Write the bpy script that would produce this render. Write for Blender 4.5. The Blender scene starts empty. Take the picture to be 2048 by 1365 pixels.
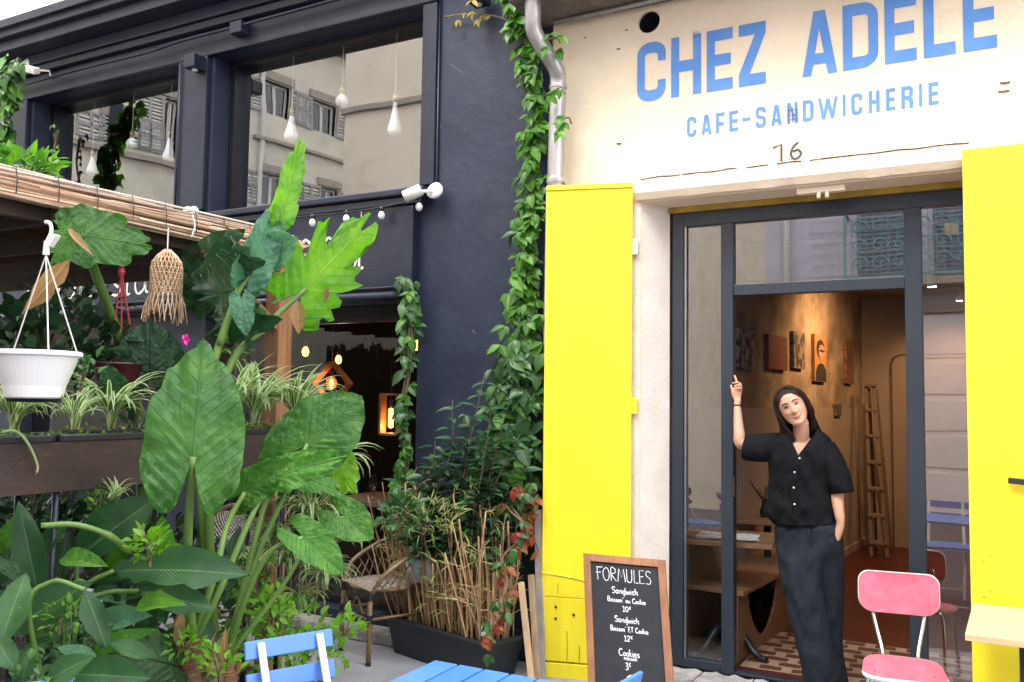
import bpy, bmesh, math, random
from mathutils import Vector, Matrix, noise
rnd = random.Random(7)
SC = bpy.context.scene
COL = SC.collection
PI = math.pi
# ------------------------------------------------------------------ camera
F = 1750.0
YAW, PITCH, ROLL = math.radians(28.3), math.radians(3.8), math.radians(0.83)
EYE = Vector((0, 0, 1.7))
_f = Vector((-math.sin(YAW)*math.cos(PITCH), math.cos(YAW)*math.cos(PITCH), math.sin(PITCH)))
_r0 = Vector((math.cos(YAW), math.sin(YAW), 0)); _u0 = _r0.cross(_f)
_r = _r0*math.cos(ROLL) + _u0*math.sin(ROLL); _u = -_r0*math.sin(ROLL) + _u0*math.cos(ROLL)
cam = bpy.data.objects.new('camera', bpy.data.cameras.new('camera'))
COL.objects.link(cam); SC.camera = cam
cam.matrix_world = Matrix(((_r.x, _u.x, -_f.x, EYE.x), (_r.y, _u.y, -_f.y, EYE.y), (_r.z, _u.z, -_f.z, EYE.z), (0, 0, 0, 1)))
cam.data.sensor_width = 36; cam.data.lens = F/2048*36
cam.data.clip_start = 0.05; cam.data.clip_end = 500

def P(px, py, **k):
    """point of the place seen at (px,py) of the photograph, on a plane x=, y=, z= or at distance d="""
    d = _f + _r*((px-1024)/F) + _u*((682.5-py)/F)
    a, v = list(k.items())[0]
    t = v if a == 'd' else (v - EYE['xyz'.index(a)])/d['xyz'.index(a)]
    return EYE + d*t
# ------------------------------------------------------------------ world and sun
W = bpy.data.worlds.new('World'); SC.world = W; W.use_nodes = True
nt = W.node_tree; nt.nodes.clear()
sky = nt.nodes.new('ShaderNodeTexSky'); sky.sky_type = 'NISHITA'; sky.sun_disc = False
SUN_EL, SUN_ROT = math.radians(52), math.radians(200)
sky.sun_elevation = SUN_EL; sky.sun_rotation = SUN_ROT; sky.air_density = 1.0; sky.dust_density = 2.0
mx = nt.nodes.new('ShaderNodeMixRGB'); mx.inputs['Fac'].default_value = 0.72
mx.inputs['Color2'].default_value = (12.3, 12.1, 11.9, 1)
tc = nt.nodes.new('ShaderNodeTexCoord'); nz = nt.nodes.new('ShaderNodeTexNoise'); nz.inputs['Scale'].default_value = 2.0
mr = nt.nodes.new('ShaderNodeMapRange'); mr.inputs['To Min'].default_value = .66; mr.inputs['To Max'].default_value = .86
nt.links.new(tc.outputs['Generated'], nz.inputs['Vector']); nt.links.new(nz.outputs['Fac'], mr.inputs['Value'])
nt.links.new(mr.outputs['Result'], mx.inputs['Fac'])
bg = nt.nodes.new('ShaderNodeBackground'); bg.inputs['Strength'].default_value = 0.15
wo = nt.nodes.new('ShaderNodeOutputWorld')
nt.links.new(sky.outputs['Color'], mx.inputs['Color1']); nt.links.new(mx.outputs['Color'], bg.inputs['Color'])
nt.links.new(bg.outputs[0], wo.inputs['Surface'])
sun = bpy.data.objects.new('sun', bpy.data.lights.new('sun', 'SUN')); COL.objects.link(sun)
sun.data.energy = 1.1; sun.data.angle = math.radians(25); sun.data.color = (1, .96, .9)
# direction to the sun; sky rotation is measured the same way
_az = SUN_ROT; _sd = Vector((math.sin(_az)*math.cos(SUN_EL), math.cos(_az)*math.cos(SUN_EL), math.sin(SUN_EL)))
sun.rotation_euler = _sd.to_track_quat('Z', 'Y').to_euler()
SC.view_settings.view_transform = 'Standard'; SC.view_settings.look = 'None'
SC.view_settings.exposure = 1.85; SC.view_settings.gamma = 1.0; SC.view_settings.use_curve_mapping = False
# ------------------------------------------------------------------ materials
def lnk(t, a, b): t.links.new(a, b)
def mat(name, c1, c2=None, scale=8.0, rough=.6, bump=0.0, bscale=60.0, metal=0.0, detail=6.0, rnd_amt=0.0, spec=.5,
        c3=None, stain=0.0, sscale=1.5, stretch=(1, 1, 1), coat=0.0, contrast=(.35, .65)):
    m = bpy.data.materials.new(name); m.use_nodes = True; t = m.node_tree; b = t.nodes['Principled BSDF']
    b.inputs['Roughness'].default_value = rough; b.inputs['Metallic'].default_value = metal
    b.inputs['Specular IOR Level'].default_value = spec; b.inputs['Coat Weight'].default_value = coat
    c2 = c2 or tuple(c*.8 for c in c1)
    tc = t.nodes.new('ShaderNodeTexCoord'); mp = t.nodes.new('ShaderNodeMapping'); mp.inputs['Scale'].default_value = stretch
    oi = t.nodes.new('ShaderNodeObjectInfo')
    add = t.nodes.new('ShaderNodeVectorMath'); add.operation = 'ADD'
    sc = t.nodes.new('ShaderNodeVectorMath'); sc.operation = 'SCALE'; sc.inputs['Scale'].default_value = 1.0
    cmb = t.nodes.new('ShaderNodeMath'); cmb.operation = 'MULTIPLY'; cmb.inputs[1].default_value = 37.0
    lnk(t, oi.outputs['Random'], cmb.inputs[0])
    lnk(t, tc.outputs['Object'], mp.inputs['Vector']); lnk(t, mp.outputs[0], add.inputs[0]); lnk(t, cmb.outputs[0], add.inputs[1])
    n = t.nodes.new('ShaderNodeTexNoise'); n.inputs['Scale'].default_value = scale; n.inputs['Detail'].default_value = detail
    lnk(t, add.outputs[0], n.inputs['Vector'])
    r = t.nodes.new('ShaderNodeValToRGB'); r.color_ramp.elements[0].position = contrast[0]; r.color_ramp.elements[1].position = contrast[1]
    r.color_ramp.elements[0].color = (*c1, 1); r.color_ramp.elements[1].color = (*c2, 1)
    lnk(t, n.outputs['Fac'], r.inputs['Fac']); out = r.outputs['Color']
    if c3 or stain:
        n2 = t.nodes.new('ShaderNodeTexNoise'); n2.inputs['Scale'].default_value = sscale; n2.inputs['Detail'].default_value = 8; n2.inputs['Roughness'].default_value = .7
        lnk(t, add.outputs[0], n2.inputs['Vector'])
        r2 = t.nodes.new('ShaderNodeValToRGB'); r2.color_ramp.elements[0].position = .52; r2.color_ramp.elements[1].position = .72
        r2.color_ramp.elements[0].color = (0, 0, 0, 1); r2.color_ramp.elements[1].color = (stain or 1.0,)*3+(1,)
        lnk(t, n2.outputs['Fac'], r2.inputs['Fac'])
        m2 = t.nodes.new('ShaderNodeMixRGB'); lnk(t, r2.outputs['Color'], m2.inputs['Fac']); lnk(t, out, m2.inputs['Color1'])
        m2.inputs['Color2'].default_value = (*(c3 or tuple(c*.4 for c in c1)), 1); out = m2.outputs['Color']
    if rnd_amt:
        h = t.nodes.new('ShaderNodeHueSaturation'); q = t.nodes.new('ShaderNodeMapRange')
        q.inputs['To Min'].default_value = 1-rnd_amt; q.inputs['To Max'].default_value = 1+rnd_amt
        lnk(t, oi.outputs['Random'], q.inputs['Value']); lnk(t, q.outputs[0], h.inputs['Value']); lnk(t, out, h.inputs['Color']); out = h.outputs['Color']
    lnk(t, out, b.inputs['Base Color'])
    if bump:
        n3 = t.nodes.new('ShaderNodeTexNoise'); n3.inputs['Scale'].default_value = bscale; n3.inputs['Detail'].default_value = 6
        lnk(t, add.outputs[0], n3.inputs['Vector'])
        bu = t.nodes.new('ShaderNodeBump'); bu.inputs['Strength'].default_value = bump; bu.inputs['Distance'].default_value = .02
        lnk(t, n3.outputs['Fac'], bu.inputs['Height']); lnk(t, bu.outputs[0], b.inputs['Normal'])
    return m
def wood(name, c1, c2, rough=.55, axis=2, scale=1.0, rnd_amt=.08):
    st = [14, 14, 14]; st[axis] = .9
    return mat(name, c1, c2, scale=2.2*scale, rough=rough, bump=.15, bscale=4*scale, stretch=tuple(st), rnd_amt=rnd_amt, detail=8)
def emis(name, c, s):
    m = bpy.data.materials.new(name); m.use_nodes = True; b = m.node_tree.nodes['Principled BSDF']
    b.inputs['Base Color'].default_value = (*c, 1); b.inputs['Emission Color'].default_value = (*c, 1); b.inputs['Emission Strength'].default_value = s
    return m
def glassmat(name, tint=(1, 1, 1), ior=1.6, rough=0.0, diffuse=0.0, f0=None):
    m = bpy.data.materials.new(name); m.use_nodes = True; t = m.node_tree; t.nodes.clear()
    o = t.nodes.new('ShaderNodeOutputMaterial'); tr = t.nodes.new('ShaderNodeBsdfTransparent'); tr.inputs[0].default_value = (*tint, 1)
    g = t.nodes.new('ShaderNodeBsdfGlossy'); g.inputs['Roughness'].default_value = rough; g.inputs['Color'].default_value = (1, 1, 1, 1)
    fr = t.nodes.new('ShaderNodeFresnel'); gq = t.nodes.new('ShaderNodeNewGeometry'); iq = t.nodes.new('ShaderNodeMapRange'); iq.inputs['To Min'].default_value = ior; iq.inputs['To Max'].default_value = 1/ior
    lnk(t, gq.outputs['Backfacing'], iq.inputs['Value']); lnk(t, iq.outputs[0], fr.inputs['IOR'])   # a thin pane reflects alike from both sides
    tcg = t.nodes.new('ShaderNodeTexCoord'); nn = t.nodes.new('ShaderNodeTexNoise'); nn.inputs['Scale'].default_value = 1.3; nn.inputs['Detail'].default_value = 1
    bu = t.nodes.new('ShaderNodeBump'); bu.inputs['Strength'].default_value = .05; bu.inputs['Distance'].default_value = .03
    lnk(t, tcg.outputs['Object'], nn.inputs['Vector']); lnk(t, nn.outputs['Fac'], bu.inputs['Height']); lnk(t, bu.outputs[0], g.inputs['Normal'])
    mxs = t.nodes.new('ShaderNodeMixShader'); lnk(t, fr.outputs[0], mxs.inputs[0]); lnk(t, tr.outputs[0], mxs.inputs[1]); lnk(t, g.outputs[0], mxs.inputs[2])
    out = mxs.outputs[0]
    if diffuse:
        df = t.nodes.new('ShaderNodeBsdfDiffuse'); df.inputs[0].default_value = (.8, .82, .85, 1); m2 = t.nodes.new('ShaderNodeMixShader')
        m2.inputs[0].default_value = diffuse; g.inputs['Roughness'].default_value = .12; lnk(t, out, m2.inputs[1]); lnk(t, df.outputs[0], m2.inputs[2]); out = m2.outputs[0]
    lnk(t, out, o.inputs[0]); return m
def leafmat(name, cols, rough=.4, trans=.35, kind='plain', back=None, stripe=None):
    """kind plain | veined (elephant ear) | striped (spider plant). uv: u across 0..1, v along 0..1"""
    m = bpy.data.materials.new(name); m.use_nodes = True; t = m.node_tree; b = t.nodes['Principled BSDF']
    b.inputs['Roughness'].default_value = rough; b.inputs['Specular IOR Level'].default_value = .4
    oi = t.nodes.new('ShaderNodeObjectInfo'); tc = t.nodes.new('ShaderNodeTexCoord'); geo = t.nodes.new('ShaderNodeNewGeometry')
    r = t.nodes.new('ShaderNodeValToRGB'); el = r.color_ramp.elements
    while len(el) < len(cols): el.new(.5)
    for i, c in enumerate(cols): el[i].position = i/max(1, len(cols)-1); el[i].color = (*c, 1)
    n = t.nodes.new('ShaderNodeTexNoise'); n.inputs['Scale'].default_value = 9; n.inputs['Detail'].default_value = 5
    lnk(t, tc.outputs['Object'], n.inputs['Vector'])
    a = t.nodes.new('ShaderNodeMath'); a.operation = 'MULTIPLY_ADD'; lnk(t, n.outputs['Fac'], a.inputs[0]); a.inputs[1].default_value = .5
    src = oi.outputs['Random'] if not kind.startswith('island') else geo.outputs['Random Per Island']
    lnk(t, src, a.inputs[2]); a2 = t.nodes.new('ShaderNodeMath'); a2.operation = 'SUBTRACT'; lnk(t, a.outputs[0], a2.inputs[0]); a2.inputs[1].default_value = .25
    lnk(t, a2.outputs[0], r.inputs['Fac']); col = r.outputs['Color']
    uv = t.nodes.new('ShaderNodeUVMap'); sx = t.nodes.new('ShaderNodeSeparateXYZ'); lnk(t, uv.outputs[0], sx.inputs[0])
    def mth(op, x, y=None, z=None, clamp=False):
        k = t.nodes.new('ShaderNodeMath'); k.operation = op; k.use_clamp = clamp
        for i, v in enumerate((x, y, z)):
            if v is None: continue
            if hasattr(v, 'is_linked'): lnk(t, v, k.inputs[i])
            else: k.inputs[i].default_value = v
        return k.outputs[0]
    au = mth('ABSOLUTE', mth('SUBTRACT', sx.outputs['X'], .5))
    if kind.endswith('veined'):
        mid = mth('SUBTRACT', 1.0, mth('MULTIPLY', au, 90.0), clamp=True)
        q = mth('SUBTRACT', sx.outputs['Y'], mth('MULTIPLY', au, .95))
        s = mth('FRACT', mth('MULTIPLY', q, 9.0)); ln = mth('SUBTRACT', 1.0, mth('MULTIPLY', mth('ABSOLUTE', mth('SUBTRACT', s, .5)), 26.0), clamp=True)
        v = mth('MAXIMUM', mth('MULTIPLY', ln, .55), mid)
        mm = t.nodes.new('ShaderNodeMixRGB'); lnk(t, v, mm.inputs['Fac']); lnk(t, col, mm.inputs['Color1']); mm.inputs['Color2'].default_value = (*(stripe or (.16, .30, .09)), 1); col = mm.outputs[0]
        bu = t.nodes.new('ShaderNodeBump'); bu.inputs['Strength'].default_value = .8; bu.inputs['Distance'].default_value = .02; bu.invert = True
        lnk(t, mth('ADD', v, mth('MULTIPLY', n.outputs['Fac'], .8)), bu.inputs['Height']); lnk(t, bu.outputs[0], b.inputs['Normal'])
    elif kind.endswith('striped'):
        v = mth('GREATER_THAN', au, .27)
        mm = t.nodes.new('ShaderNodeMixRGB'); lnk(t, v, mm.inputs['Fac']); lnk(t, col, mm.inputs['Color1']); mm.inputs['Color2'].default_value = (*(stripe or (.45, .5, .3)), 1); col = mm.outputs[0]
    elif kind.endswith('fine'):
        q = mth('SUBTRACT', sx.outputs['Y'], mth('MULTIPLY', au, .5))
        w = mth('SINE', mth('MULTIPLY', q, 190.0)); mid = mth('SUBTRACT', 1.0, mth('MULTIPLY', au, 50.0), clamp=True)
        mm = t.nodes.new('ShaderNodeMixRGB'); lnk(t, mth('MULTIPLY', mid, .8), mm.inputs['Fac']); lnk(t, col, mm.inputs['Color1']); mm.inputs['Color2'].default_value = (.14, .25, .08, 1); col = mm.outputs[0]
        bu = t.nodes.new('ShaderNodeBump'); bu.inputs['Strength'].default_value = .25; bu.inputs['Distance'].default_value = .004
        lnk(t, w, bu.inputs['Height']); lnk(t, bu.outputs[0], b.inputs['Normal'])
    else:
        mid = mth('SUBTRACT', 1.0, mth('MULTIPLY', au, 22.0), clamp=True)
        mm = t.nodes.new('ShaderNodeMixRGB'); lnk(t, mth('MULTIPLY', mid, .45), mm.inputs['Fac']); lnk(t, col, mm.inputs['Color1']); mm.inputs['Color2'].default_value = (*[min(1, c*1.9) for c in cols[-1]], 1); col = mm.outputs[0]
    if kind.endswith('veined') or kind.endswith('fine'):      # dry spots and scorched patches
        n4 = t.nodes.new('ShaderNodeTexNoise'); n4.inputs['Scale'].default_value = 7; n4.inputs['Detail'].default_value = 6; n4.inputs['Roughness'].default_value = .75
        oa = t.nodes.new('ShaderNodeVectorMath'); oa.operation = 'ADD'; lnk(t, tc.outputs['Object'], oa.inputs[0]); lnk(t, mth('MULTIPLY', oi.outputs['Random'], 50.0), oa.inputs[1]); lnk(t, oa.outputs[0], n4.inputs['Vector'])
        sp = mth('MULTIPLY', mth('SUBTRACT', n4.outputs['Fac'], .66), 22.0, clamp=True); m5 = t.nodes.new('ShaderNodeMixRGB'); lnk(t, mth('MULTIPLY', sp, .85), m5.inputs['Fac']); lnk(t, col, m5.inputs['Color1']); m5.inputs['Color2'].default_value = (.22, .17, .06, 1); col = m5.outputs[0]
        n5 = t.nodes.new('ShaderNodeTexNoise'); n5.inputs['Scale'].default_value = 3.5; lnk(t, oa.outputs[0], n5.inputs['Vector']); h5 = t.nodes.new('ShaderNodeHueSaturation'); lnk(t, mth('MULTIPLY_ADD', n5.outputs['Fac'], 1.1, .5), h5.inputs['Value']); lnk(t, mth('MULTIPLY_ADD', n5.outputs['Fac'], -.06, .53), h5.inputs['Hue']); lnk(t, col, h5.inputs['Color']); col = h5.outputs[0]
    lnk(t, col, b.inputs['Base Color'])
    tl = t.nodes.new('ShaderNodeBsdfTranslucent'); hs = t.nodes.new('ShaderNodeHueSaturation'); hs.inputs['Value'].default_value = 1.7; hs.inputs['Saturation'].default_value = 1.1
    lnk(t, col, hs.inputs['Color']); lnk(t, hs.outputs[0], tl.inputs[0])
    ms = t.nodes.new('ShaderNodeMixShader'); ms.inputs[0].default_value = trans; o = t.nodes['Material Output']
    lnk(t, b.outputs[0], ms.inputs[1]); lnk(t, tl.outputs[0], ms.inputs[2]); lnk(t, ms.outputs[0], o.inputs[0])
    return m
# ------------------------------------------------------------------ mesh helpers
class MB:
    def __init__(s): s.v = []; s.f = []; s.uv = []
    def add(s, vs, fs, uvs=None):
        b = len(s.v); s.v += [tuple(v) for v in vs]; s.f += [tuple(b+i for i in f) for f in fs]
        s.uv += list(uvs) if uvs else [(.5, .5)]*len(vs); return s
    def box(s, x0, x1, y0, y1, z0, z1):
        return s.add([(x0, y0, z0), (x1, y0, z0), (x1, y1, z0), (x0, y1, z0), (x0, y0, z1), (x1, y0, z1), (x1, y1, z1), (x0, y1, z1)],
                     [(0, 3, 2, 1), (4, 5, 6, 7), (0, 1, 5, 4), (1, 2, 6, 5), (2, 3, 7, 6), (3, 0, 4, 7)])
    def bar(s, a, b, w, h, up=(0, 0, 1)):
        a, b = Vector(a), Vector(b); d = (b-a).normalized(); up = Vector(up)
        x = d.cross(up)
        if x.length < 1e-4: x = d.cross(Vector((0, 1, 0)))
        x.normalize(); y = x.cross(d); vs = []
        for p in (a, b):
            for i, j in ((-1, -1), (1, -1), (1, 1), (-1, 1)): vs.append(p + x*(w/2*i) + y*(h/2*j))
        return s.add(vs, [(0, 1, 2, 3), (7, 6, 5, 4), (0, 4, 5, 1), (1, 5, 6, 2), (2, 6, 7, 3), (3, 7, 4, 0)])
    def tube(s, pts, r, n=8, cap=True):
        pts = [Vector(p) for p in pts]; rs = r if isinstance(r, (list, tuple)) else [r]*len(pts)
        up = Vector((0, 0, 1)); vs = []; us = []; prev = None
        for i, p in enumerate(pts):
            t = (pts[min(i+1, len(pts)-1)] - pts[max(i-1, 0)])
            t = t.normalized() if t.length > 1e-9 else Vector((0, 0, 1))
            if prev is None:
                x = t.cross(up)
                if x.length < .05: x = t.cross(Vector((1, 0, 0)))
            else: x = prev - t*prev.dot(t)
            x.normalize(); prev = x; y = t.cross(x)
            for k in range(n):
                a = 2*PI*k/n; vs.append(p + (x*math.cos(a) + y*math.sin(a))*rs[i]); us.append((k/n, i/(len(pts)-1 or 1)))
        fs = [(i*n+k, i*n+(k+1) % n, (i+1)*n+(k+1) % n, (i+1)*n+k) for i in range(len(pts)-1) for k in range(n)]
        if cap: fs += [tuple(range(n))[::-1], tuple((len(pts)-1)*n+k for k in range(n))]
        return s.add(vs, fs, us)
    def lathe(s, prof, c=(0, 0, 0), n=24, sx=1, sy=1):
        c = Vector(c); vs = []; fs = []
        for (r, z) in prof:
            for k in range(n): a = 2*PI*k/n; vs.append(c + Vector((math.cos(a)*r*sx, math.sin(a)*r*sy, z)))
        for i in range(len(prof)-1):
            for k in range(n): fs.append((i*n+k, i*n+(k+1) % n, (i+1)*n+(k+1) % n, (i+1)*n+k))
        return s.add(vs, fs)
    def loft(s, rings, close=True, cap=True):
        n = len(rings[0]); vs = [v for r in rings for v in r]; fs = []
        for i in range(len(rings)-1):
            for k in range(n if close else n-1): fs.append((i*n+k, i*n+(k+1) % n, (i+1)*n+(k+1) % n, (i+1)*n+k))
        if cap and close: fs += [tuple(range(n))[::-1], tuple((len(rings)-1)*n+k for k in range(n))]
        return s.add(vs, fs)
    def prism(s, poly, a, b, m=None):
        """poly 2d points, extruded between w=a and w=b; m maps (u,v,w)->point"""
        m = m or (lambda u, v, w: (u, w, v)); n = len(poly)
        return s.add([m(u, v, a) for u, v in poly]+[m(u, v, b) for u, v in poly],
                     [tuple(range(n)), tuple(range(2*n-1, n-1, -1))]+[(i, i+n, (i+1) % n+n, (i+1) % n) for i in range(n)])
    def mesh(s, name, smooth=False):
        me = bpy.data.meshes.new(name); me.from_pydata(s.v, [], s.f)
        if s.f:
            l = me.uv_layers.new(name='UVMap'); idx = [0]*len(me.loops); me.loops.foreach_get('vertex_index', idx)
            l.data.foreach_set('uv', [c for i in idx for c in s.uv[i]])
        if smooth: me.shade_smooth()
        me.update(); return me
    def obj(s, name, m, parent=None, smooth=False, bevel=0, fix=True, seg=2):
        me = s.mesh(name, smooth)
        if fix:
            bm = bmesh.new(); bm.from_mesh(me); bmesh.ops.recalc_face_normals(bm, faces=bm.faces); bm.to_mesh(me); bm.free()
        return link(name, me, m, parent, bevel, seg)
def link(name, me, m, parent=None, bevel=0, seg=2):
    o = bpy.data.objects.new(name, me); COL.objects.link(o)
    if m is not None and not len(me.materials): me.materials.append(m)
    if parent: o.parent = parent; 
    if parent: o.matrix_parent_inverse = Matrix.Translation(parent.location).inverted() if parent.rotation_euler.z == 0 and parent.parent is None else Matrix()
    if bevel:
        b = o.modifiers.new('bevel', 'BEVEL'); b.width = bevel; b.segments = seg; b.limit_method = 'ANGLE'; b.angle_limit = .6
    return o
def thing(name, label, cat, loc=(0, 0, 0), group=None):
    o = bpy.data.objects.new(name, None); COL.objects.link(o); o.location = loc; o.empty_display_size = .1
    return tag(o, label, cat, group)
def tag(o, label, cat, group=None):
    o['label'] = label; o['category'] = cat
    if group: o['group'] = group
    return o
def structure(o): o['kind'] = 'structure'; return o
def stuff(o): o['kind'] = 'stuff'; return o
def box(name, m, x0, x1, y0, y1, z0, z1, parent=None, bevel=0): return MB().box(x0, x1, y0, y1, z0, z1).obj(name, m, parent, bevel=bevel)
def curve3(pts, n=8):
    """Catmull-Rom through points"""
    pts = [Vector(p) for p in pts]; q = [pts[0]*2-pts[1]]+pts+[pts[-1]*2-pts[-2]]; out = []
    for i in range(1, len(q)-2):
        for k in range(n):
            t = k/n; a, b, c, d = q[i-1], q[i], q[i+1], q[i+2]
            out.append(.5*((2*b)+(c-a)*t+(2*a-5*b+4*c-d)*t*t+(3*b-a-3*c+d)*t**3))
    out.append(pts[-1]); return out
def lerp(a, b, t): return a+(b-a)*t
# materials used by several things
M = {}
M['cream'] = mat('cream_render', (.78, .66, .50), (.84, .72, .56), 3, .85, .22, 40, c3=(.64, .50, .36), stain=.4, sscale=1.1)
M['reveal'] = mat('white_plaster', (.66, .60, .54), (.76, .70, .64), 5, .85, .3, 40, c3=(.45, .36, .28), stain=.3, sscale=2.5)
M['black_wall'] = mat('blue_black_paint', (.014, .020, .041), (.022, .030, .056), 3, .5, .22, 14, spec=.35, c3=(.045, .05, .075), stain=.45, sscale=2.2)
M['black_trim'] = mat('blue_black_gloss', (.010, .014, .028), (.017, .022, .041), 5, .35, .10, 60, spec=.4, c3=(.035, .038, .055), stain=.3)
M['black_deep'] = mat('dark_frame_paint', (.005, .005, .008), (.008, .008, .012), 5, .4, .05, 60)
M['yellow'] = mat('yellow_paint', (.86, .75, .022), (.80, .68, .018), 4, .42, .10, 30, c3=(.62, .48, .03), stain=.28, sscale=1.6, stretch=(3, 3, .4))
M['blue'] = mat('blue_enamel', (.055, .18, .56), (.07, .21, .62), 6, .35, .04, 60)
M['sign_blue'] = mat('sign_blue_paint', (.085, .24, .60), (.115, .28, .65), 7, .7, .1, 90)
M['anth'] = mat('anthracite_aluminium', (.016, .024, .036), (.021, .029, .042), 3, .38, .02, 120)
M['white_plastic'] = mat('white_plastic', (.78, .78, .78), (.72, .72, .72), 4, .35, .02, 60)
M['white_paint'] = mat('white_painted_steel', (.75, .75, .74), (.7, .7, .7), 4, .35)
M['zinc'] = mat('zinc', (.50, .49, .50), (.34, .33, .34), 4, .38, .05, 30, metal=.6, stretch=(3, 3, 1))
M['blk_plastic'] = mat('black_plastic', (.007, .010, .017), (.011, .014, .022), 8, .45, .08, 80)
M['blk'] = mat('black_metal', (.015, .015, .018), (.02, .02, .024), 8, .4)
M['timber'] = wood('orange_timber', (.32, .16, .08), (.20, .09, .042))
M['glass'] = glassmat('window_glass', (.86, .88, .88), 2.9)
M['glass2'] = glassmat('restaurant_glass', (.80, .82, .84), 1.45)
M['glass3'] = glassmat('shop_glass', (.80, .82, .84), 2.5)
M['pendglass'] = mat('sky_white_pendant_glass', (.86, .88, .9), (.8, .82, .84), 6, .12, spec=.9); M['pendglass'].node_tree.nodes['Principled BSDF'].inputs['Alpha'].default_value = .82  # white base stands in for the sky mirrored in clear glass
M['bulbglass'] = glassmat('bulb_glass', (.9, .92, .95), 2.4, diffuse=.8)  # white diffuse share stands in for reflections on the clear glass
M['stem'] = mat('green_stem', (.08, .17, .03), (.13, .23, .05), 6, .45, .03, 40, stretch=(1, 1, .3))
M['bark'] = mat('twig_bark', (.12, .075, .045), (.2, .14, .09), 20, .8, .3, 60)
# ================================================================== SETTING
YW = 5.10                                     # street face of both buildings
structure(MB().add([(-70, -60, 0), (60, -60, 0), (60, 70, 0), (-70, 70, 0)], [(0, 1, 2, 3)]).obj('street',
    mat('street_asphalt', (.055, .056, .062), (.10, .10, .11), 30, .9, .4, 80, c3=(.04, .04, .045), stain=.5, sscale=.8), fix=False))
conc = mat('pale_concrete', (.26, .27, .30), (.36, .36, .39), 5, .85, .35, 70, c3=(.17, .17, .18), stain=.5, sscale=2.5)
pv = structure(box('pavement', conc, -9, 3, 3.9, 5.35, 0, .02))
structure(MB().box(-5.6, -2.9, 1.2, 3.95, .021, .10).obj('planting_bed', mat('dark_bed_soil', (.018, .013, .010), (.035, .026, .018), 18, .95, .9, 40)))
kerb = mat('old_stone', (.40, .38, .36), (.24, .23, .22), 9, .9, .8, 30, c3=(.12, .115, .11), stain=.6, sscale=5)
step = structure(bpy.data.objects.new('doorstep', None)); COL.objects.link(step)
x = -1.86
while x < -.0:                                # rough stone step pieces under the shop front
    w = rnd.uniform(.28, .46); w = min(w, .02-x)
    g = MB(); nx, ny = 8, 4; top = []
    for j in range(ny+1):
        for i in range(nx+1):
            u, v = i/nx, j/ny; top.append((x+.004+(w-.008)*u, 5.0+.33*v-(.03*noise.noise(Vector((x+u*3, 1, 0))) if j == 0 else 0), .075+.014*noise.noise(Vector((x*9+u*5, v*4, 2)))-(.02 if j == 0 else 0)))
    bot = [(p[0], p[1], 0) for p in top]; k = len(top); W_ = nx+1
    fs = [(j*W_+i, j*W_+i+1, (j+1)*W_+i+1, (j+1)*W_+i) for j in range(ny) for i in range(nx)]
    fs += [(i+1, i, k+i, k+i+1) for i in range(nx)] + [(j*W_, (j+1)*W_, k+(j+1)*W_, k+j*W_) for j in range(ny)] + [((j+1)*W_+nx, j*W_+nx, k+j*W_+nx, k+(j+1)*W_+nx) for j in range(ny)]
    g.add(top+bot, fs).obj('stone', kerb, step); x += w
structure(box('kerb', kerb, -6.2, -3.0, 4.93, 5.0995, .021, .10, bevel=.012))

# ------------------------------------------------------------------ black restaurant building
bb = thing('black_restaurant', 'blue black painted restaurant building with big upper windows and a dark glazed ground floor', 'building', (-5.5, 5.1, 0))
BX1 = -2.47
wl = MB()
# wall pieces round the openings
def wall(x0, x1, z0, z1, y0=YW, y1=YW+.35): wl.box(x0, x1, y0, y1, z0, z1)
wall(-3.5, BX1, 0, 5.0); wall(-12.5, -8.03, 0, 5.0); wall(-6.02, -5.60, 0, 5.0)
wall(-8.03, -6.02, 4.52, 5.0); wall(-5.60, -3.5, 4.52, 5.0)
wall(-8.03, -6.02, 2.38, 3.2); wall(-5.60, -3.5, 2.38, 3.2)
wall(-8.03, -6.02, 0, .16); wall(-5.60, -3.5, 0, .16)
wl.obj('wall', M['black_wall'], bb)
for n, y0, z0, z1 in (('cornice', 4.74, 5.0, 5.11), ('cornice_moulding', 4.80, 4.90, 5.0), ('cornice_moulding', 4.97, 4.80, 4.90), ('cornice_moulding', 5.0, 4.735, 4.80)):
    box(n, M['black_trim'], -12.5, -2.75 if y0 < 5 else -3.3, y0, YW-.0005, z0+.001, z1, bb, bevel=.008)
box('gutter_lip', M['black_trim'], -12.5, -2.75, 4.70, 4.739, 5.07, 5.15, bb, bevel=.006)
r_ = MB(); x = -12.5
while x < -2.8: r_.box(x, x+.19, 4.76, 5.3, 5.112, 5.135+rnd.uniform(0, .02)); x += .2
stuff(r_.obj('roof_edge', mat('dark_roofing', (.05, .05, .06), (.08, .08, .09), 12, .8, .3), bb))
box('beam', M['black_trim'], -8.4, -3.36, 5.05, YW-.001, 4.52, 4.734, bb, bevel=.01)
box('pilaster', M['black_trim'], -5.98, -5.64, 5.045, YW-.001, 3.22, 4.518, bb, bevel=.008)
box('pilaster', M['black_trim'], -8.35, -8.07, 5.045, YW-.001, 3.22, 4.518, bb, bevel=.008)
box('pilaster', M['black_trim'], -3.49, -3.37, 5.06, YW-.001, 3.2, 4.518, bb, bevel=.006)
box('window_sill', M['black_trim'], -8.4, -3.40, 4.97, YW-.001, 3.12, 3.175, bb, bevel=.012)
box('window_sill', M['black_trim'], -8.4, -3.43, 5.0, YW-.001, 3.06, 3.118, bb, bevel=.008)
box('fascia_panel', M['black_trim'], -8.9, -3.55, 5.02, YW-.001, 2.46, 3.058, bb, bevel=.004)
box('panel_edge', M['black_trim'], -3.548, -3.50, 5.01, YW-.001, 2.40, 3.05, bb, bevel=.006)
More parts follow.
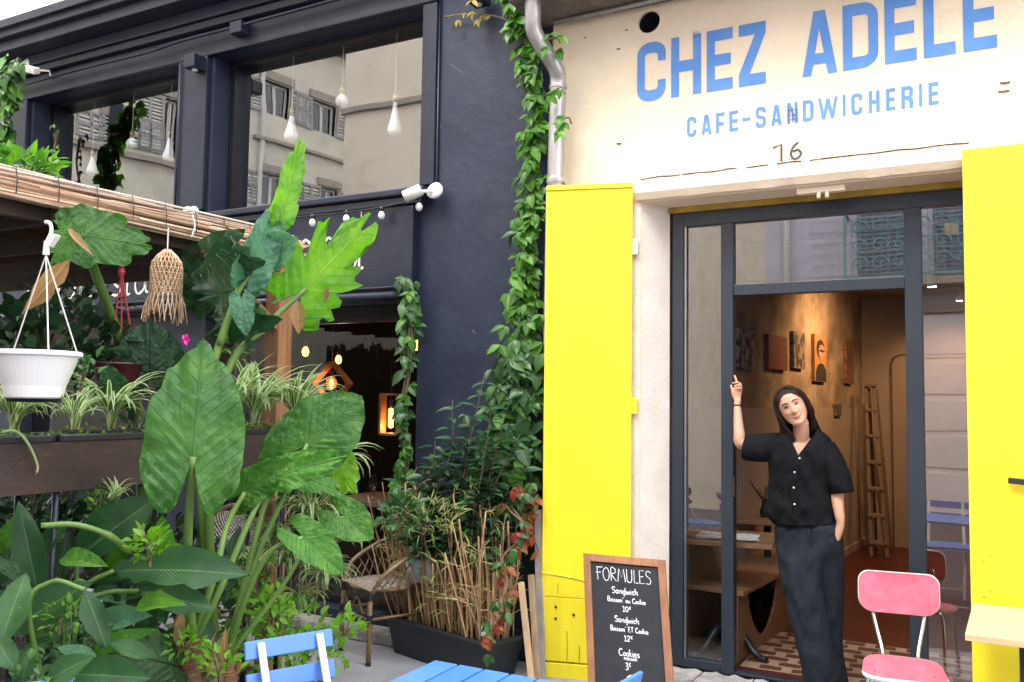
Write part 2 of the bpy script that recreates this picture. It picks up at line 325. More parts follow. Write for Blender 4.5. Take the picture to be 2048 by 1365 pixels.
MB().tube([(-8.9, 4.985, 2.415), (-3.56, 4.985, 2.415)], .032, 12).obj('awning_roller', M['black_trim'], bb, smooth=True)
MB().tube([(-8.9, 5.0, 2.475), (-3.56, 5.0, 2.475)], .010, 8).obj('trim_rail', M['black_trim'], bb, smooth=True)
def bwin(x0, x1, z0, z1, y=5.30):
    fr = MB(); t = .055
    fr.box(x0, x0+t, y-.03, y+.03, z0, z1); fr.box(x1-.02, x1, y-.03, y+.03, z0, z1)
    fr.box(x0+t, x1-.02, y-.03, y+.03, z1-.03, z1); fr.box(x0+t, x1-.02, y-.03, y+.03, z0, z0+.03)
    o = fr.obj('window', M['black_deep'], bb)
    MB().add([(x0+t, y, z0+.03), (x1-.02, y, z0+.03), (x1-.02, y, z1-.03), (x0+t, y, z1-.03)], [(0, 1, 2, 3)]).obj('pane', M['glass'], o, fix=False)
bwin(-8.028, -6.022, 3.202, 4.518); bwin(-5.598, -3.502, 3.202, 4.518)
for x0, x1 in ((-8.028, -6.022), (-5.598, -3.502)):
    y = 5.24; fr = MB(); fr.box(x0, x0+.04, y, y+.04, .162, 2.378); fr.box(x1-.04, x1, y, y+.04, .162, 2.378); fr.box(x0+.04, x1-.04, y, y+.04, 2.26, 2.378); fr.box(x0+.04, x1-.04, y, y+.04, .162, .22)
    o = fr.obj('shop_window', M['black_deep'], bb)
    MB().add([(x0+.04, y+.02, .22), (x1-.04, y+.02, .22), (x1-.04, y+.02, 2.26), (x0+.04, y+.02, 2.26)], [(0, 1, 2, 3)]).obj('pane', M['glass2'], o, fix=False)
# rooms behind the glass
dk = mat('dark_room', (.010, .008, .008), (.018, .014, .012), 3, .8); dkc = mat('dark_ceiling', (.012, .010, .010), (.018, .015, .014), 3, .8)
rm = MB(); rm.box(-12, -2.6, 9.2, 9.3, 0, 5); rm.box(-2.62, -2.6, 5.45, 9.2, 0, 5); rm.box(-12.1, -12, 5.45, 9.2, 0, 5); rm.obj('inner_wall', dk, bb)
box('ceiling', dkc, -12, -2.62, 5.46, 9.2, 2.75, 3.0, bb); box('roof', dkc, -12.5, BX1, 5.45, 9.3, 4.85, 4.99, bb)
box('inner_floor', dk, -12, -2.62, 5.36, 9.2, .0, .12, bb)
# conduit, boxes, lamps on the black wall
def cable(name, pts, r, m, label, cat, n=6):
    o = MB().tube(curve3(pts, 6), r, 6).obj(name, m, smooth=True); return tag(o, label, cat)
cp = [(-8.3, 4.985, 4.63), (-7.2, 4.985, 4.645), (-6.3, 4.98, 4.64), (-5.9, 4.975, 4.66), (-5.2, 4.98, 4.665), (-4.2, 4.98, 4.675), (-3.4, 4.98, 4.68)]
cable('cable_conduit', cp, .013, M['black_trim'], 'long dark conduit fixed along the black beam above the upper windows', 'conduit')
jb = tag(box('junction_box', M['black_trim'], *(P(462, 60, y=4.97)[0], P(485, 60, y=4.97)[0]), 4.95, 5.048, 4.60, 4.70, bevel=.008), 'small dark junction box on the conduit above the right upper window', 'junction box')
for i, (px, py, lb) in enumerate(((389, 126, 'dark cube wall lamp on the pilaster between the two upper windows'), (957, -8, 'dark cube wall lamp at the top of the plain black wall beside the ivy'))):
    c = P(px, py, y=4.97); t = thing('cube_wall_lamp', lb, 'wall lamp', (c.x, 4.97, c.z), 'dark cube wall lamps')
    box('housing', M['black_trim'], c.x-.06, c.x+.06, 4.91, 5.042, c.z-.055, c.z+.055, t, bevel=.006)
    MB().lathe([(0, .0), (.025, .0), (.02, -.014), (0, -.016)], (c.x, 4.975, c.z-.056), 10).obj('lens', M['bulbglass'], t, smooth=True)
MB().tube([(-5.93, 5.03, 4.5), (-5.93, 5.03, 3.2)], .008, 6).obj('thin_conduit', M['black_trim'], bb, smooth=True)
tag(MB().tube([(-3.36, 5.085, 4.7), (-3.36, 5.085, 3.2), (-3.40, 5.07, 3.12)], .008, 6).obj('wall_cable', M['black_trim'], smooth=True), 'thin dark cable running down the edge of the right upper window', 'cable')
def spot(px, py, lb, flip=1, r=.042):
    c = P(px, py, y=4.94); t = thing('white_spotlight', lb, 'spotlight', c, 'white wall spotlights')
    MB().lathe([(0, -.035), (.055, -.032), (.06, -.02), (.06, 0), (0, 0)], (0, 0, 0), 20).obj('base_plate', M['white_plastic'], None, smooth=True).parent = t
    bp = t.children[0]; bp.rotation_euler = (math.radians(70), 0, 0); bp.location = (.03*flip, .06, .01)
    a = Vector((-.02*flip, -.02, 0)); d = Vector((-.11*flip, -.05, -.055))
    o = MB().tube([a, a+d*.05, a+d*.95, a+d], [r*.85, r, r*1.05, r*.9], 16).obj('lamp_head', mat('brushed_white', (.6, .58, .56), (.7, .68, .66), 8, .35, metal=.2), None, smooth=True); o.parent = t
    o = MB().tube([Vector((.02*flip, .05, 0)), a+d*.3], .012, 8).obj('arm', M['white_plastic'], None, smooth=True); o.parent = t
    return t
spot(851, 380, 'white spotlight with bare metal head at the lower right corner of the right upper window')
spot(376, 424, 'small white spotlight just above the reed roof edge below the pilaster', -1)
t = thing('floodlight', 'small white floodlight tangled in the ivy at the top left', 'floodlight', P(66, 140, y=4.9))
o = MB().box(-.07, .07, -.05, .02, -.03, .03).obj('housing', M['white_plastic'], None, bevel=.008); o.parent = t; o.rotation_euler = (.4, .3, .2)
o = MB().tube([(0, .02, 0), (.06, .12, .02), (.06, .14, -.05)], .012, 8).obj('bracket', M['white_plastic'], None, smooth=True); o.parent = t
# string lights under the sill
t = thing('string_lights', 'string of clear festoon bulbs on a black cable under the right window sill', 'string lights', P(700, 420, y=4.95))
ps = [P(px, py, y=4.95) for px, py in ((500, 440), (560, 437), (625, 432), (693, 425), (763, 415), (838, 398))]
MB().tube(curve3(ps, 6), .006, 6).obj('cable', M['blk'], t, smooth=True)
for px, py in ((560, 455), (625, 443), (693, 435), (763, 428), (838, 411)):
    c = P(px, py, y=4.95)
    b = MB().lathe([(0, -.042), (.016, -.036), (.025, -.018), (.023, 0), (.013, .016), (.010, .02)], c, 14).obj('bulb', M['bulbglass'], t, smooth=True)
    MB().lathe([(0, .055), (.014, .05), (.015, .018), (0, .016)], c, 10).obj('socket', M['blk'], b, smooth=True)
scm_ = mat('pale_scratch', (.16, .17, .22), (.12, .13, .17), 20, .8)
for k, pp in enumerate((((900, 128), (925, 146)), ((905, 172), (960, 156), (990, 150)), ((985, 70), (992, 76)), ((880, 250), (884, 256)), ((945, 660), (950, 668)))):
    q = [P(a, b, y=YW-.001) for a, b in pp]; MB().tube(q, .0018, 4).obj('scratch', scm_, bb)
# ------------------------------------------------------------------ pendant lamps upstairs
brass = mat('brass', (.60, .45, .20), (.7, .55, .28), 5, .3, metal=.8)
cordm = mat('pale_cord', (.55, .46, .40), (.6, .5, .45), 5, .8)
def pendant(px, py, sc, lb, ribbed=False, globe=False, yy=5.385, top=4.84):
    c = P(px, py, y=yy); t = thing('glass_pendant', lb, 'pendant lamp', c, 'glass pendants behind the upper windows')
    MB().tube([(c.x, c.y, c.z), (c.x, c.y, top)], .004, 5).obj('cord', cordm, t)
    MB().lathe([(0, 0), (.018, -.003), (.02, -.03), (.024, -.034), (.02, -.038), (.022, -.07), (0, -.072)], c, 12).obj('socket', brass, t, smooth=True)
    s = sc
    prof = [(.016, -.07), (.02, -.10*s), (.034, -.17*s), (.052, -.23*s), (.056, -.26*s), (.045, -.285*s), (0, -.29*s)] if not globe else [(.016, -.07), (.04, -.09), (.055, -.125), (.045, -.165), (0, -.18)]
    b = MB().lathe(prof, c, 18); b.obj('glass_shade', M['pendglass'], t, smooth=True)
    if ribbed:
        for k in range(10):
            a = 2*PI*k/10; MB().tube([Vector(c)+Vector((math.cos(a)*r, math.sin(a)*r, z)) for r, z in prof[:-1]], .0025, 4).obj('rib', M['white_plastic'], t)
    MB().tube([c+Vector((0, 0, -.07)), c+Vector((.01, 0, -.2*s)), c+Vector((0, .005, -.1*s))], .003, 4).obj('filament', cordm, t)
pendant(186, 300, .85, 'leftmost clear teardrop pendant, hanging low behind the left upper window')
pendant(265, 262, .75, 'middle pendant of the left upper window in front of reflected white shutters', globe=True)
pendant(340, 262, .95, 'rightmost teardrop pendant of the left upper window near the pilaster')
pendant(584, 216, .95, 'ribbed glass pendant above the tall upright leaf in the right upper window', ribbed=True)
pendant(685, 172, .7, 'small round glass pendant hanging highest in the middle of the right upper window', globe=True)
pendant(791, 187, 1.15, 'large clear teardrop pendant nearest the right side of the right upper window')
# ------------------------------------------------------------------ restaurant interior lamps
warm = emis('lit_filament', (1, .40, .08), 12); hot = emis('lit_bulb', (1, .40, .07), 2.6)
amber = mat('raw_wood_frame', (.32, .16, .07), (.22, .10, .04), 8, .5)
def bulb(px, py, yy, lb, r=.035, h=.10, tall=False):
    c = P(px, py, y=yy); t = thing('pendant_bulb', lb, 'lamp', c, 'lit bulbs in the dark restaurant')
    MB().tube([(c.x, c.y, c.z+h*.6), (c.x, c.y, 2.74)], .004, 5).obj('cord', M['blk'], t)
    MB().lathe([(0, .01), (.018, .01), (.02, .05), (0, .055)], c+Vector((0, 0, h*.35)), 10).obj('socket', M['blk'], t, smooth=True)
    MB().lathe([(0, -h*.5), (r*.7, -h*.4), (r, -h*.05), (r*.7, h*.3), (.012, h*.42)], c, 14).obj('bulb', hot, t, smooth=True)
    L = bpy.data.lights.new('bulb_light', 'POINT'); L.energy = 2.5; L.color = (1, .5, .18); L.shadow_soft_size = .05
    lo = bpy.data.objects.new('bulb_light', L); COL.objects.link(lo); lo.location = c+Vector((0, 0, -.12)); return t
bulb(611, 703, 6.4, 'small lit orange bulb glowing beside the timber post in the dark restaurant')
bulb(677, 719, 7.2, 'small lit bulb just above the diamond shaped wooden lamp frame')
bulb(831, 690, 6.0, 'lit bulb half hidden at the right edge of the restaurant window behind the thin vine')
def framelamp(c, w, h, rot, lb, depth=.09, bulbr=.05, tube=False):
    t = thing('wooden_frame_lamp', lb, 'lamp', c, 'lamps in open wooden frames')
    T = Matrix.Translation(c) @ Matrix.Rotation(.12, 4, 'Z') @ Matrix.Rotation(rot, 4, 'Y'); k = .018
    for a, b in (((-w, -h), (w, -h)), ((w, -h), (w, h)), ((w, h), (-w, h)), ((-w, h), (-w, -h))):
        A = T @ Vector((a[0], 0, a[1])); B = T @ Vector((b[0], 0, b[1]))
        inw = (Vector(c)-(A+B)/2).normalized(); MB().bar(A, B, depth, k, up=inw).obj('frame_bar', amber, t)
    MB().tube([Vector(c)+Vector((0, 0, 1)).lerp(Vector((0, 0, h)), 1)*0+Vector((0, 0, .10)), (c[0], c[1], 2.74)], .004, 5).obj('cord', M['blk'], t)
    MB().lathe([(0, .03), (.02, .03), (.02, .09), (0, .095)], Vector(c)+Vector((0, 0, .02)), 10).obj('socket', M['blk'], t, smooth=True)
    if tube: MB().lathe([(0, -.11), (.02, -.1), (.022, .04), (0, .05)], c, 12).obj('bulb', hot, t, smooth=True)
    else:
        MB().lathe([(0, -bulbr), (bulbr*.7, -bulbr*.75), (bulbr, 0), (bulbr*.7, bulbr*.7), (.015, bulbr*1.05)], c, 16).obj('globe', glassmat('amber_glass', (1, .62, .28), 1.5, diffuse=.1), t, smooth=True)
        MB().lathe([(0, -.028), (.018, -.02), (.02, 0), (.012, .03), (0, .035)], c, 10).obj('filament', warm, t, smooth=True)
    L = bpy.data.lights.new('lamp_light', 'POINT'); L.energy = 2; L.color = (1, .45, .15); L.shadow_soft_size = .04
    lo = bpy.data.objects.new('lamp_light', L); COL.objects.link(lo); lo.location = Vector(c)+Vector((0, -.0, -.09))
framelamp(P(663, 767, y=5.75), .125, .125, PI/4, 'diamond shaped wooden frame lamp with a round lit bulb in the restaurant window')
framelamp(P(782, 829, y=5.6), .075, .155, 0, 'upright rectangular wooden frame lamp with a lit tube bulb behind the thin vine', tube=True)
# table with glasses in the restaurant
tt = thing('dining_table', 'dim set dining table just inside the restaurant window', 'table', (-4.2, 5.9, .12))
box('table_top', mat('dim_wood', (.12, .09, .07), (.16, .12, .09), 6, .5), -4.75, -3.75, 5.6, 6.3, .84, .87, tt)
for dx, dy in ((-4.7, 5.66), (-3.8, 5.66), (-4.7, 6.24), (-3.8, 6.24)): box('leg', M['blk'], dx-.02, dx+.02, dy-.02, dy+.02, .12, .84, tt)
for i, (dx, dy) in enumerate(((-4.35, 5.75), (-4.2, 5.85))):
    w = thing('wine_glass', ('left' if i == 0 else 'right')+' of two empty wine glasses on the dim table inside the restaurant', 'wine glass', (dx, dy, .87), 'wine glasses on the dining table')
    MB().lathe([(.034, .002), (.005, .006), (.004, .08), (.02, .095), (.038, .13), (.040, .16), (.032, .21)], (dx, dy, .87), 16).obj('bowl', M['glass2'], w, smooth=True)
nap = tag(box('folded_napkin', mat('grey_linen', (.35, .34, .36), (.42, .41, .43), 20, .9, .2), -4.0, -3.85, 5.68, 5.8, .871, .99, bevel=.01), 'grey folded napkin standing on the dim restaurant table', 'napkin')

# ------------------------------------------------------------------ yellow shuttered cafe building
cb = thing('cream_cafe', 'cream rendered cafe building with blue painted sign and bright yellow shutters', 'building', (0, 5.1, 0))
OX0, OX1, OZ = -1.85, -.02, 2.93
hc = P(1298, 44, y=YW)
w = MB(); w.box(BX1+.003, -2.1, YW, 5.45, 0, 4.6); w.box(-2.1, OX0, YW, 5.45, 0, OZ); w.box(OX1, 3.2, YW, 5.45, 0, 4.6)
w.obj('wall', M['cream'], cb)
# wall panel over the door with the round vent hole cut through it
g = MB(); hx, hz, hr, n = hc.x, hc.z, .071, 32; bx0, bx1, bz0, bz1 = -2.1, OX1, OZ, 4.6
ring = [(hx+hr*math.cos(2*PI*k/n), hz+hr*math.sin(2*PI*k/n)) for k in range(n)]; sq = []
for k in range(n):
    a = 2*PI*k/n; c_, s_ = math.cos(a), math.sin(a); m_ = max(abs(c_), abs(s_)); sq.append((hx+.2*c_/m_, hz+.2*s_/m_))
g.add([(x, YW, z) for x, z in ring]+[(x, YW, z) for x, z in sq]+[(x, YW+.3, z) for x, z in ring], [(k, (k+1) % n, n+(k+1) % n, n+k) for k in range(n)]+[(k, 2*n+k, 2*n+(k+1) % n, (k+1) % n) for k in range(n)])
for (x0, x1, z0, z1) in ((bx0, hx-.2, bz0, bz1), (hx+.2, bx1, bz0, bz1), (hx-.2, hx+.2, bz0, hz-.2), (hx-.2, hx+.2, hz+.2, bz1)):
    g.add([(x0, YW, z0), (x1, YW, z0), (x1, YW, z1), (x0, YW, z1)], [(0, 1, 2, 3)])
g.add([(bx0, YW, bz0), (bx1, YW, bz0), (bx1, 5.45, bz0), (bx0, 5.45, bz0)], [(0, 1, 2, 3)])
g.add([(bx0, 5.45, bz0), (bx1, 5.45, bz0), (bx1, 5.45, bz1), (bx0, 5.45, bz1)], [(3, 2, 1, 0)])
g.obj('wall', M['cream'], cb, fix=False)
MB().lathe([(.0705, 0.01), (.0705, .18), (0, .18)], (0, 0, 0), 28).obj('vent_liner', M['blk'], None, smooth=True)
vl = bpy.data.objects['vent_liner']; vl.parent = cb; vl.location = (hc.x, .012, hc.z); vl.rotation_euler = (-PI/2, 0, 0)
# splayed left reveal
MB().add([(-1.852, YW+.004, .02), (-1.742, 5.34, .02), (-1.742, 5.34, OZ), (-1.852, YW+.004, OZ), (-1.852, 5.34, .02), (-1.852, 5.34, OZ)],
         [(0, 1, 2, 3), (1, 4, 5, 2), (0, 3, 5, 4), (3, 2, 5), (0, 4, 1)]).obj('door_reveal', M['reveal'], cb)
# pale strip of plaster between shutter and opening
g = MB(); n = 60; L_, R_ = [], []
for i in range(n+1):
    z = .03+2.9*i/n; j = .012*noise.noise(Vector((0, z*6, 3)))+.006*noise.noise(Vector((0, z*25, 3)))
    L_.append((-2.02, YW-.004, z)); R_.append((-1.853+j*.3, YW-.004, z))
g.add(L_+R_, [(i, i+1, n+2+i, n+1+i) for i in range(n)]).obj('jamb_plaster', M['reveal'], cb, fix=False)
# chipped lintel ledge
g = MB(); n = 90; rings = []
for i in range(n+1):
    x = lerp(-1.872, -.035, i/n); zt = 3.068+.006*noise.noise(Vector((x*9, 0, 0)))+.010*max(0, noise.noise(Vector((x*22, 4, 0))))
    zb = 2.935; rings.append([(x, YW-.055, zb+.045), (x, YW-.05, zt-.006), (x, YW-.001, zt+.004), (x, YW-.001, zb), (x, YW-.03, zb+.004+.008*noise.noise(Vector((x*7, 8, 0))))])
g.loft(rings).obj('lintel_ledge', M['cream'], cb)
g = MB(); n = 160                              # dirt line of chipped plaster on the ledge's top edge
crk = mat('chipped_dark_plaster', (.10, .07, .05), (.2, .15, .11), 30, .9)
for i in range(n):
    x = lerp(-1.86, -.04, i/n)
    if noise.noise(Vector((x*11, 1, 5))) > -.30:
        hgt = .0012+.005*abs(noise.noise(Vector((x*31, 2, 2)))); g.box(x, x+.0118, YW-.0565, YW-.004, 3.0655+.006*noise.noise(Vector((x*9, 0, 0))), 3.0655+hgt+.006*noise.noise(Vector((x*9, 0, 0))))
stuff(g.obj('plaster_chips', crk, cb))
box('soffit_batten', mat('ochre_paint', (.42, .28, .03), (.3, .19, .03), 14, .7, .2), -1.74, OX1, 5.315, 5.345, 2.895, 2.929, cb)
# old fixing plate under the lintel
box('fixing_plate', M['cream'], -.92, -.66, 5.12, 5.17, 2.893, 2.929, cb, bevel=.004)
for xx in (-.80, -.755): MB().tube([(xx, 5.13, 2.90), (xx, 5.12, 2.86)], .011, 8).obj('fixing_peg', M['cream'], cb, smooth=True)
# small plaster scars on the wall
for px, py, ln in ((1238, 287, .03), (2010, 165, .045), (2008, 182, .05), (1237, 98, .02), (1170, 75, .008), (1253, 60, .01)):
    c = P(px, py, y=YW-.002); MB().tube([(c.x-ln/2, YW-.001, c.z), (c.x, YW-.008, c.z-.004), (c.x+ln/2, YW-.001, c.z-.002)], .0045, 6).obj('plaster_scar', crk, cb)
# eave and its pipe over the sign
ez = P(1200, 20, y=4.9).z
ea = MB(); ea.box(BX1-.1, 3.2, 4.66, 5.0995, ez+.06, ez+.13); ea.obj('eave_board', mat('old_eave', (.10, .085, .08), (.18, .16, .15), 9, .85, .3, 30), cb)
tl = MB()
for i in range(24): xx = BX1-.05+i*.22; tl.tube([(xx, 4.60, ez+.17), (xx, 5.3, ez+.27)], .10, 10)
stuff(tl.obj('roof_tile', mat('terracotta', (.35, .2, .13), (.45, .28, .2), 10, .85, .3, 40), cb))
MB().tube([(BX1+.05, 5.02, ez+.035), (-1.0, 5.02, ez+.055), (1, 5.02, ez+.06)], .015, 8).obj('eave_pipe', M['zinc'], cb, smooth=True)
# number 16
dkp = mat('grey_black_paint', (.06, .055, .06), (.10, .09, .09), 30, .8)
def stroke(pts, wdt, mp, m, parent, name, off=0.0):
    """flat painted stroke: ribbon along 2d points, mapped to the surface by mp(u,v)"""
    g = MB(); L, Rr = [], []
    for i, p in enumerate(pts):
        a = Vector(pts[max(0, i-1)]); b = Vector(pts[min(len(pts)-1, i+1)]); d = (b-a)
        d = d.normalized() if d.length else Vector((1, 0)); nn = Vector((-d.y, d.x))*wdt/2
        L.append(mp(p[0]+nn.x, p[1]+nn.y)); Rr.append(mp(p[0]-nn.x, p[1]-nn.y))
    k = len(pts); g.add(L+Rr, [(i, i+1, k+i+1, k+i) for i in range(k-1)]); return g
wm = lambda u, v: (u, YW-.0035, v)
def wallpx(*pp): return [(P(a, b, y=YW).x, P(a, b, y=YW).z) for a, b in pp]
def painted(pts, wdt, name='digit', smooth=True):
    q = [Vector((a, b, 0)) for a, b in pts]; q = curve3(q, 5) if smooth else q
    return stroke([(v.x, v.y) for v in q], wdt, wm, dkp, cb, name).obj(name, dkp, cb, fix=False)
painted(wallpx((1546, 297), (1563, 289), (1563, 324)), .013, smooth=False)
painted(wallpx((1596, 285), (1586, 296), (1582, 308), (1587, 318), (1597, 316), (1602, 307), (1596, 300), (1586, 304)), .013)
# ---- sign letters
def poly2d(loops, name, m, parent, y):
    cu = bpy.data.curves.new(name, 'CURVE'); cu.dimensions = '2D'; cu.fill_mode = 'BOTH'
    for lp in loops:
        s = cu.splines.new('POLY'); s.points.add(len(lp)-1); s.use_cyclic_u = True
        for i, (a, b) in enumerate(lp): s.points[i].co = (a, b, 0, 1)
    o = bpy.data.objects.new('tmp', cu); COL.objects.link(o); dg = bpy.context.evaluated_depsgraph_get()
    me = bpy.data.meshes.new_from_object(o.evaluated_get(dg)); bpy.data.objects.remove(o); me.name = name
    for v in me.vertices: v.co = (v.co.x, y, v.co.y)
    me.materials.clear(); o = link(name, me, m, parent); return o
def rr(x0, y0, x1, y1, r, sides='lrtb', n=6):
    """rounded rectangle; only the corners on the sides listed are round"""
    out = []
    for cx, cy, a0, sd in ((x1-r, y1-r, 0, 'r'), (x0+r, y1-r, 90, 'l'), (x0+r, y0+r, 180, 'l'), (x1-r, y0+r, 270, 'r')):
        if sd in sides:
            out += [(cx+r*math.cos(math.radians(a0+90*k/n)), cy+r*math.sin(math.radians(a0+90*k/n))) for k in range(n+1)]
        else: out.append((x1 if sd == 'r' else x0, y1 if a0 in (0, 90) else y0))
    return out
def glyph(ch, w, t, s=None):
    """block letter outlines in a box w x 1; t vertical stroke width, s horizontal stroke height"""
    s = s or t
    if ch == 'C':
        o = [(w, .66), (w, .8)]+[(w-.2*w*(1-math.cos(a))*1.6 if 0 else w-.22+.22*math.cos(a), .8+.2*math.sin(a)) for a in [PI/2*k/5 for k in range(1, 6)]]
        o += [(.22-.22*math.sin(a), .8+.2*math.cos(a)) for a in [PI/2*k/5 for k in range(6)]] + [(.22-.22*math.cos(a), .2-.2*math.sin(a)) for a in [PI/2*k/5 for k in range(6)]]
        o += [(w-.22+.22*math.sin(a), .2-.2*math.cos(a)) for a in [PI/2*k/5 for k in range(6)]]+[(w, .34), (w-t, .34), (w-t, .22), (w-t-.05, s), (t+.05, s), (t, .22), (t, .78), (t+.05, 1-s), (w-t-.05, 1-s), (w-t, .78), (w-t, .66)]
        sc = min(1, w/.5); return [[(max(0, min(w, a)), b) for a, b in o]]
    if ch == 'H': return [[(0, 0), (t, 0), (t, .5-s/2), (w-t, .5-s/2), (w-t, 0), (w, 0), (w, 1), (w-t, 1), (w-t, .5+s/2), (t, .5+s/2), (t, 1), (0, 1)]]
    if ch == 'E': return [[(0, 0), (w, 0), (w, s), (t, s), (t, .5-s/2), (w*.93, .5-s/2), (w*.93, .5+s/2), (t, .5+s/2), (t, 1-s), (w, 1-s), (w, 1), (0, 1)]]
    if ch == 'F': return [[(0, 0), (t, 0), (t, .45-s/2), (w*.93, .45-s/2), (w*.93, .45+s/2), (t, .45+s/2), (t, 1-s), (w, 1-s), (w, 1), (0, 1)]]
    if ch == 'L': return [[(0, 0), (w, 0), (w, s), (t, s), (t, 1), (0, 1)]]
    if ch == 'Z': return [[(0, 0), (w, 0), (w, s), (t*1.25, s), (w, 1-s*1.0), (w, 1), (0, 1), (0, 1-s), (w-t*1.25, 1-s), (0, s)]]
    if ch == 'I': return [[(0, 0), (w, 0), (w, 1), (0, 1)]]
    if ch == '-': return [[(0, .42), (w, .42), (w, .42+s), (0, .42+s)]]
    if ch == 'D': return [rr(0, 0, w, 1, min(.24, w*.45), 'r'), rr(t, s, w-t, 1-s, min(.10, w*.12), 'r')]
    if ch == 'R': return [[(0, 0), (t, 0), (t, .40), (w*.45, .40), (w-t, .3), (w-t, 0), (w, 0), (w, .36), (w*.86, .46), (w, .58), (w, .86), (w*.8, 1), (0, 1)], [(t, .40+s), (t, 1-s), (w-t-.03, 1-s), (w-t, .9-s*.5), (w-t, .5+s*.8), (w-t-.03, .40+s)]]
    if ch == 'A': return [[(0, 0), (t*.95, 0), (w*.5-t*.30-.02, .20) if 0 else (t*.95+.035, .17), (w-t*.95-.035, .17), (w-t*.95, 0), (w, 0), (w*.5+t*.62, 1), (w*.5-t*.62, 1)], [(w*.5-(w*.5-t)*.55, .17+s*.9), (w*.5, .72), (w*.5+(w*.5-t)*.55, .17+s*.9)]]
    if ch == 'N': return [[(0, 0), (t, 0), (t, .62), (w-t, 0), (w, 0), (w, 1), (w-t, 1), (w-t, .38), (t, 1), (0, 1)]]
    if ch == 'W': return [[(w*.2, 0), (w*.36, 0), (w*.5, .55), (w*.64, 0), (w*.8, 0), (w, 1), (w-t*.8, 1), (w*.71, .36), (w*.58, .95), (w*.42, .95), (w*.29, .36), (t*.8, 1), (0, 1)]]
    if ch == 'S':
        pts = [(w, .72), (w, .86), (w*.8, 1), (w*.2, 1), (0, .86), (0, .60), (w*.2, .46), (w-t, .40), (w-t, .2), (w-t-.06, s), (t+.06, s), (t, .2), (t, .3), (0, .3), (0, .14), (w*.2, 0), (w*.8, 0), (w, .14), (w, .42), (w*.8, .54), (t, .60), (t, .8), (t+.06, 1-s), (w-t-.06, 1-s), (w-t, .8), (w-t, .72)]
        return [pts]
def letters(spec, zb, h, t, s, m):
    for ch, a, b in spec:
        x0 = P(a, 200, y=YW).x if not isinstance(a, float) else a; x1 = P(b, 200, y=YW).x if not isinstance(b, float) else b
        # the wall is frontal enough for x to depend a little on height: use the sign's own height
        py = 160 if h > .2 else 240
        x0 = P(a, py, y=YW).x; x1 = P(b, py, y=YW).x; w = (x1-x0)/h
        lp = glyph(ch, w, t, s); poly2d([[(x0+u*h+.0015*noise.noise(Vector((u*9, v*9, x0))), zb+v*h+.002*noise.noise(Vector((v*7, u*7, x0)))) for u, v in l] for l in lp], 'letter', m, cb, YW-.003)
z = lambda v: v/2.535+1240
letters([('C', z(88), z(232)), ('H', z(260), z(412)), ('E', z(440), z(572)), ('Z', z(603), z(740)), ('A', z(925), z(1102)), ('D', z(1132), z(1312)), ('E', z(1345), z(1507)), ('L', z(1543), z(1705)), ('E', z(1745), z(1916))],
        3.565, .375, .135, .185, M['sign_blue'])
letters([('C', z(340), z(388)), ('A', z(413), z(465)), ('F', z(487), z(530)), ('E', z(555), z(600)), ('-', z(620), z(662)), ('S', z(688), z(740)), ('A', z(767), z(820)), ('N', z(848), z(902)), ('D', z(927), z(982)), ('W', z(1005), z(1105)),
         ('I', z(1130), z(1144)), ('C', z(1173), z(1230)), ('H', z(1262), z(1318)), ('E', z(1350), z(1397)), ('R', z(1428), z(1487)), ('I', z(1518), z(1533)), ('E', z(1566), z(1617))],
        3.305, .122, .15, .16, M['sign_blue'])
# graffiti scribble over the N of the sign
for pp in (((1577, 213), (1577, 248)), ((1578, 222), (1594, 218), (1594, 246)), ((1580, 232), (1592, 230)), ((1580, 241), (1593, 238)), ((1585, 215), (1585, 247)), ((1389, 66), (1396, 64), (1397, 74), (1389, 76)), ((1388, 64), (1388, 74))):
    q = wallpx(*pp); stroke(q, .0035, lambda u, v: (u, YW-.005, v), dkp, cb, 's').obj('graffiti_mark', dkp, cb, fix=False)
# ------------------------------------------------------------------ shutters
def shutter(x0, y0, x1, y1, z0, z1, lb, th=.035):
    """board door from hinge (x1,y1) to free edge (x0,y0)"""
    d = Vector((x1-x0, y1-y0, 0)); L = d.length; d.normalize(); nrm = Vector((d.y, -d.x, 0))
    if nrm.y > 0: nrm = -nrm
    t = bpy.data.objects.new('shutter', None); COL.objects.link(t); t.parent = cb; t['label'] = lb
    mp = lambda u, w, v: Vector((x0, y0, 0))+d*u+nrm*w-Vector(cb.location)+Vector((0, 0, v))
    return t, L, mp
def sbox(t, mp, u0, u1, w0, w1, v0, v1, m, name, bevel=.003):
    g = MB(); c = [(u0, w0, v0), (u1, w0, v0), (u1, w1, v0), (u0, w1, v0), (u0, w0, v1), (u1, w0, v1), (u1, w1, v1), (u0, w1, v1)]
    g.add([mp(*q) for q in c], [(0, 3, 2, 1), (4, 5, 6, 7), (0, 1, 5, 4), (1, 2, 6, 5), (2, 3, 7, 6), (3, 0, 4, 7)])
    o = g.obj(name, m, None, bevel=bevel); o.parent = t; return o
a = P(1094, 372, z=3.04*0+3.0); yl = 4.93
A = P(1091, 700, y=yl); B = P(1264, 700, y=5.075)
sh, L, mp = shutter(A.x, yl, B.x, 5.075, 0, 0, 'tall narrow yellow shutter folded open left of the shop door, patched at the bottom')
ztop = P(1180, 372, y=5.0).z
sbox(sh, mp, 0, L, 0, .035, .50, ztop-.03, M['yellow'], 'panel')
sbox(sh, mp, 0, L, 0, .045, ztop-.03, ztop, M['yellow'], 'top_rail')
sbox(sh, mp, 0, L*.70, 0, .033, .115, .498, M['yellow'], 'panel')
sbox(sh, mp, L*.715, L, 0, .038, .115, .492, M['yellow'], 'patch_board')
sbox(sh, mp, -.012, L, 0, .04, .0, .105, M['yellow'], 'bottom_board')
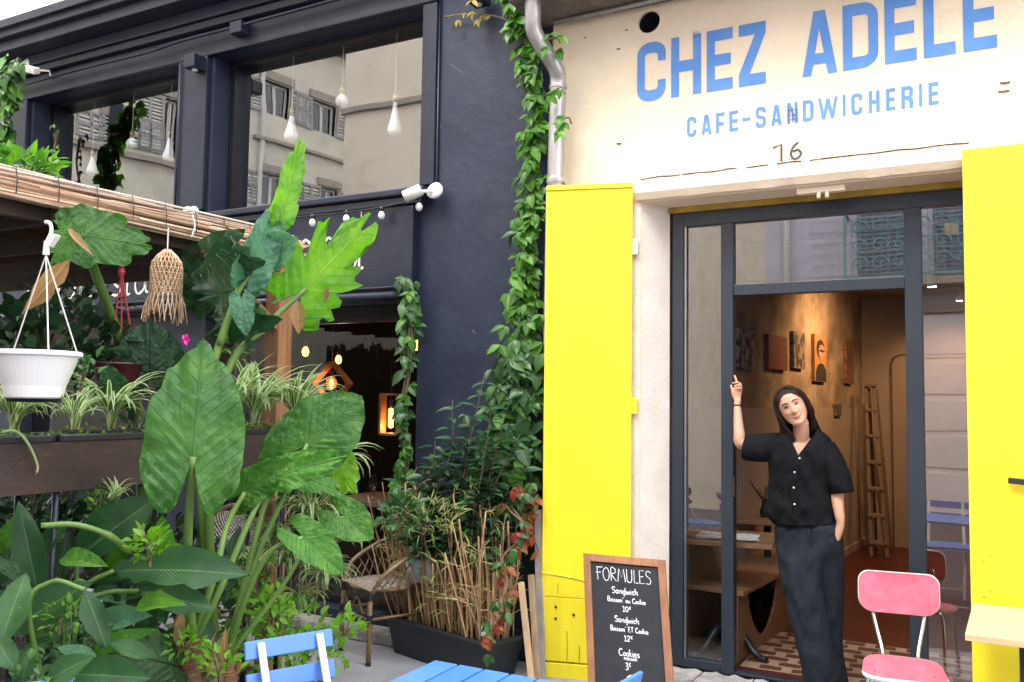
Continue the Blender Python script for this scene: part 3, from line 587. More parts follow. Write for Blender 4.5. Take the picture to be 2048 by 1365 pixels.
for uu, vv in ((.09, .44), (.09, .37), (.2, .40)): 
    o = MB().tube([mp(uu, .034, vv), mp(uu, .04, vv)], .008, 8).obj('bolt_hole', M['blk'], None); o.parent = sh
for vv in (2.60, 1.62, .6):
    o = sbox(sh, mp, L-.01, L+.035, .0, .02, vv, vv+.10, M['yellow'] if vv < 2 else M['cream'], 'hinge', .004)
g = MB(); g.tube([mp(0.0, .037, .64), mp(.1, .038, .632), mp(.2, .038, .62), mp(.3, .038, .60), mp(.42, .037, .55)], .004, 5); o = g.obj('loose_wire', M['yellow'], None); o.parent = sh
crm = mat('dark_crack', (.10, .07, .01), (.16, .11, .01), rough=.9)  # dark lines for the cracks and the board joint
for u_, v0, v1 in ((.16, .12, .30), (.235, .12, .22), (.30, .13, .26), (.40, .52, .66), (.10, .52, .58), (L*.705, .12, .49)):
    o = MB().tube([mp(u_, .0355, v0), mp(u_+.003, .0355, (v0+v1)/2), mp(u_-.001, .0355, v1)], .0016 if u_ < L*.7 else .004, 4).obj('crack', crm, None); o.parent = sh
S0 = P(1932, 700, y=5.03)
sh2, L2, mp2 = shutter(S0.x, 5.06, S0.x+.86, 5.06, 0, 0, 'wide yellow shutter folded flat on the wall right of the shop door, with bolts and an iron bar')
ztop2 = P(1927, 300, y=5.03).z
sbox(sh2, mp2, 0, L2, 0, .035, .30, ztop2, M['yellow'], 'panel')
sbox(sh2, mp2, .004, L2, 0, .028, .04, .298, M['yellow'], 'panel')
for px, py in ((1981, 1110), (1968, 1120), (1981, 1180), (1968, 1192)):
    c = P(px, py, y=5.02)
    o = MB().lathe([(0, .009), (.006, .007), (.009, 0), (.009, -.002)], (0, 0, 0), 10).obj('bolt_head', M['yellow'], None, smooth=True); o.parent = sh2; o.location = Vector((c.x, 5.024, c.z))-Vector(cb.location); o.rotation_euler = (PI/2, 0, 0)
c = P(2016, 961, y=4.99)
o = MB().bar(Vector((c.x, 4.99, c.z))-cb.location, Vector((c.x+.3, 4.99, c.z-.02))-cb.location, .03, .03).obj('iron_bar', M['blk'], None, bevel=.004); o.parent = sh2
o = MB().bar(Vector((c.x+.2, 4.99, c.z-.01))-cb.location, Vector((c.x+.2, 5.03, c.z-.01))-cb.location, .03, .03).obj('bar_bracket', M['blk'], None); o.parent = sh2
# ------------------------------------------------------------------ shop front of anthracite aluminium
sf = thing('shop_front', 'anthracite aluminium shop front with an open doorway and clear panes', 'shop front', (-.9, 5.38, .06))
y0, y1 = 5.35, 5.42
X = lambda px: P(px, 800, y=y0).x
xa, xb, xc, xd, xe, xf_ = X(1344), X(1366), X(1443), X(1467), X(1813), X(1848)
ZB, ZT = .075, 2.893; zt0 = P(1640, 584, y=y0).z; zt1 = P(1640, 561, y=y0).z
XR = .02
def fbar(x0, x1, z0, z1, yy0=y0, yy1=y1, nm='frame_bar'): return box(nm, M['anth'], x0, x1, yy0, yy1, z0, z1, sf, bevel=.003)
fbar(xa, xb, ZB, ZT); fbar(xc, xd, ZB, ZT-.085, y0-.012); fbar(xe, xf_, ZB, ZT-.085, y0-.012); fbar(xb, XR, ZT-.085, ZT, y0-.004)
fbar(xd, xe, zt0, zt1); fbar(xb, xc, ZB, ZB+.055); fbar(xf_, XR, ZB, ZB+.055); fbar(xd, xe, ZB, ZB+.018, nm='threshold_bar')
fbar(XR-.04, XR, ZB+.055, ZT-.085)
MB().bar((xb+.013, y0+.012, ZB+.055), (xb+.013, y0+.012, ZT-.085), .012, .012).obj('bead', mat('steel_bead', (.3, .3, .32), rough=.3, metal=.8), sf)
def pane(x0, x1, z0, z1): MB().add([(x0, y0+.03, z0), (x1, y0+.03, z0), (x1, y0+.03, z1), (x0, y0+.03, z1)], [(0, 1, 2, 3)]).obj('pane', M['glass3'], sf, fix=False)
pane(xb, xc, ZB+.055, ZT-.085); pane(xd, xe, zt1, ZT-.085); pane(xf_, XR-.04, ZB+.055, ZT-.085)
MB().bar((xd+.001, y0-.008, 1.13), (xd+.001, y0-.008, 1.25), .02, .02).obj('lock_plate', M['blk'], sf)
# ------------------------------------------------------------------ shop interior
FZ = .09
red = mat('red_floor', (.075, .012, .009), (.055, .008, .007), 3, .35, .08, 20)
structure(MB().box(-2.2, 2.4, 5.43, 11.1, 0, FZ).obj('shop_floor', red))
Bc = P(1728, 1088, z=FZ)                      # far left corner
A0 = Vector((-1.76, 5.43, 0)); Bc = Vector((Bc.x, Bc.y, 0)); dW = (Bc-A0).normalized(); nW = Vector((dW.y, -dW.x, 0))
def wallmat(name, c1, c2, c3): return mat(name, c1, c2, 3.2, .9, .35, 25, c3=c3, stain=.75, sscale=2.6)
rough_w = wallmat('stripped_plaster', (.36, .28, .20), (.17, .13, .095), (.07, .05, .038)); plain_w = mat('painted_inner_wall', (.25, .205, .18), (.28, .23, .20), 3, .8)
def onwall(s, off, zz): q = A0+dW*s+nW*off; return Vector((q.x, q.y, zz))
SL = (Bc-A0).length; WZ = 1.66
def wquad(z0, z1, off): return [onwall(0, off, z0), onwall(SL, off, z0), onwall(SL, off, z1), onwall(0, off, z1), onwall(0, -.12, z0), onwall(SL, -.12, z0), onwall(SL, -.12, z1), onwall(0, -.12, z1)]
FQ = [(0, 1, 2, 3), (5, 4, 7, 6), (0, 4, 5, 1), (3, 2, 6, 7), (0, 3, 7, 4), (1, 5, 6, 2)]
structure(MB().add(wquad(WZ, 2.95, 0), FQ).obj('inner_side_wall', rough_w)); structure(MB().add(wquad(FZ, WZ, .012), FQ).obj('wall_dado', plain_w))
structure(box('inner_back_wall', plain_w, Bc.x-.3, 2.4, Bc.y, Bc.y+.1, FZ, 2.95)); structure(box('inner_right_wall', plain_w, 1.5, 1.6, 5.46, Bc.y, FZ, 2.95))
structure(box('inner_ceiling', plain_w, -2.2, 2.4, 5.46, Bc.y+.1, 2.95, 3.05))
structure(box('ceiling_beam', mat('beam_plaster', (.42, .34, .26), (.36, .28, .2), 4, .8), -1.7, 1.5, 6.9, 7.15, 2.66, 2.949))
structure(MB().bar(onwall(.4, .02, FZ+.04), onwall(SL, .02, FZ+.04), .02, .08).obj('skirting', plain_w))
# door outline in the back wall
dr = thing('inner_door', 'plain painted inner door with a rounded top in the back wall of the cafe', 'door', (P(1800, 1085, z=FZ).x, Bc.y, FZ))
dx0 = P(1787, 900, y=Bc.y).x; dx1 = dx0+.75; dz = P(1795, 712, y=Bc.y).z
MB().prism([(dx0, FZ), (dx1, FZ), (dx1, dz), (dx0+.1, dz), (dx0+.03, dz-.03), (dx0, dz-.1)], Bc.y-.02, Bc.y-.001).obj('door_leaf', plain_w, dr)
MB().tube([(dx0-.008, Bc.y-.012, FZ), (dx0-.008, Bc.y-.012, dz-.1), (dx0+.02, Bc.y-.012, dz-.02), (dx0+.1, Bc.y-.012, dz+.01), (dx1, Bc.y-.012, dz+.01)], .012, 5).obj('door_gap_trim', mat('dark_trim', (.08, .05, .04), (.1, .06, .05)), dr)
# patterned tile panel on the floor
tp = structure(bpy.data.objects.new('tile_panel', None)); COL.objects.link(tp)
cr = mat('cream_tile', (.34, .25, .18), (.28, .21, .15), 10, .5); br_ = mat('brown_tile', (.11, .038, .024), (.085, .03, .02), 10, .45, rnd_amt=.15)
tx0, tx1, ty0, ty1 = P(1475, 1338, z=FZ).x, .35, 5.50, P(1650, 1277, z=FZ).y
box('tile_bed', cr, tx0, tx1, ty0, ty1, FZ, FZ+.004, tp)
tm = MB().box(0, .125, 0, .060, 0, .005).mesh('brown_tile')
tm.materials.append(br_); row = 0; yy = ty0+.01
while yy+.060 < ty1:
    xx = tx0+.01-(row % 2)*.095+.1
    while xx+.125 < tx1:
        o = bpy.data.objects.new('tile', tm); COL.objects.link(o); o.parent = tp; o.location = (xx, yy, FZ+.0045); xx += .19
    yy += .105; row += 1
# ================================================================== ACROSS THE STREET (seen mirrored in the windows)
YG = 5.30
def refl(px, py, yg, p0, nrm):
    """point of a facade p0/nrm that a pane at y=yg mirrors to pixel (px,py)"""
    d = _f + _r*((px-1024)/F) + _u*((682.5-py)/F); a = EYE+d*((yg-EYE.y)/d.y); d2 = Vector((d.x, -d.y, d.z))
    return a+d2*((Vector(p0)-a).dot(nrm)/d2.dot(nrm))
fac = mat('taupe_render', (.70, .62, .52), (.74, .65, .55), 2, .9, .1, 20, c3=(.30, .26, .22), stain=.5, sscale=.8)
fac2 = mat('grey_render', (.66, .63, .54), (.58, .56, .48), 2, .9, .1, 20, c3=(.27, .26, .25), stain=.5, sscale=.7)
lil = mat('lilac_render', (.60, .57, .68), (.56, .53, .63), 2, .85, .1, 20, c3=(.52, .48, .46), stain=.7, sscale=1.4)
pinkw = mat('pinkish_shopfront', (.80, .72, .74), (.74, .66, .70), 2, .6)
shutm = mat('grey_louvre', (.36, .36, .36), (.3, .3, .3), 4, .7); wfr = mat('white_window_frame', (.6, .6, .58), (.55, .55, .53), 4, .6)
dglass = glassmat('far_glass', (.3, .35, .4), 1.8); darkm = mat('dark_window_room', (.03, .04, .05), (.05, .06, .07), 3, .5)
ledgem = mat('stone_ledge', (.36, .32, .28), (.30, .27, .24), 5, .9)
# perpendicular building
n0 = Vector((math.cos(math.radians(9.9)), math.sin(math.radians(9.9)), 0)); p0 = Vector((-15.2, -1.0, 0)); e0 = Vector((n0.y, -n0.x, 0))   # e0 runs away from our wall
cor = thing('corner_apartment_house', 'grey rendered apartment house with louvred shutters, mirrored in the upper windows', 'building', p0)
def L3(s, w, z): return p0+e0*s+n0*w+Vector((0, 0, z))
def fb(name, m, s0, s1, w0, w1, z0, z1, par, root):
    g = MB(); c = [(s0, w0, z0), (s1, w0, z0), (s1, w1, z0), (s0, w1, z0), (s0, w0, z1), (s1, w0, z1), (s1, w1, z1), (s0, w1, z1)]
    g.add([L3(*q)-root for q in c], [(0, 3, 2, 1), (4, 5, 6, 7), (0, 1, 5, 4), (1, 2, 6, 5), (2, 3, 7, 6), (3, 0, 4, 7)])
    o = g.obj(name, m, None); o.parent = par; return o
wins = []
def rect_at(px0, py0, px1, py1):
    a = refl(px0, py0, YG, p0, n0); b = refl(px1, py1, YG, p0, n0); s = sorted(((a-p0).dot(e0), (b-p0).dot(e0))); return s[0], s[1], min(a.z, b.z), max(a.z, b.z)
for q in ((527, 160, 574, 240), (628, 200, 668, 272), (527, 345, 565, 420), (640, 375, 672, 430), (212, 230, 246, 292), (330, 195, 352, 318), (253, 235, 272, 296)):
    wins.append(rect_at(*q))
s0, s1, zt = -5, 9.5, 13.0
g = MB()                                       # wall with the window holes left open
ss = sorted(set([s0, s1]+[w for q in wins for w in q[:2]])); zz = sorted(set([0, zt]+[w for q in wins for w in q[2:]]))
for i in range(len(ss)-1):
    for j in range(len(zz)-1):
        cs, cz = (ss[i]+ss[i+1])/2, (zz[j]+zz[j+1])/2
        if any(q[0] < cs < q[1] and q[2] < cz < q[3] for q in wins): continue
        g.add([L3(ss[i], 0, zz[j])-p0, L3(ss[i+1], 0, zz[j])-p0, L3(ss[i+1], 0, zz[j+1])-p0, L3(ss[i], 0, zz[j+1])-p0], [(0, 1, 2, 3)])
g.obj('wall', fac2, None).parent = cor
fb('inner_wall', darkm, s0, s1, -1.2, -1.1, 0, zt, cor, p0); fb('cornice', ledgem, s0, s1, .001, .30, 10.3, 10.55, cor, p0); fb('roof', ledgem, s0, s1, -1.09, .4, zt, zt+.2, cor, p0)
lz = refl(600, 262, YG, p0, n0).z; lz2 = refl(250, 310, YG, p0, n0).z
fb('ledge', ledgem, 3.0, s1, .001, .12, lz-.5, lz-.42, cor, p0); fb('ledge', ledgem, s0, 2.9, .001, .12, lz2-.05, lz2+.06, cor, p0)
for i, (a, b, c, d) in enumerate(wins):
    w = fb('window', wfr, a, b, -.14, -.10, c, c+.06, cor, p0)
    for (x, y, u, v) in ((a, a+.06, c+.06, d), (b-.06, b, c+.06, d), ((a+b)/2-.04, (a+b)/2+.04, c+.06, d), (a+.06, b-.06, d-.06, d)): fb('frame', wfr, x, y, -.14, -.10, u, v, w, p0)
    fb('pane', dglass, a+.06, b-.06, -.125, -.12, c+.06, d-.06, w, p0); fb('lintel', ledgem, a-.12, b+.12, .001, .06, d+.03, d+.22, cor, p0)
    for sg in (0, 1):
        wd = .55; x0 = a-wd-.03 if sg == 0 else b+.03; sh_ = fb('shutter', shutm, x0, x0+.05, .01, .05, c, d, cor, p0)
        for (u0, u1, z0, z1) in ((x0+wd-.05, x0+wd, c, d), (x0+.05, x0+wd-.05, c, c+.06), (x0+.05, x0+wd-.05, d-.06, d), (x0+wd/2-.025, x0+wd/2+.025, c+.06, d-.06), (x0+.05, x0+wd-.05, (c+d)/2-.03, (c+d)/2+.03)): fb('rail', shutm, u0, u1, .01, .05, z0, z1, sh_, p0)
        gl = MB(); k = int((d-c-.12)/.075)
        for j in range(k):
            zz_ = c+.07+j*.075; q = [L3(x0+.05, .048, zz_)-p0, L3(x0+wd-.05, .048, zz_)-p0, L3(x0+wd-.05, .022, zz_+.042)-p0, L3(x0+.05, .022, zz_+.042)-p0]
            gl.add(q, [(0, 1, 2, 3)])
        o = gl.obj('louvre_slats', wfr, None, fix=False); o.parent = sh_; stuff(o)
pp = fb('drainpipe', wfr, 3.15, 3.24, .01, .10, 0, 10.2, cor, p0)
# dark cloth hanging at one window with a pale crescent
c = rect_at(216, 212, 238, 293)
o = fb('hanging_cloth', mat('navy_cloth', (.02, .025, .045), (.03, .03, .05), 3, .9), c[0], c[1], .07, .075, c[2]+.05, c[3]+.1, None, Vector()); tag(o, 'dark navy cloth at a shuttered house window, mirrored in the left upper pane', 'cloth')
# parallel building straight across
YO = -3.3
op = thing('opposite_house', 'pale house across the street with a turquoise iron balcony, mirrored in the shop front', 'building', (0, YO, 0))
xe_ = refl(690, 225, YG, (0, YO, 0), Vector((0, 1, 0))).x
box('wall', fac, xe_, -3.0, YO-1.0, YO, 0, 13, op)
box('wall', lil, -2.998, 7, YO-.5, YO, 0, 8.0, op)
box('wall', fac, 7.002, 14, YO-.5, YO, 0, 9.0, op)
lz = refl(760, 212, YG, (0, YO, 0), Vector((0, 1, 0))).z
box('string_course', ledgem, xe_-.05, -3.0, YO+.001, YO+.10, lz-.06, lz+.05, op)
box('string_course', ledgem, -2.99, 7, YO+.001, YO+.12, 3.05, 3.16, op); box('cornice', ledgem, -2.99, 7, YO+.001, YO+.3, 7.8, 8.02, op)
def R2(px, py, off=0): return refl(px, py, 5.38, (0, YO+off, 0), Vector((0, 1, 0)))
q = R2(1577, 500); MB().tube([(q.x, YO+.08, 0), (q.x, YO+.08, 7.7)], .05, 10).obj('drainpipe', wfr, op, smooth=True)
# shuttered french windows behind the balcony
b0, b1 = R2(1690, 480, .5), R2(1800, 480, .5); zb_, zt_ = R2(1750, 560, .5).z, R2(1750, 430, .5).z
blu = mat('slate_shutter', (.10, .13, .19), (.12, .15, .2), 4, .6)
for x0, x1 in ((b0.x+.12, b0.x+.95), (b0.x+1.15, b0.x+1.95), (b1.x+1.5, b1.x+2.4)):
    w = box('french_window', blu, x0, x1, YO+.002, YO+.03, zb_+.02, zt_+1.2, op)
    gl = MB(); zz_ = zb_+.08
    while zz_ < zt_+1.1: gl.box(x0+.04, x1-.04, YO+.031, YO+.045, zz_, zz_+.03); zz_ += .065
    stuff(gl.obj('louvre_slats', mat('slate_slat', (.18, .22, .3), (.2, .24, .32), 4, .6), w))
box('lamp_niche', mat('beige_panel', (.6, .5, .35), (.5, .4, .3), 5, .7), b0.x+1.3, b0.x+1.5, YO+.046, YO+.06, zt_-.3, zt_-.12, op)
teal = mat('turquoise_iron', (.11, .30, .30), (.15, .36, .36), 6, .5)
bx0, bx1 = b0.x, b0.x+2.05
bal = MB(); bal.box(bx0, bx1, YO+.001, YO+.55, zb_-.10, zb_); bl = bal.obj('balcony', ledgem, op)
rl = MB(); rl.bar((bx0, YO+.52, zt_+.05), (bx1, YO+.52, zt_+.05), .04, .04); rl.bar((bx0, YO+.52, zb_+.05), (bx1, YO+.52, zb_+.05), .03, .03)
for sx in (bx0, bx1): rl.bar((sx, YO+.02, zt_+.05), (sx, YO+.52, zt_+.05), .04, .04); rl.bar((sx, YO+.52, zb_), (sx, YO+.52, zt_+.05), .04, .04)
rl.obj('balcony_rail', teal, bl)
xx = bx0+.1
while xx < bx1: MB().bar((xx, YO+.52, zb_+.05), (xx, YO+.52, zt_+.04), .014, .014).obj('baluster', teal, bl); xx += .1
sc_ = MB(); xx = bx0+.2
while xx < bx1-.1:
    for zc, rr_ in ((.25, .13), (.52, .12), (.8, .13)):
        pts = [Vector((xx+math.cos(a*.5)*rr_*(1-a/16), YO+.535, zb_+zc*(zt_-zb_)+math.sin(a*.5)*rr_*(1-a/16))) for a in range(15)]; sc_.tube(pts, .012, 5)
    xx += .27
sc_.obj('scrollwork', teal, bl)
# wire mesh and flaked paint round the balcony
ms = MB(); lilw = mat('pale_wire', (.7, .7, .72), rough=.6)
for i in range(26): ms.bar((-2.3+i*.18, YO+.03, 3.5), (-2.3+i*.18, YO+.03, 5.6), .008, .008)
for j in range(13): ms.bar((-2.3, YO+.035, 3.5+j*.17), (2.3, YO+.035, 3.5+j*.17), .008, .008)
stuff(ms.obj('wire_mesh', lilw, op))
# closed shop front at street level
box('shopfront_panel', pinkw, -1.5, 3.5, YO+.002, YO+.05, .1, 3.04, op)
for i in range(4):
    x0 = -.9+i*1.1; 
    for j in range(5): box('shopfront_panel', pinkw, x0, x0+.8, YO+.052, YO+.07, .3+j*.52, .3+j*.52+.44, op, bevel=.01)
for xx_ in (-1.35, -1.02):
    box('pilaster', fac2, xx_, xx_+.12, YO+.051, YO+.11, .05, 2.95, op, bevel=.01); box('capital', ledgem, xx_-.03, xx_+.15, YO+.052, YO+.15, 2.6, 2.75, op, bevel=.02)
box('shopfront_door', mat('pale_blue_door', (.42, .47, .62), (.38, .43, .58), 4, .6), .55, 1.1, YO+.072, YO+.10, .05, 2.1, op)
# buildings closing both ends of the street, to the right of the cafe too
en = thing('neighbour_house', 'plain rendered house standing to the right of the cafe, outside the picture', 'building', (3.3, 5.1, 0)); box('wall', fac, 3.21, 10, 5.1, 8, 0, 7.5, en)
# blue slatted table and chairs near the photographer, mirrored in the right pane

scr = thing('added_reed_screen', 'tall dark reed screen added out of view beside the terrace to darken the restaurant glass', 'screen', (-6.0, .6, 0))  # added off view so the restaurant panes mirror something dark
scm = mat('dark_reed', (.035, .024, .018), (.06, .04, .03), 12, .9, .2, stretch=(8, 8, .5), rnd_amt=.3); k = 0; xx = -8.4
while xx < -4.15:
    MB().tube([(xx, .6+.01*math.sin(k*2.1), .02), (xx+rnd.gauss(0, .004), .6, 2.35+.12*rnd.random())], .017, 5).obj('reed', scm, scr); xx += .031; k += 1
for zz_ in (.5, 1.3, 2.1): MB().bar((-8.4, .57, zz_), (-4.15, .57, zz_), .03, .05).obj('rail', scm, scr)
# ================================================================== FURNITURE
def slat_table(cx, cy, ang, w, d, z, lb, nsl=8, group='blue slatted cafe tables'):
    t = thing('slatted_table', lb, 'table', (0, 0, 0), group)
    T = Matrix.Translation((cx, cy, 0)) @ Matrix.Rotation(ang, 4, 'Z'); sw = d/nsl
    me = None
    for i in range(nsl):
        g = MB(); y0 = -d/2+i*sw+.005; g.box(-w/2, w/2, y0, y0+sw-.010, z-.018, z); g.v = [tuple(T @ Vector(v)) for v in g.v]; g.obj('slat', M['blue'], t, bevel=.003)
    for sx in (-1, 1):
        g = MB(); g.box(sx*(w/2-.05)-.012, sx*(w/2-.05)+.012, -d/2+.01, d/2-.01, z-.045, z-.0185); g.v = [tuple(T @ Vector(v)) for v in g.v]; g.obj('rail', M['blue'], t)
        for a, b in ((-1, 1), (1, -1)):
            g = MB(); x = sx*(w/2-.09)-.012*a; g.bar((x, a*d*.40, z-.045), (x, b*d*.40, 0), .022, .012, up=(1, 0, 0)); g.v = [tuple(T @ Vector(v)) for v in g.v]; g.obj('leg', M['white_paint'], t)
    g = MB(); g.bar((-w/2+.1, d*.36, .06), (w/2-.1, d*.36, .06), .015, .012); g.v = [tuple(T @ Vector(v)) for v in g.v]; g.obj('stretcher', M['white_paint'], t)
    return t
def folding_chair(top_l, top_r, lean, lb, dz=.105, flip=1):
    """bistro chair given the two upper back corners (world) ; lean = horizontal vector pointing from the back towards the seat"""
    a, b = Vector(top_l), Vector(top_r); u = (b-a).normalized(); w = (b-a).length; fwd = Vector(lean).normalized(); top = a.z
    t = thing('folding_chair', lb, 'chair', (0, 0, 0), 'blue slatted folding chairs')
    def pt(s, f, z): return a+u*s+fwd*f+Vector((0, 0, z-top))
    bk = lambda z: -.10*(z-.45)/.4+0.10          # back leans away from the seat
    for z in (top-.035, top-.035-dz):
        A, B = pt(0, bk(z), z), pt(w, bk(z), z); MB().bar(A, B, .014, .062, up=Vector((0, 0, 1))+fwd*-.25).obj('back_slat', M['blue'], t, bevel=.003)
    for s in (.055, w-.055):
        MB().bar(pt(s, bk(top-.01)-.0+.014, top-.012), pt(s, .42, .02), .024, .010, up=fwd).obj('leg', M['white_paint'], t)
        MB().bar(pt(s+.012, .40, .44), pt(s+.012, -.02, .02), .024, .010, up=fwd).obj('leg', M['white_paint'], t)
    for k in range(5): A = pt(.01, .12+k*.075, .455); B = pt(w-.01, .12+k*.075, .455); MB().bar(A, B, .06, .016).obj('seat_slat', M['blue'], t, bevel=.003)
    MB().bar(pt(.055, .38, .10), pt(w-.055, .38, .10), .012, .012).obj('stretcher', M['white_paint'], t)
    return t
# table in the foreground: far corner and its two edges are seen
c0 = P(868, 1320, z=.74); c1 = P(1135, 1365, z=.74); c2 = P(690, 1365, z=.74)
e1_ = (c1-c0).normalized(); e2_ = (c0-c2).normalized(); dev = (e1_.angle(e2_)-PI/2)/2; ang = math.atan2(e2_.y, e2_.x); a1_ = math.atan2(e1_.y, e1_.x)+PI/2; ang = ang*.08+a1_*.92
Wd, Dp = .95, (c1-c0).dot(Vector((math.sin(ang), -math.cos(ang), 0))); Dp = .85
ctr = c0 - Vector((math.cos(ang), math.sin(ang), 0))*Wd/2 - Vector((-math.sin(ang), math.cos(ang), 0))*Dp/2
slat_table(ctr.x, ctr.y, ang, Wd, Dp, .74, 'sky blue slatted cafe table at the bottom edge in front of the black tub')
a = P(487, 1300, d=3.05); b = P(662, 1263, d=3.25); zt_ = (a.z+b.z)/2+.03; zt_ = P(575, 1268, d=3.15).z
a.z = b.z = zt_; fw = Vector((b-a)).cross(Vector((0, 0, 1))); 
if fw.dot(Vector((0, -1, 0))) < 0: fw = -fw
folding_chair(a, b, fw, 'blue folding chair with white uprights facing the foreground table, its back to the plants')
a = P(42, 1372, d=2.9); b = P(142, 1352, d=2.95); a.z = b.z = P(100, 1355, d=2.92).z; a = b+(a-b).normalized()*.42
folding_chair(a, b, fw, 'blue folding chair of which only the top slat shows at the bottom left corner')
a = P(1222, 1366, d=2.75); b = P(1292, 1341, d=2.95); a.z = b.z = P(1260, 1350, d=2.85).z; b = a+(b-a).normalized()*.40; dd = P(1290, 1342, d=2.9)-b; dd.z = 0; a += dd; b += dd
folding_chair(a, b, -(b-a).cross(Vector((0, 0, 1))), 'blue folding chair whose top corner covers the foot of the chalkboard')
slat_table(-.32, 2.42, .06, .75, .55, .74, 'sky blue slatted table just beside the photographer, seen only mirrored in the right pane', 7)
folding_chair((-.52, 1.72, .82), (-.12, 1.70, .82), (0, 1, 0), 'blue folding chair beside the photographer, seen only mirrored in the right pane')
# ---- pink formica chair
fpk = mat('pink_formica', (.74, .115, .17), (.80, .15, .215), 22, .32, .02, 60, detail=10); wht = mat('white_edging', (.75, .7, .7), rough=.3); chrome = mat('chrome', (.62, .62, .64), (.5, .5, .52), 5, .16, metal=1)
pc = P(1806, 1330, z=.46); pk = thing('pink_chair', 'pink laminate kitchen chair with white edging and chrome legs beside the shop doorway', 'chair', (pc.x, pc.y, 0))
yw_ = math.radians(8); Tp = Matrix.Rotation(yw_, 4, 'Z')
def pput(g, name, m, par=pk, **k):
    g.v = [tuple(Tp @ Vector(v)) for v in g.v]; o = g.obj(name, m, None, **k); o.parent = par; return o
def rrect(w, h, rt, rb, n=7):
    out = []
    for cx, cz, a0, r in ((w/2-rt, h-rt, 0, rt), (-w/2+rt, h-rt, 90, rt), (-w/2+rb, rb, 180, rb), (w/2-rb, rb, 270, rb)):
        out += [(cx+r*math.cos(math.radians(a0+90*k/n)), cz+r*math.sin(math.radians(a0+90*k/n))) for k in range(n+1)]
    return out
def curved(poly, th, f):
    """thin curved board: polygon grid-free prism bent by f(u,v,w)"""
    n = len(poly); cx = sum(p[0] for p in poly)/n; cy = sum(p[1] for p in poly)/n; g = MB(); R_ = 6
    vs = []; fs = []
    for side in (0, 1):
        for k in range(R_+1):
            for p in poly: vs.append(f(cx+(p[0]-cx)*k/R_, cy+(p[1]-cy)*k/R_, side*th))
    N = (R_+1)*n
    for side in (0, 1):
        for k in range(R_):
            for i in range(n): q = (side*N+k*n+i, side*N+k*n+(i+1) % n, side*N+(k+1)*n+(i+1) % n, side*N+(k+1)*n+i); fs.append(q if side == 0 else q[::-1])
    g1 = MB(); g1.add(vs, fs); e = MB(); ev = [f(p[0]*1.0, p[1], -.002) for p in poly]+[f(cx+(p[0]-cx)*1.022, cy+(p[1]-cy)*1.03, th/2) for p in poly]+[f(p[0], p[1], th+.002) for p in poly]
    e.add(ev, [(k*n+i, k*n+(i+1) % n, (k+1)*n+(i+1) % n, (k+1)*n+i) for k in (0, 1) for i in range(n)]); return g1, e
zb0 = P(1800, 1226, d=(pc-EYE).dot(_f)+.28).z; zb1 = P(1800, 1147, d=(pc-EYE).dot(_f)+.28).z
bkpos = .23                                       # back stands behind the seat
fb_ = lambda u, v, w: (u, bkpos+(-.9*u*u)+.05+w+.10*(v), zb0+v)
g1, e = curved(rrect(.375, zb1-zb0, .05, .075), .012, fb_); o = pput(g1, 'backrest', fpk, smooth=True); pput(e, 'edging', wht, o)
sp = []
for p in rrect(.46, .40, .10, .15): sp.append(p)
fs_ = lambda u, v, w: (u, v-.21, .458-w-.02*abs(u*2)**2*0+(-.012*math.cos(v*7)))
sp = [(u*(1.0 if v > .2 else 1.06), v) for u, v in rrect(.345, .33, .10, .09)]
g1, e = curved([(u, v) for u, v in sp], .018, fs_); o = pput(g1, 'seat', fpk); pput(e, 'edging', wht, o)
for sx in (-1, 1):
    pput(MB().tube(curve3([(sx*.125, bkpos+.085, zb0+.10), (sx*.12, bkpos+.065, zb0-.01), (sx*.082, bkpos-.03, .47), (sx*.08, .12, .432), (sx*.09, -.05, .43)], 5), .0105, 10), 'back_upright', chrome, smooth=True)
    pput(MB().tube(curve3([(sx*.11, -.10, .435), (sx*.14, -.13, .42), (sx*.165, -.16, .2), (sx*.18, -.19, .0)], 5), [.011]*15+[.009], 10), 'leg', chrome, smooth=True)
    pput(MB().tube(curve3([(sx*.11, .10, .435), (sx*.14, .13, .42), (sx*.16, .17, .2), (sx*.17, .21, .0)], 5), [.011]*15+[.009], 10), 'leg', chrome, smooth=True)
# ---- wooden table by the right shutter
wt = wood('pale_birch', (.60, .43, .25), (.52, .36, .20), .5, 0); wt_e = wood('birch_edge', (.55, .38, .28), (.45, .3, .22), .6, 0)
a = P(1946, 1206, z=.74); b = P(1930, 1266, z=.74)
tb = thing('wall_table', 'pale birch topped table against the right yellow shutter', 'table', (a.x+.5, 4.7, 0))
bb_ = P(1930, 1268, z=.74); yb_ = min(4.985, a.y)
g = MB().prism([(bb_.x, bb_.y), (bb_.x+1.3, bb_.y-.02), (a.x+1.3, yb_), (a.x, yb_)], .74, .712, lambda u, v, w: (u, v, w)); g.obj('table_top', wt, tb, bevel=.002)
for dx, dy in ((.08, .08), (1.2, .08), (.1, .45), (1.2, .45)): MB().box(bb_.x+dx+.12, bb_.x+dx+.16, bb_.y+dy, bb_.y+dy+.04, 0, .711).obj('leg', M['blk'], tb)
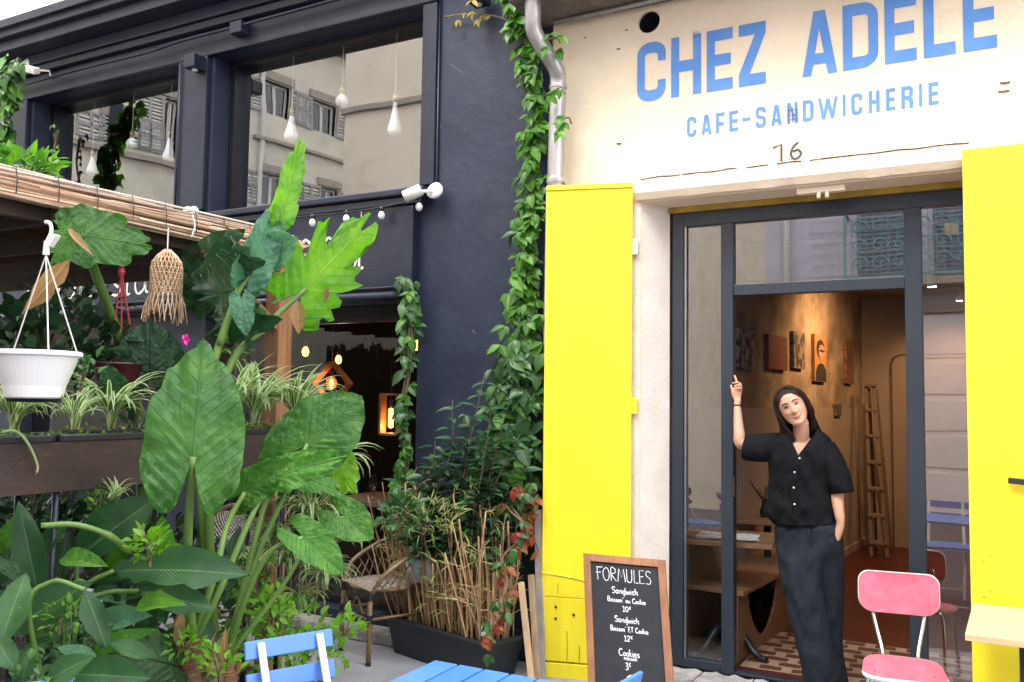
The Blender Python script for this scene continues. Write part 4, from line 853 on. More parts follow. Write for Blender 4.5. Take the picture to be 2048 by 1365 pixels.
# ---- chalkboard
cbw = wood('stained_board_frame', (.33, .155, .08), (.25, .11, .055), .5, 2); slate = mat('chalkboard_slate', (.012, .014, .020), (.018, .020, .027), 12, .75, .05, 60)
ck = thing('menu_chalkboard', 'tall wood framed chalkboard menu headed formules leaning by the left shutter', 'chalkboard', (-1.4, 4.6, 0))
tl_ = P(1168, 1107, y=4.75); tr_ = P(1331, 1104, y=4.79); bl_x = P(1174, 1300, y=4.6)
ztk = tl_.z; yb0 = 4.48; tl_ = Vector((tl_.x, 4.75, ztk)); tr_ = Vector((tr_.x, 4.79, ztk))
bl_ = P(1172, 1425, y=4.50); br2 = P(1340, 1425, y=4.54); bl_.z = br2.z = .0
bl_ = Vector((P(1180, 1420, y=4.53).x, 4.53, 0)); br2 = Vector((P(1335, 1420, y=4.57).x, 4.57, 0))
uu = (tr_-tl_); Wc = uu.length; uu.normalize(); vv = (bl_-tl_); Hc = vv.length; vv.normalize(); nn = uu.cross(vv).normalized()
if nn.y > 0: nn = -nn
ckp = lambda u, v, w=0: tl_+uu*u+vv*v+nn*w
def ckbox(u0, u1, v0, v1, w0, w1, m, name, bevel=.002):
    g = MB(); c = [(u0, v0, w0), (u1, v0, w0), (u1, v1, w0), (u0, v1, w0), (u0, v0, w1), (u1, v0, w1), (u1, v1, w1), (u0, v1, w1)]
    g.add([ckp(*q) for q in c], [(0, 3, 2, 1), (4, 5, 6, 7), (0, 1, 5, 4), (1, 2, 6, 5), (2, 3, 7, 6), (3, 0, 4, 7)]); return g.obj(name, m, ck, bevel=bevel)
k = .042
ckbox(0, k, 0, Hc, 0, .02, cbw, 'frame_side'); ckbox(Wc-k, Wc, 0, Hc, 0, .02, cbw, 'frame_side'); ckbox(k, Wc-k, 0, k, 0, .019, cbw, 'frame_rail'); ckbox(k, Wc-k, Hc-k, Hc, 0, .019, cbw, 'frame_rail')
bd = ckbox(k, Wc-k, k, Hc-k, 0, .008, slate, 'slate', 0)
MB().bar(ckp(.02, .01, -.01), Vector((tl_.x+.02, 4.93, .0)), .02, .03).obj('rear_leg', cbw, ck); 
chalk = mat('chalk', (.72, .73, .76), (.6, .61, .65), 60, .9)
SF = {  # one-stroke letters, unit height 1, width as given
 'F': (.55, [[(.05, .98), (.6, 1)], [(.12, 1), (.16, .0)], [(.0, .56), (.45, .6)]]), 'O': (.62, [[(.3, 1), (.08, .8), (.02, .45), (.15, .08), (.35, .0), (.52, .2), (.56, .6), (.45, .9), (.3, 1)]]),
 'R': (.55, [[(.05, 0), (.06, 1), (.35, .98), (.45, .8), (.35, .6), (.08, .52), (.5, .0)]]), 'M': (.72, [[(.02, 0), (.14, .98), (.34, .35), (.54, .98), (.68, 0)]]),
 'U': (.55, [[(.04, 1), (.04, .25), (.2, .0), (.4, .08), (.47, .4), (.47, 1)]]), 'L': (.42, [[(.06, 1), (.06, .02), (.4, .02)]]), 'E': (.48, [[(.42, 1), (.05, .98), (.05, .02), (.44, .04)], [(.05, .53), (.36, .55)]]),
 'S': (.5, [[(.46, .88), (.3, 1), (.1, .92), (.06, .72), (.2, .56), (.4, .42), (.44, .2), (.3, .02), (.04, .06)]]), 'T': (.5, [[(0, 1), (.5, 1)], [(.26, 1), (.24, 0)]]),
 'B': (.5, [[(.06, 0), (.08, 1), (.35, .98), (.42, .78), (.3, .58), (.1, .52), (.38, .48), (.47, .24), (.35, .03), (.06, 0)]]), 'C': (.55, [[(.5, .85), (.32, 1), (.1, .8), (.03, .45), (.12, .1), (.34, 0), (.54, .14)]]),
 'K': (.45, [[(.05, 1), (.05, 0)], [(.42, .75), (.08, .36), (.44, 0)]]), 'I': (.2, [[(.1, 1), (.1, 0)]]),
 'a': (.42, [[(.34, .5), (.12, .52), (.03, .22), (.12, 0), (.3, .14), (.34, .5), (.34, .1), (.42, .02)]]), 'n': (.42, [[(.04, .5), (.06, 0), (.08, .36), (.24, .52), (.32, .4), (.33, .02), (.42, .03)]]),
 'd': (.42, [[(.3, .46), (.1, .48), (.03, .2), (.14, 0), (.3, .16), (.34, 1), (.34, .04), (.42, .02)]]), 'w': (.5, [[(.03, .5), (.06, .06), (.18, .04), (.25, .42), (.3, .05), (.42, .08), (.46, .5)]]),
 'i': (.18, [[(.08, .5), (.08, .03), (.17, .02)], [(.08, .7), (.09, .74)]]), 'c': (.34, [[(.32, .42), (.14, .5), (.04, .25), (.14, .01), (.34, .06)]]), 'h': (.42, [[(.05, 1), (.05, 0), (.08, .34), (.24, .5), (.32, .38), (.33, .03), (.42, .04)]]),
 'o': (.38, [[(.2, .5), (.05, .36), (.05, .12), (.18, 0), (.33, .14), (.32, .4), (.2, .5)]]), 's': (.34, [[(.3, .5), (.1, .42), (.14, .28), (.3, .16), (.22, 0), (.03, .03)]]), 'u': (.42, [[(.04, .5), (.05, .1), (.2, 0), (.33, .2), (.34, .5), (.34, .06), (.42, .02)]]),
 'k': (.38, [[(.05, 1), (.05, 0)], [(.3, .5), (.08, .24), (.36, .01)]]), 'e': (.36, [[(.05, .26), (.3, .3), (.22, .5), (.06, .38), (.06, .1), (.2, 0), (.36, .08)]]), 'm': (.62, [[(.04, .5), (.05, 0), (.1, .4), (.22, .5), (.28, .3), (.28, .02), (.32, .38), (.46, .5), (.52, .3), (.53, .02), (.6, .04)]]),
 '+': (.4, [[(.2, .75), (.2, .25)], [(.02, .5), (.38, .5)]]), '*': (.2, [[(.1, 1), (.1, .8)], [(.02, .96), (.18, .84)], [(.18, .96), (.02, .84)]]), '1': (.4, [[(.08, .8), (.24, 1), (.24, 0)], [(.06, 0), (.4, 0)]]), '0': (.5, [[(.25, 1), (.06, .7), (.06, .25), (.22, 0), (.42, .2), (.44, .7), (.25, 1)]]),
 '2': (.48, [[(.05, .8), (.22, 1), (.42, .85), (.38, .55), (.04, .03), (.46, .04)]]), '3': (.46, [[(.06, .9), (.26, 1), (.4, .82), (.18, .55), (.42, .38), (.38, .1), (.16, 0), (.03, .12)]]), '€': (.36, [[(.34, 1), (.16, .95), (.1, .75), (.16, .56), (.34, .55)], [(.03, .82), (.26, .82)], [(.03, .7), (.24, .7)]]), ' ': (.3, [])}
def write(text, uc, v, h, wdt, m, mp, parent, name='lettering', sp=.06, jit=.0, smooth=True, sxx=1.0):
    tot = sum(SF[c][0]+sp for c in text)*h*sxx; u = uc-tot/2; g = MB()
    for c in text:
        for st in SF[c][1]:
            q = [Vector((a*h*sxx+u, b*h, 0)) for a, b in st]; q = curve3(q, 3) if smooth and len(q) > 2 and c not in 'MEFTKL' else q
            Lq, Rq = [], []
            for i, p in enumerate(q):
                d = (q[min(i+1, len(q)-1)]-q[max(0, i-1)]); d = d.normalized() if d.length > 1e-7 else Vector((1, 0, 0)); nn2 = Vector((-d.y, d.x, 0))*wdt/2*(1+.25*math.sin(i*2.1+len(g.v)))
                Lq.append(mp(p.x+nn2.x, v+p.y+nn2.y)); Rq.append(mp(p.x-nn2.x, v+p.y-nn2.y))
            k_ = len(q); g.add(Lq+Rq, [(i, i+1, k_+i+1, k_+i) for i in range(k_-1)])
        u += (SF[c][0]+sp)*h*sxx
    return g.obj(name, m, parent, fix=False)
mpx = (tr_-tl_).length/163.0                      # board metres per photograph pixel
mc = lambda u, v: ckp(u, -v, .0095)
def chalkline(text, pxc, pyb, hpx, w=1.3, **k): write(text, (pxc-1168)*mpx, -(pyb-1105)*mpx*.875, hpx*mpx*.875, w*mpx*.9, chalk, mc, ck, 'chalk_writing', **k)
cy = lambda z: 1080+z/4.79; cx_ = lambda z: 1140+z/4.79
chalkline('FORMULES', cx_(515), cy(383), 28, 1.6, sxx=.93)
chalkline('Sandwich', cx_(520), cy(503), 13, 2.0, sxx=1.25); chalkline('+', cx_(513), cy(545), 11, 1.3)
chalkline('Boisson* ou Cookie', cx_(530), cy(590), 10, 1.8, sxx=1.15); chalkline('10€', cx_(530), cy(680), 11, 1.8, sxx=1.3)
chalkline('Sandwich', cx_(525), cy(788), 12, 2.0, sxx=1.25); chalkline('+', cx_(525), cy(830), 10, 1.3)
chalkline('Boisson* ET Cookie', cx_(542), cy(878), 10, 1.8, sxx=1.1); chalkline('12€', cx_(530), cy(970), 11, 1.8, sxx=1.3)
chalkline('Cookies', cx_(530), cy(1115), 14, 2.0, sxx=1.1); chalkline('maison', cx_(540), cy(1152), 9, 1.5, sxx=1.2); chalkline('3€', cx_(515), cy(1247), 14, 1.9)
# restaurant name on the fascia
lt = mat('white_sign_letters', (.75, .72, .66), rough=.6)
def smallround(text, x0px, x1px, zbase, h):
    xa_ = P(x0px, 570, y=5.01).x; xb_ = P(x1px, 540, y=5.01).x
    tot = sum(SF[c][0]+.10 for c in text)*h; sx = (xb_-xa_)/tot
    write(text, (xa_+xb_)/2, zbase, h, .020, lt, lambda u, v: (u, 5.0175, v), bb, 'sign_lettering', sp=.10, sxx=sx)
zb_i = P(240, 590, y=5.01).z
smallround('Indonesian', 50, 340, zb_i, .34)
smallround('Food', 528, 735, zb_i+.08, .50)
# ---- interior furniture and pictures
ply = wood('plywood', (.26, .145, .075), (.19, .10, .05), .5, 0); dwd = wood('dark_bench', (.14, .07, .045), (.10, .05, .03), .5, 0)
bn = thing('plywood_bench', 'long plywood wall bench with a scooped front inside the cafe', 'bench', onwall(1.0, .3, FZ))
def wb(name, m, s0, s1, o0, o1, z0, z1, par, bevel=.003):
    g = MB(); c = [(s0, o0, z0), (s1, o0, z0), (s1, o1, z0), (s0, o1, z0), (s0, o0, z1), (s1, o0, z1), (s1, o1, z1), (s0, o1, z1)]
    g.add([onwall(a_, b_, c_) for a_, b_, c_ in c], [(0, 3, 2, 1), (4, 5, 6, 7), (0, 1, 5, 4), (1, 2, 6, 5), (2, 3, 7, 6), (3, 0, 4, 7)]); return g.obj(name, m, par, bevel=bevel)
wb('seat', ply, .15, 2.3, .0135, .42, .50, .53, bn)
bm_ = lambda u, v, w: onwall(u, w, v)
def scoop(s0, s1):
    n = 14; arc = [(s0+(s1-s0)*(.18+.64*i/n), .50-.0-.34*math.sin(PI*i/n)**.6) for i in range(n+1)]
    return MB().prism([(s0, FZ+.001), (s1, FZ+.001), (s1, .499)]+arc[::-1]+[(s0, .499)], .36, .38, bm_)
scoop(.15, 1.2).obj('front_panel', ply, bn); scoop(1.205, 2.3).obj('front_panel', ply, bn)
wb('inner_panel', dwd, .16, 2.28, .02, .04, FZ+.001, .498, bn)
def cafe_table(px, py, lb, sz=.30):
    c = P(px, py, z=.83); c.y = max(c.y, 5.46+sz)
    t = thing('cast_iron_table', lb, 'table', (c.x, c.y, FZ), 'cast iron cafe tables indoors')
    T = Matrix.Translation((c.x, c.y, 0)) @ Matrix.Rotation(.15, 4, 'Z')
    g = MB().box(-sz, sz, -sz*.9, sz*.9, .80, .83); g.v = [tuple(T @ Vector(v)) for v in g.v]; g.obj('table_top', ply, t, bevel=.004)
    MB().lathe([(.10, .799), (.03, .78), (.025, .5), (.04, .45), (.025, .4), (.03, .22), (.05, .17), (.0, .16)], (c.x, c.y, 0), 14).obj('pedestal', M['blk'], t, smooth=True)
    for k_ in range(4):
        a_ = PI/4+k_*PI/2+.3; d_ = Vector((math.cos(a_), math.sin(a_), 0)); q = Vector((c.x, c.y, 0))
        MB().tube(curve3([q+Vector((0, 0, .24)), q+d_*.09+Vector((0, 0, .25)), q+d_*.2+Vector((0, 0, .15)), q+d_*.27+Vector((0, 0, .115)), q+d_*.31+Vector((0, 0, .115))], 4), [.028]*9+[.022]*8, 8).obj('claw_foot', M['blk'], t, smooth=True)
    return c
c1_ = cafe_table(1455, 1072, 'square cafe table with a newspaper just inside the left pane', .30)
c2_ = cafe_table(1535, 1035, 'second square cafe table further inside behind the woman', .28)
news = mat('newsprint', (.62, .62, .62), (.4, .4, .42), 45, .9, contrast=(.45, .6))
nw = thing('newspaper', 'folded newspaper lying on the front cafe table', 'newspaper', (c1_.x, c1_.y, .83))
for k_, (a_, zz_) in enumerate(((.2, .831), (.28, .836), (.12, .841))):
    g = MB(); T = Matrix.Translation((c1_.x+.02, c1_.y-.07, zz_)) @ Matrix.Rotation(a_, 4, 'Z')
    for i in range(7): g.v += [(-.19+.38*i/6, -.13, .003*math.sin(i)), (-.19+.38*i/6, .13, .004*math.cos(i*1.3))]
    g.uv = [(.5, .5)]*14; g.f = [(2*i, 2*i+2, 2*i+3, 2*i+1) for i in range(6)]; g.v = [tuple(T @ Vector(v)) for v in g.v]; g.obj('sheet', news, nw, fix=False)
vs_ = thing('dried_twigs', 'dark dried twigs in a small vase on the second cafe table', 'vase', (c2_.x, c2_.y, .83))
MB().lathe([(.03, .83), (.04, .87), (.02, .93), (.025, .95)], (c2_.x-.02, c2_.y, 0), 12).obj('vase', M['blk'], vs_, smooth=True)
for k_ in range(9):
    a_ = k_*.7; q = Vector((c2_.x-.02, c2_.y, .94)); MB().tube(curve3([q, q+Vector((math.cos(a_)*.05, math.sin(a_)*.03, .06)), q+Vector((math.cos(a_)*.11, math.sin(a_)*.06, .10+.03*(k_ % 3)))], 3), .004, 4).obj('twig', M['blk'], vs_)
# pictures on the side wall
def wall_s(px):                                   # distance along the side wall of a column
    d = _f+_r*((px-1024)/F); k_ = (A0-EYE); den = d.x*dW.y-d.y*dW.x; t_ = (k_.x*dW.y-k_.y*dW.x)/den; return (EYE+d*t_-A0).xy.dot(dW.xy), t_
def picture(px0, px1, py0, py1, c1, c2, lb, sc=14, extra=None):
    s0, t0 = wall_s(px0); s1, t1 = wall_s(px1); z0 = P((px0+px1)/2, py1, d=(t0+t1)/2).z; z1 = P((px0+px1)/2, py0, d=(t0+t1)/2).z
    t = thing('canvas_picture', lb, 'picture', onwall(s0, .02, z0), 'canvases on the inner side wall')
    cv = wb('canvas', mat('picture_print', c1, c2, sc, .6, contrast=(.46, .54)), s0, s1, .002, .035, z0, z1, t, bevel=.002)
    if extra: extra(s0, s1, z0, z1, t)
def face_pic(s0, s1, z0, z1, t):
    sk = mat('print_skin', (.45, .24, .14), (.3, .15, .09), 14, .7); dk2 = mat('print_dark', (.02, .018, .018), rough=.7); w_, h_ = s1-s0, z1-z0
    el = lambda cs, cz, rs, rz, off, m, nm: MB().prism([(s0+w_*(cs+rs*math.cos(a_*PI/8)), z0+h_*(cz+rz*math.sin(a_*PI/8))) for a_ in range(16)], off, off+.001, bm_).obj(nm, m, t)
    MB().prism([(s0+w_*a_, z0+h_*b_) for a_, b_ in ((.05, .01), (.95, .01), (.93, .25), (.7, .38), (.45, .40), (.2, .33), (.06, .2))], .036, .037, bm_).obj('painted_shape', dk2, t); el(.46, .70, .33, .20, .037, dk2, 'painted_shape'); el(.54, .63, .26, .17, .039, sk, 'painted_shape'); el(.54, .66, .24, .025, .041, dk2, 'painted_shape')
picture(1469, 1500, 660, 740, (.02, .02, .02), (.22, .20, .19), 'black and white abstract canvas nearest the doorway on the side wall')
picture(1529, 1567, 672, 740, (.12, .012, .02), (.16, .02, .03), 'dark crimson canvas, second from the doorway', 5)
picture(1580, 1602, 665, 738, (.03, .02, .015), (.20, .15, .11), 'narrow dark sepia canvas left of the portrait')
picture(1622, 1646, 671, 764, (.40, .20, .08), (.34, .17, .07), 'tall orange canvas with a painted head in dark glasses', 5, face_pic)
picture(1686, 1700, 683, 768, (.10, .05, .03), (.2, .1, .06), 'narrow dark brown canvas furthest along the side wall')
picture(1663, 1675, 808, 832, (.05, .04, .035), (.14, .1, .08), 'tiny dark card pinned low on the side wall', 30)
# wooden step ladder
sl = wood('old_ladder_wood', (.20, .15, .11), (.14, .10, .07), .8, 2)
la = P(1752, 1092, z=FZ); zl = P(1745, 775, y=la.y-.1).z
ld = thing('step_ladder', 'old wooden step ladder standing in the far corner of the cafe', 'ladder', (la.x, la.y-.3, FZ))
yl_ = min(la.y-.25, Bc.y-.75); xk = lambda px: P(px, 950, y=yl_).x
for (xt, xb) in ((1731, 1744), (1746, 1775)):
    MB().bar((xk(xt), yl_+.18, zl), (xk(xb), yl_-.12, FZ), .035, .09, up=(0, 1, 0)).obj('rail', sl, ld, bevel=.004)
    MB().bar((xk(xt)+.02, yl_+.22, zl-.02), (xk(xb)-.02, yl_+.55, FZ), .03, .045, up=(0, 1, 0)).obj('rear_rail', sl, ld)
for i in range(6):
    f_ = .14+i*.155; z_ = lerp(zl, FZ, f_); yy_ = lerp(yl_+.18, yl_-.12, f_); xl_, xr_ = xk(lerp(1731, 1744, f_)), xk(lerp(1746, 1775, f_)); box('step', sl, xl_-.01, xr_+.02, yy_-.07, yy_+.05, z_-.02, z_+.012, ld, bevel=.003)
box('top_step', sl, xk(1728), xk(1752), yl_+.1, yl_+.26, zl, zl+.03, ld, bevel=.003)
# lamps of the cafe: one lit spot lights the side wall warmly, another small one shows through the right pane
def cafe_spot(loc, tgt, en, lb, size=80, col=(1, .55, .24)):
    t = thing('ceiling_spot', lb, 'lamp', loc, 'lit spots in the cafe'); loc = Vector(loc); d_ = (Vector(tgt)-loc).normalized()
    MB().tube([loc-d_*.10, loc-d_*.01], [.03, .035], 14).obj('housing', M['white_plastic'], t, smooth=True); MB().tube([loc-d_*.009, loc-d_*.004], .03, 14).obj('lens', emis('spot_lens', (1, .75, .45), 14), t)
    MB().tube([loc-d_*.08, Vector((loc.x, loc.y, 2.95))], .008, 6).obj('stem', M['white_plastic'], t)
    L_ = bpy.data.lights.new('spot_light', 'SPOT'); L_.energy = en; L_.color = col; L_.spot_size = math.radians(size); L_.spot_blend = .9; L_.shadow_soft_size = .04
    lo = bpy.data.objects.new('spot_light', L_); COL.objects.link(lo); lo.location = loc+d_*.02; lo.rotation_euler = (-d_).to_track_quat('Z', 'Y').to_euler()
c_ = onwall(3.3, .95, 2.80); cafe_spot(c_, onwall(3.6, .0, 1.5), 50, 'warm ceiling spot washing the picture wall, above the doorway', 150)
c_ = onwall(5.0, 1.1, 2.8); cafe_spot(c_, (Bc.x+.8, Bc.y, .8), 18, 'warm ceiling spot towards the back of the cafe', 120)
c_ = P(1864, 576, y=7.2); cafe_spot((c_.x, 7.2, c_.z), (c_.x+.1, 7.6, 0), 12, 'small lit ceiling spot seen through the right pane', 110)
# ================================================================== PLANTS
def leaf_mesh(w=.5, fold=.12, curl=.18, nv=7, prof=None, m=None, wave=.0, seed=0, name='leaf', ragged=0):
    prof = prof or [(0, .02), (.08, .35), (.22, .82), (.4, 1), (.6, .88), (.8, .5), (.93, .18), (1, .01)]
    g = MB(); vs = []; uv = []; R_ = random.Random(seed)
    for i in range(nv+1):
        y = i/nv
        for k in range(len(prof)-1):
            if prof[k][0] <= y <= prof[k+1][0]+1e-9: q = (y-prof[k][0])/(prof[k+1][0]-prof[k][0]); hw = lerp(prof[k][1], prof[k+1][1], q)*w/2; break
        for u in (-1, -.5, 0, .5, 1):
            hh = hw*(1+(R_.uniform(-ragged, ragged*.3) if abs(u) == 1 else 0))
            z = fold*abs(u)*hw*2 - curl*y*y + wave*math.sin(y*9+seed+u*2)*abs(u)
            vs.append((u*hh, y*(1-.15*curl*y), z)); uv.append((.5+u*.5, y))
    fs = [(i*5+k, i*5+k+1, (i+1)*5+k+1, (i+1)*5+k) for i in range(nv) for k in range(4)]
    me = g.add(vs, fs, uv).mesh(name, True)
    if m: me.materials.append(m)
    return me
def frame(base, d, n, L, sx=1.0):
    d = Vector(d).normalized(); n = Vector(n); n = (n-d*n.dot(d)); n = n.normalized() if n.length > 1e-4 else d.orthogonal().normalized()
    x = d.cross(n); return Matrix(((x.x*L*sx, d.x*L, n.x*L, base[0]), (x.y*L*sx, d.y*L, n.y*L, base[1]), (x.z*L*sx, d.z*L, n.z*L, base[2]), (0, 0, 0, 1)))
def put(me, parent, mw, name='leaf'):
    o = bpy.data.objects.new(name, me); COL.objects.link(o); o.parent = parent
    o.matrix_parent_inverse = Matrix.Translation(parent.location).inverted() if parent and parent.parent is None else Matrix(); o.matrix_basis = mw; return o
def rv(s=1.0): return Vector((rnd.gauss(0, 1), rnd.gauss(0, 1), rnd.gauss(0, 1))).normalized()*s
def foliage(parent, specs, cap=290, name='leaf'):
    """specs: (mesh, matrix). the largest (as seen) are single leaves, the rest one part"""
    specs.sort(key=lambda s: -s[1].col[1].xyz.length/((s[1].translation-EYE).length))
    for me, mw in specs[:cap]: put(me, parent, mw, name)
    rest = specs[cap:]
    if rest:
        g = MB(); 
        for me, mw in rest:
            uvl = me.uv_layers[0].data; uvs = [(.5, .5)]*len(me.vertices)
            for l in me.loops: uvs[l.vertex_index] = tuple(uvl[l.index].uv)
            g.add([mw @ v.co for v in me.vertices], [tuple(p.vertices) for p in me.polygons], uvs)
        stuff(g.obj('small_leaves', rest[0][0].materials[0], parent, smooth=True, fix=False))
TOCAM = lambda p: (EYE-Vector(p)).normalized()
gm = {
 'ivy': leafmat('creeper_green', [(.035, .12, .018), (.06, .18, .022), (.11, .27, .03)], .38, .35),
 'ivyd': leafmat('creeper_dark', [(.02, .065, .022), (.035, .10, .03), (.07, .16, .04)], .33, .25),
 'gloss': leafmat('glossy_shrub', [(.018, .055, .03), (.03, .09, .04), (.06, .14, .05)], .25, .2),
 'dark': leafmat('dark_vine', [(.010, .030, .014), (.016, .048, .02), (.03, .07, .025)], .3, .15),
 'red': leafmat('red_creeper', [(.20, .022, .02), (.30, .05, .03), (.24, .10, .03), (.10, .10, .03)], .45, .35),
 'bright': leafmat('bright_young', [(.09, .24, .025), (.14, .33, .03), (.20, .42, .05)], .35, .4),
 'bamboo': leafmat('bamboo_leaf', [(.14, .24, .05), (.20, .28, .08), (.34, .32, .16)], .5, .35),
 'dry': leafmat('dry_leaf', [(.25, .14, .06), (.35, .22, .10), (.45, .32, .18)], .7, .3),
 'yellow': leafmat('yellow_sprig', [(.35, .30, .04), (.42, .33, .06), (.28, .28, .05)], .5, .4),
 'spider': leafmat('spider_blade', [(.07, .17, .03), (.10, .22, .04), (.13, .26, .06)], .4, .35, 'striped', stripe=(.52, .58, .36)),
 'ear': leafmat('elephant_ear', [(.026, .105, .016), (.038, .135, .018), (.06, .18, .024)], .36, .28, 'veined', stripe=(.17, .36, .12)),
 'earl': leafmat('elephant_ear_light', [(.10, .30, .018), (.14, .36, .02), (.19, .42, .03)], .42, .5, 'veined', stripe=(.30, .50, .12)),
 'eard': leafmat('elephant_ear_dark', [(.010, .045, .014), (.014, .06, .018), (.02, .075, .02)], .4, .2, 'veined', stripe=(.05, .14, .04)),
 'earm': leafmat('elephant_ear_mid', [(.05, .18, .02), (.07, .23, .024), (.10, .28, .03)], .4, .35, 'veined', stripe=(.2, .4, .1)),
 'earb': leafmat('elephant_ear_blue', [(.05, .16, .09), (.07, .20, .11), (.10, .26, .13)], .35, .3, 'veined', stripe=(.2, .4, .22)),
 'strel': leafmat('canna_leaf', [(.014, .058, .018), (.020, .078, .022), (.034, .11, .028)], .36, .18, 'fine'),
 'sedum': leafmat('sedum', [(.14, .24, .02), (.22, .32, .03), (.09, .18, .02)], .5, .3),
}
creep = [leaf_mesh(.55, .16, .25, m=gm['ivy'], seed=1), leaf_mesh(.6, .10, .38, m=gm['ivy'], seed=2, wave=.02), leaf_mesh(.48, .22, .12, m=gm['ivy'], seed=3)]
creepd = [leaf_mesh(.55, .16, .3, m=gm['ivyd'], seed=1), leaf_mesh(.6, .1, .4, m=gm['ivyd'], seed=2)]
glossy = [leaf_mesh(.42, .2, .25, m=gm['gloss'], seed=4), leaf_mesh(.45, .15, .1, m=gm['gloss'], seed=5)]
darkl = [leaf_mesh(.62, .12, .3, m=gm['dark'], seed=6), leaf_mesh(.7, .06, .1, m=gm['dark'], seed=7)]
redl = [leaf_mesh(.6, .16, .3, m=gm['red'], seed=8), leaf_mesh(.55, .1, .4, m=gm['red'], seed=9)]
bright = [leaf_mesh(.6, .15, .2, m=gm['bright'], seed=10), leaf_mesh(.5, .1, .3, m=gm['bright'], seed=11)]
bam = [leaf_mesh(.12, .2, .25, m=gm['bamboo'], seed=12), leaf_mesh(.09, .2, .5, m=gm['bamboo'], seed=13)]
yel = [leaf_mesh(.45, .15, .3, m=gm['yellow'], seed=14)]
sed = [leaf_mesh(.7, .1, .2, nv=3, m=gm['sedum'], seed=15)]
def creeper(name, label, spine, spread, n, size, meshes, twigs=4, down=.8, cat='climbing plant', group=None, leaflets=3, clip=None, out=Vector((.1, -1, 0)), cap=290, parent=None, alt=None):
    """spine: world points; leaves in clusters hang from nodes scattered about the spine"""
    sp = curve3(spine, 10); t = parent or thing(name, label, cat, spine[0] if spine[0][2] < spine[-1][2] else spine[-1], group)
    sprd = spread(.5) if callable(spread) else spread
    for k in range(twigs):
        ph = rnd.uniform(0, 9); MB().tube([p+Vector((math.sin(i*.35+ph)*sprd*.25, -.01-.012*(k % 2), math.sin(i*.2+k)*.01)) for i, p in enumerate(sp)], .006+.002*(k % 2), 5).obj('stem', M['bark'], t)
    S = []
    for c in range(n//leaflets):
        i = rnd.random()*(len(sp)-1); p = sp[int(i)].lerp(sp[min(int(i)+1, len(sp)-1)], i % 1); w = spread(i/(len(sp)-1)) if callable(spread) else spread
        p = p+Vector((rnd.gauss(0, w*.45), 0, rnd.gauss(0, .05)))+out*abs(rnd.gauss(.03, .04))
        a = rnd.uniform(-.7, .7); mesh_ = meshes if not alt or rnd.random() > alt[1] else alt[0]
        side = 1 if rnd.random() < .5 else -1
        for k in range(leaflets):
            th = a+(k-(leaflets-1)/2)*.85+rnd.gauss(0, .12)
            d = Vector((math.sin(th), -.35+rnd.gauss(0, .2), -math.cos(th)*down+rnd.gauss(0, .1)))
            nn = out*1.0+Vector((0, 0, .9))+rv(.35); L = size*rnd.choice((.55, .75, .95, 1.1, 1.35))*(1.1 if k == leaflets//2 else .9)
            if clip and not clip(p+d*L*.8): continue
            S.append((rnd.choice(mesh_), frame(p, d, nn, L)))
    foliage(t, S, cap); return t
yv = 5.03
# main creeper beside the downpipe, widening downwards
M['spr'] = None
def spx(*a, y=yv): return [P(px, py, y=y) for px, py in a]
XL = P(1093, 700, y=5.0).x
creeper('virginia_creeper', 'long green creeper climbing beside the downpipe between the black and cream buildings', spx((1050, 700), (1055, 560), (1062, 420), (1075, 280), (1070, 150), (1040, 20), (1020, -40), y=5.04),
        lambda f: .065+.04*(1-f)+.02*math.sin(f*20), 900, .092, creep, 5, clip=lambda p: p.x < XL+.01 or p.z > 3.2, alt=(creepd, .25))
creeper('virginia_creeper', 'bushy lower mass of creeper pressed against the left edge of the yellow shutter', spx((1010, 1010), (1030, 900), (1038, 800), (1052, 690), y=5.0), .25, 720, .11, creepd, 5, clip=lambda p: p.x < XL+.005 and p.z < 2.05, alt=(creep, .45))
creeper('window_creeper', 'thin trailing creeper hanging down the right edge of the restaurant window', spx((812, 1040), (815, 900), (812, 800), (824, 700), (822, 600), (818, 560), y=5.0), .055, 260, .090, creepd, 4, alt=(creep, .25))
creeper('creeper_sprig', 'small yellowing sprig of creeper reaching left near the top of the black wall', spx((890, 36), (940, 33), (1000, 34), (1040, 55), y=5.06), .0, 26, .05, yel, 1, leaflets=2)
for i, (px, py) in enumerate(((1122, 180), (1135, 240), (1110, 80))):
    creeper('creeper_shoot', ('middle', 'lowest', 'topmost')[i]+' of three leafy shoots poking past the right side of the downpipe', spx((px-25, py+10), (px, py), (px+12, py+6), y=4.86), .03, 12, .075, creep, 1, leaflets=3)
creeper('red_creeper', 'reddened creeper trailing over the dry bamboo in the black tub', [P(1070, 985, y=4.85), P(1020, 1010, y=4.8), P(1055, 1060, y=4.75), P(1010, 1120, y=4.7), P(1015, 1180, y=4.6), P(985, 1250, y=4.42), P(985, 1300, y=4.40)], .05, 120, .062, redl, 2, leaflets=3, alt=(creepd, .45))
creeper('red_creeper', 'small red and orange leaf cluster against the lower left edge of the yellow shutter', [P(1075, 990, y=4.9), P(1065, 1040, y=4.88), P(1075, 1100, y=4.88)], .06, 60, .068, redl, 1, leaflets=3, clip=lambda p: p.x < XL)
creeper('left_creeper', 'green creeper hanging over the black cornice at the top left corner', [P(20, 330, y=4.8), P(20, 250, y=4.8), P(30, 180, y=4.75), P(40, 120, y=4.7)], .13, 260, .13, creep, 3, alt=(creepd, .4))
creeper('window_edge_creeper', 'small dark creeper at the left edge of the left upper window', [P(122, 380, y=5.2), P(112, 320, y=5.2), P(120, 260, y=5.2)], .02, 30, .06, creepd, 2)
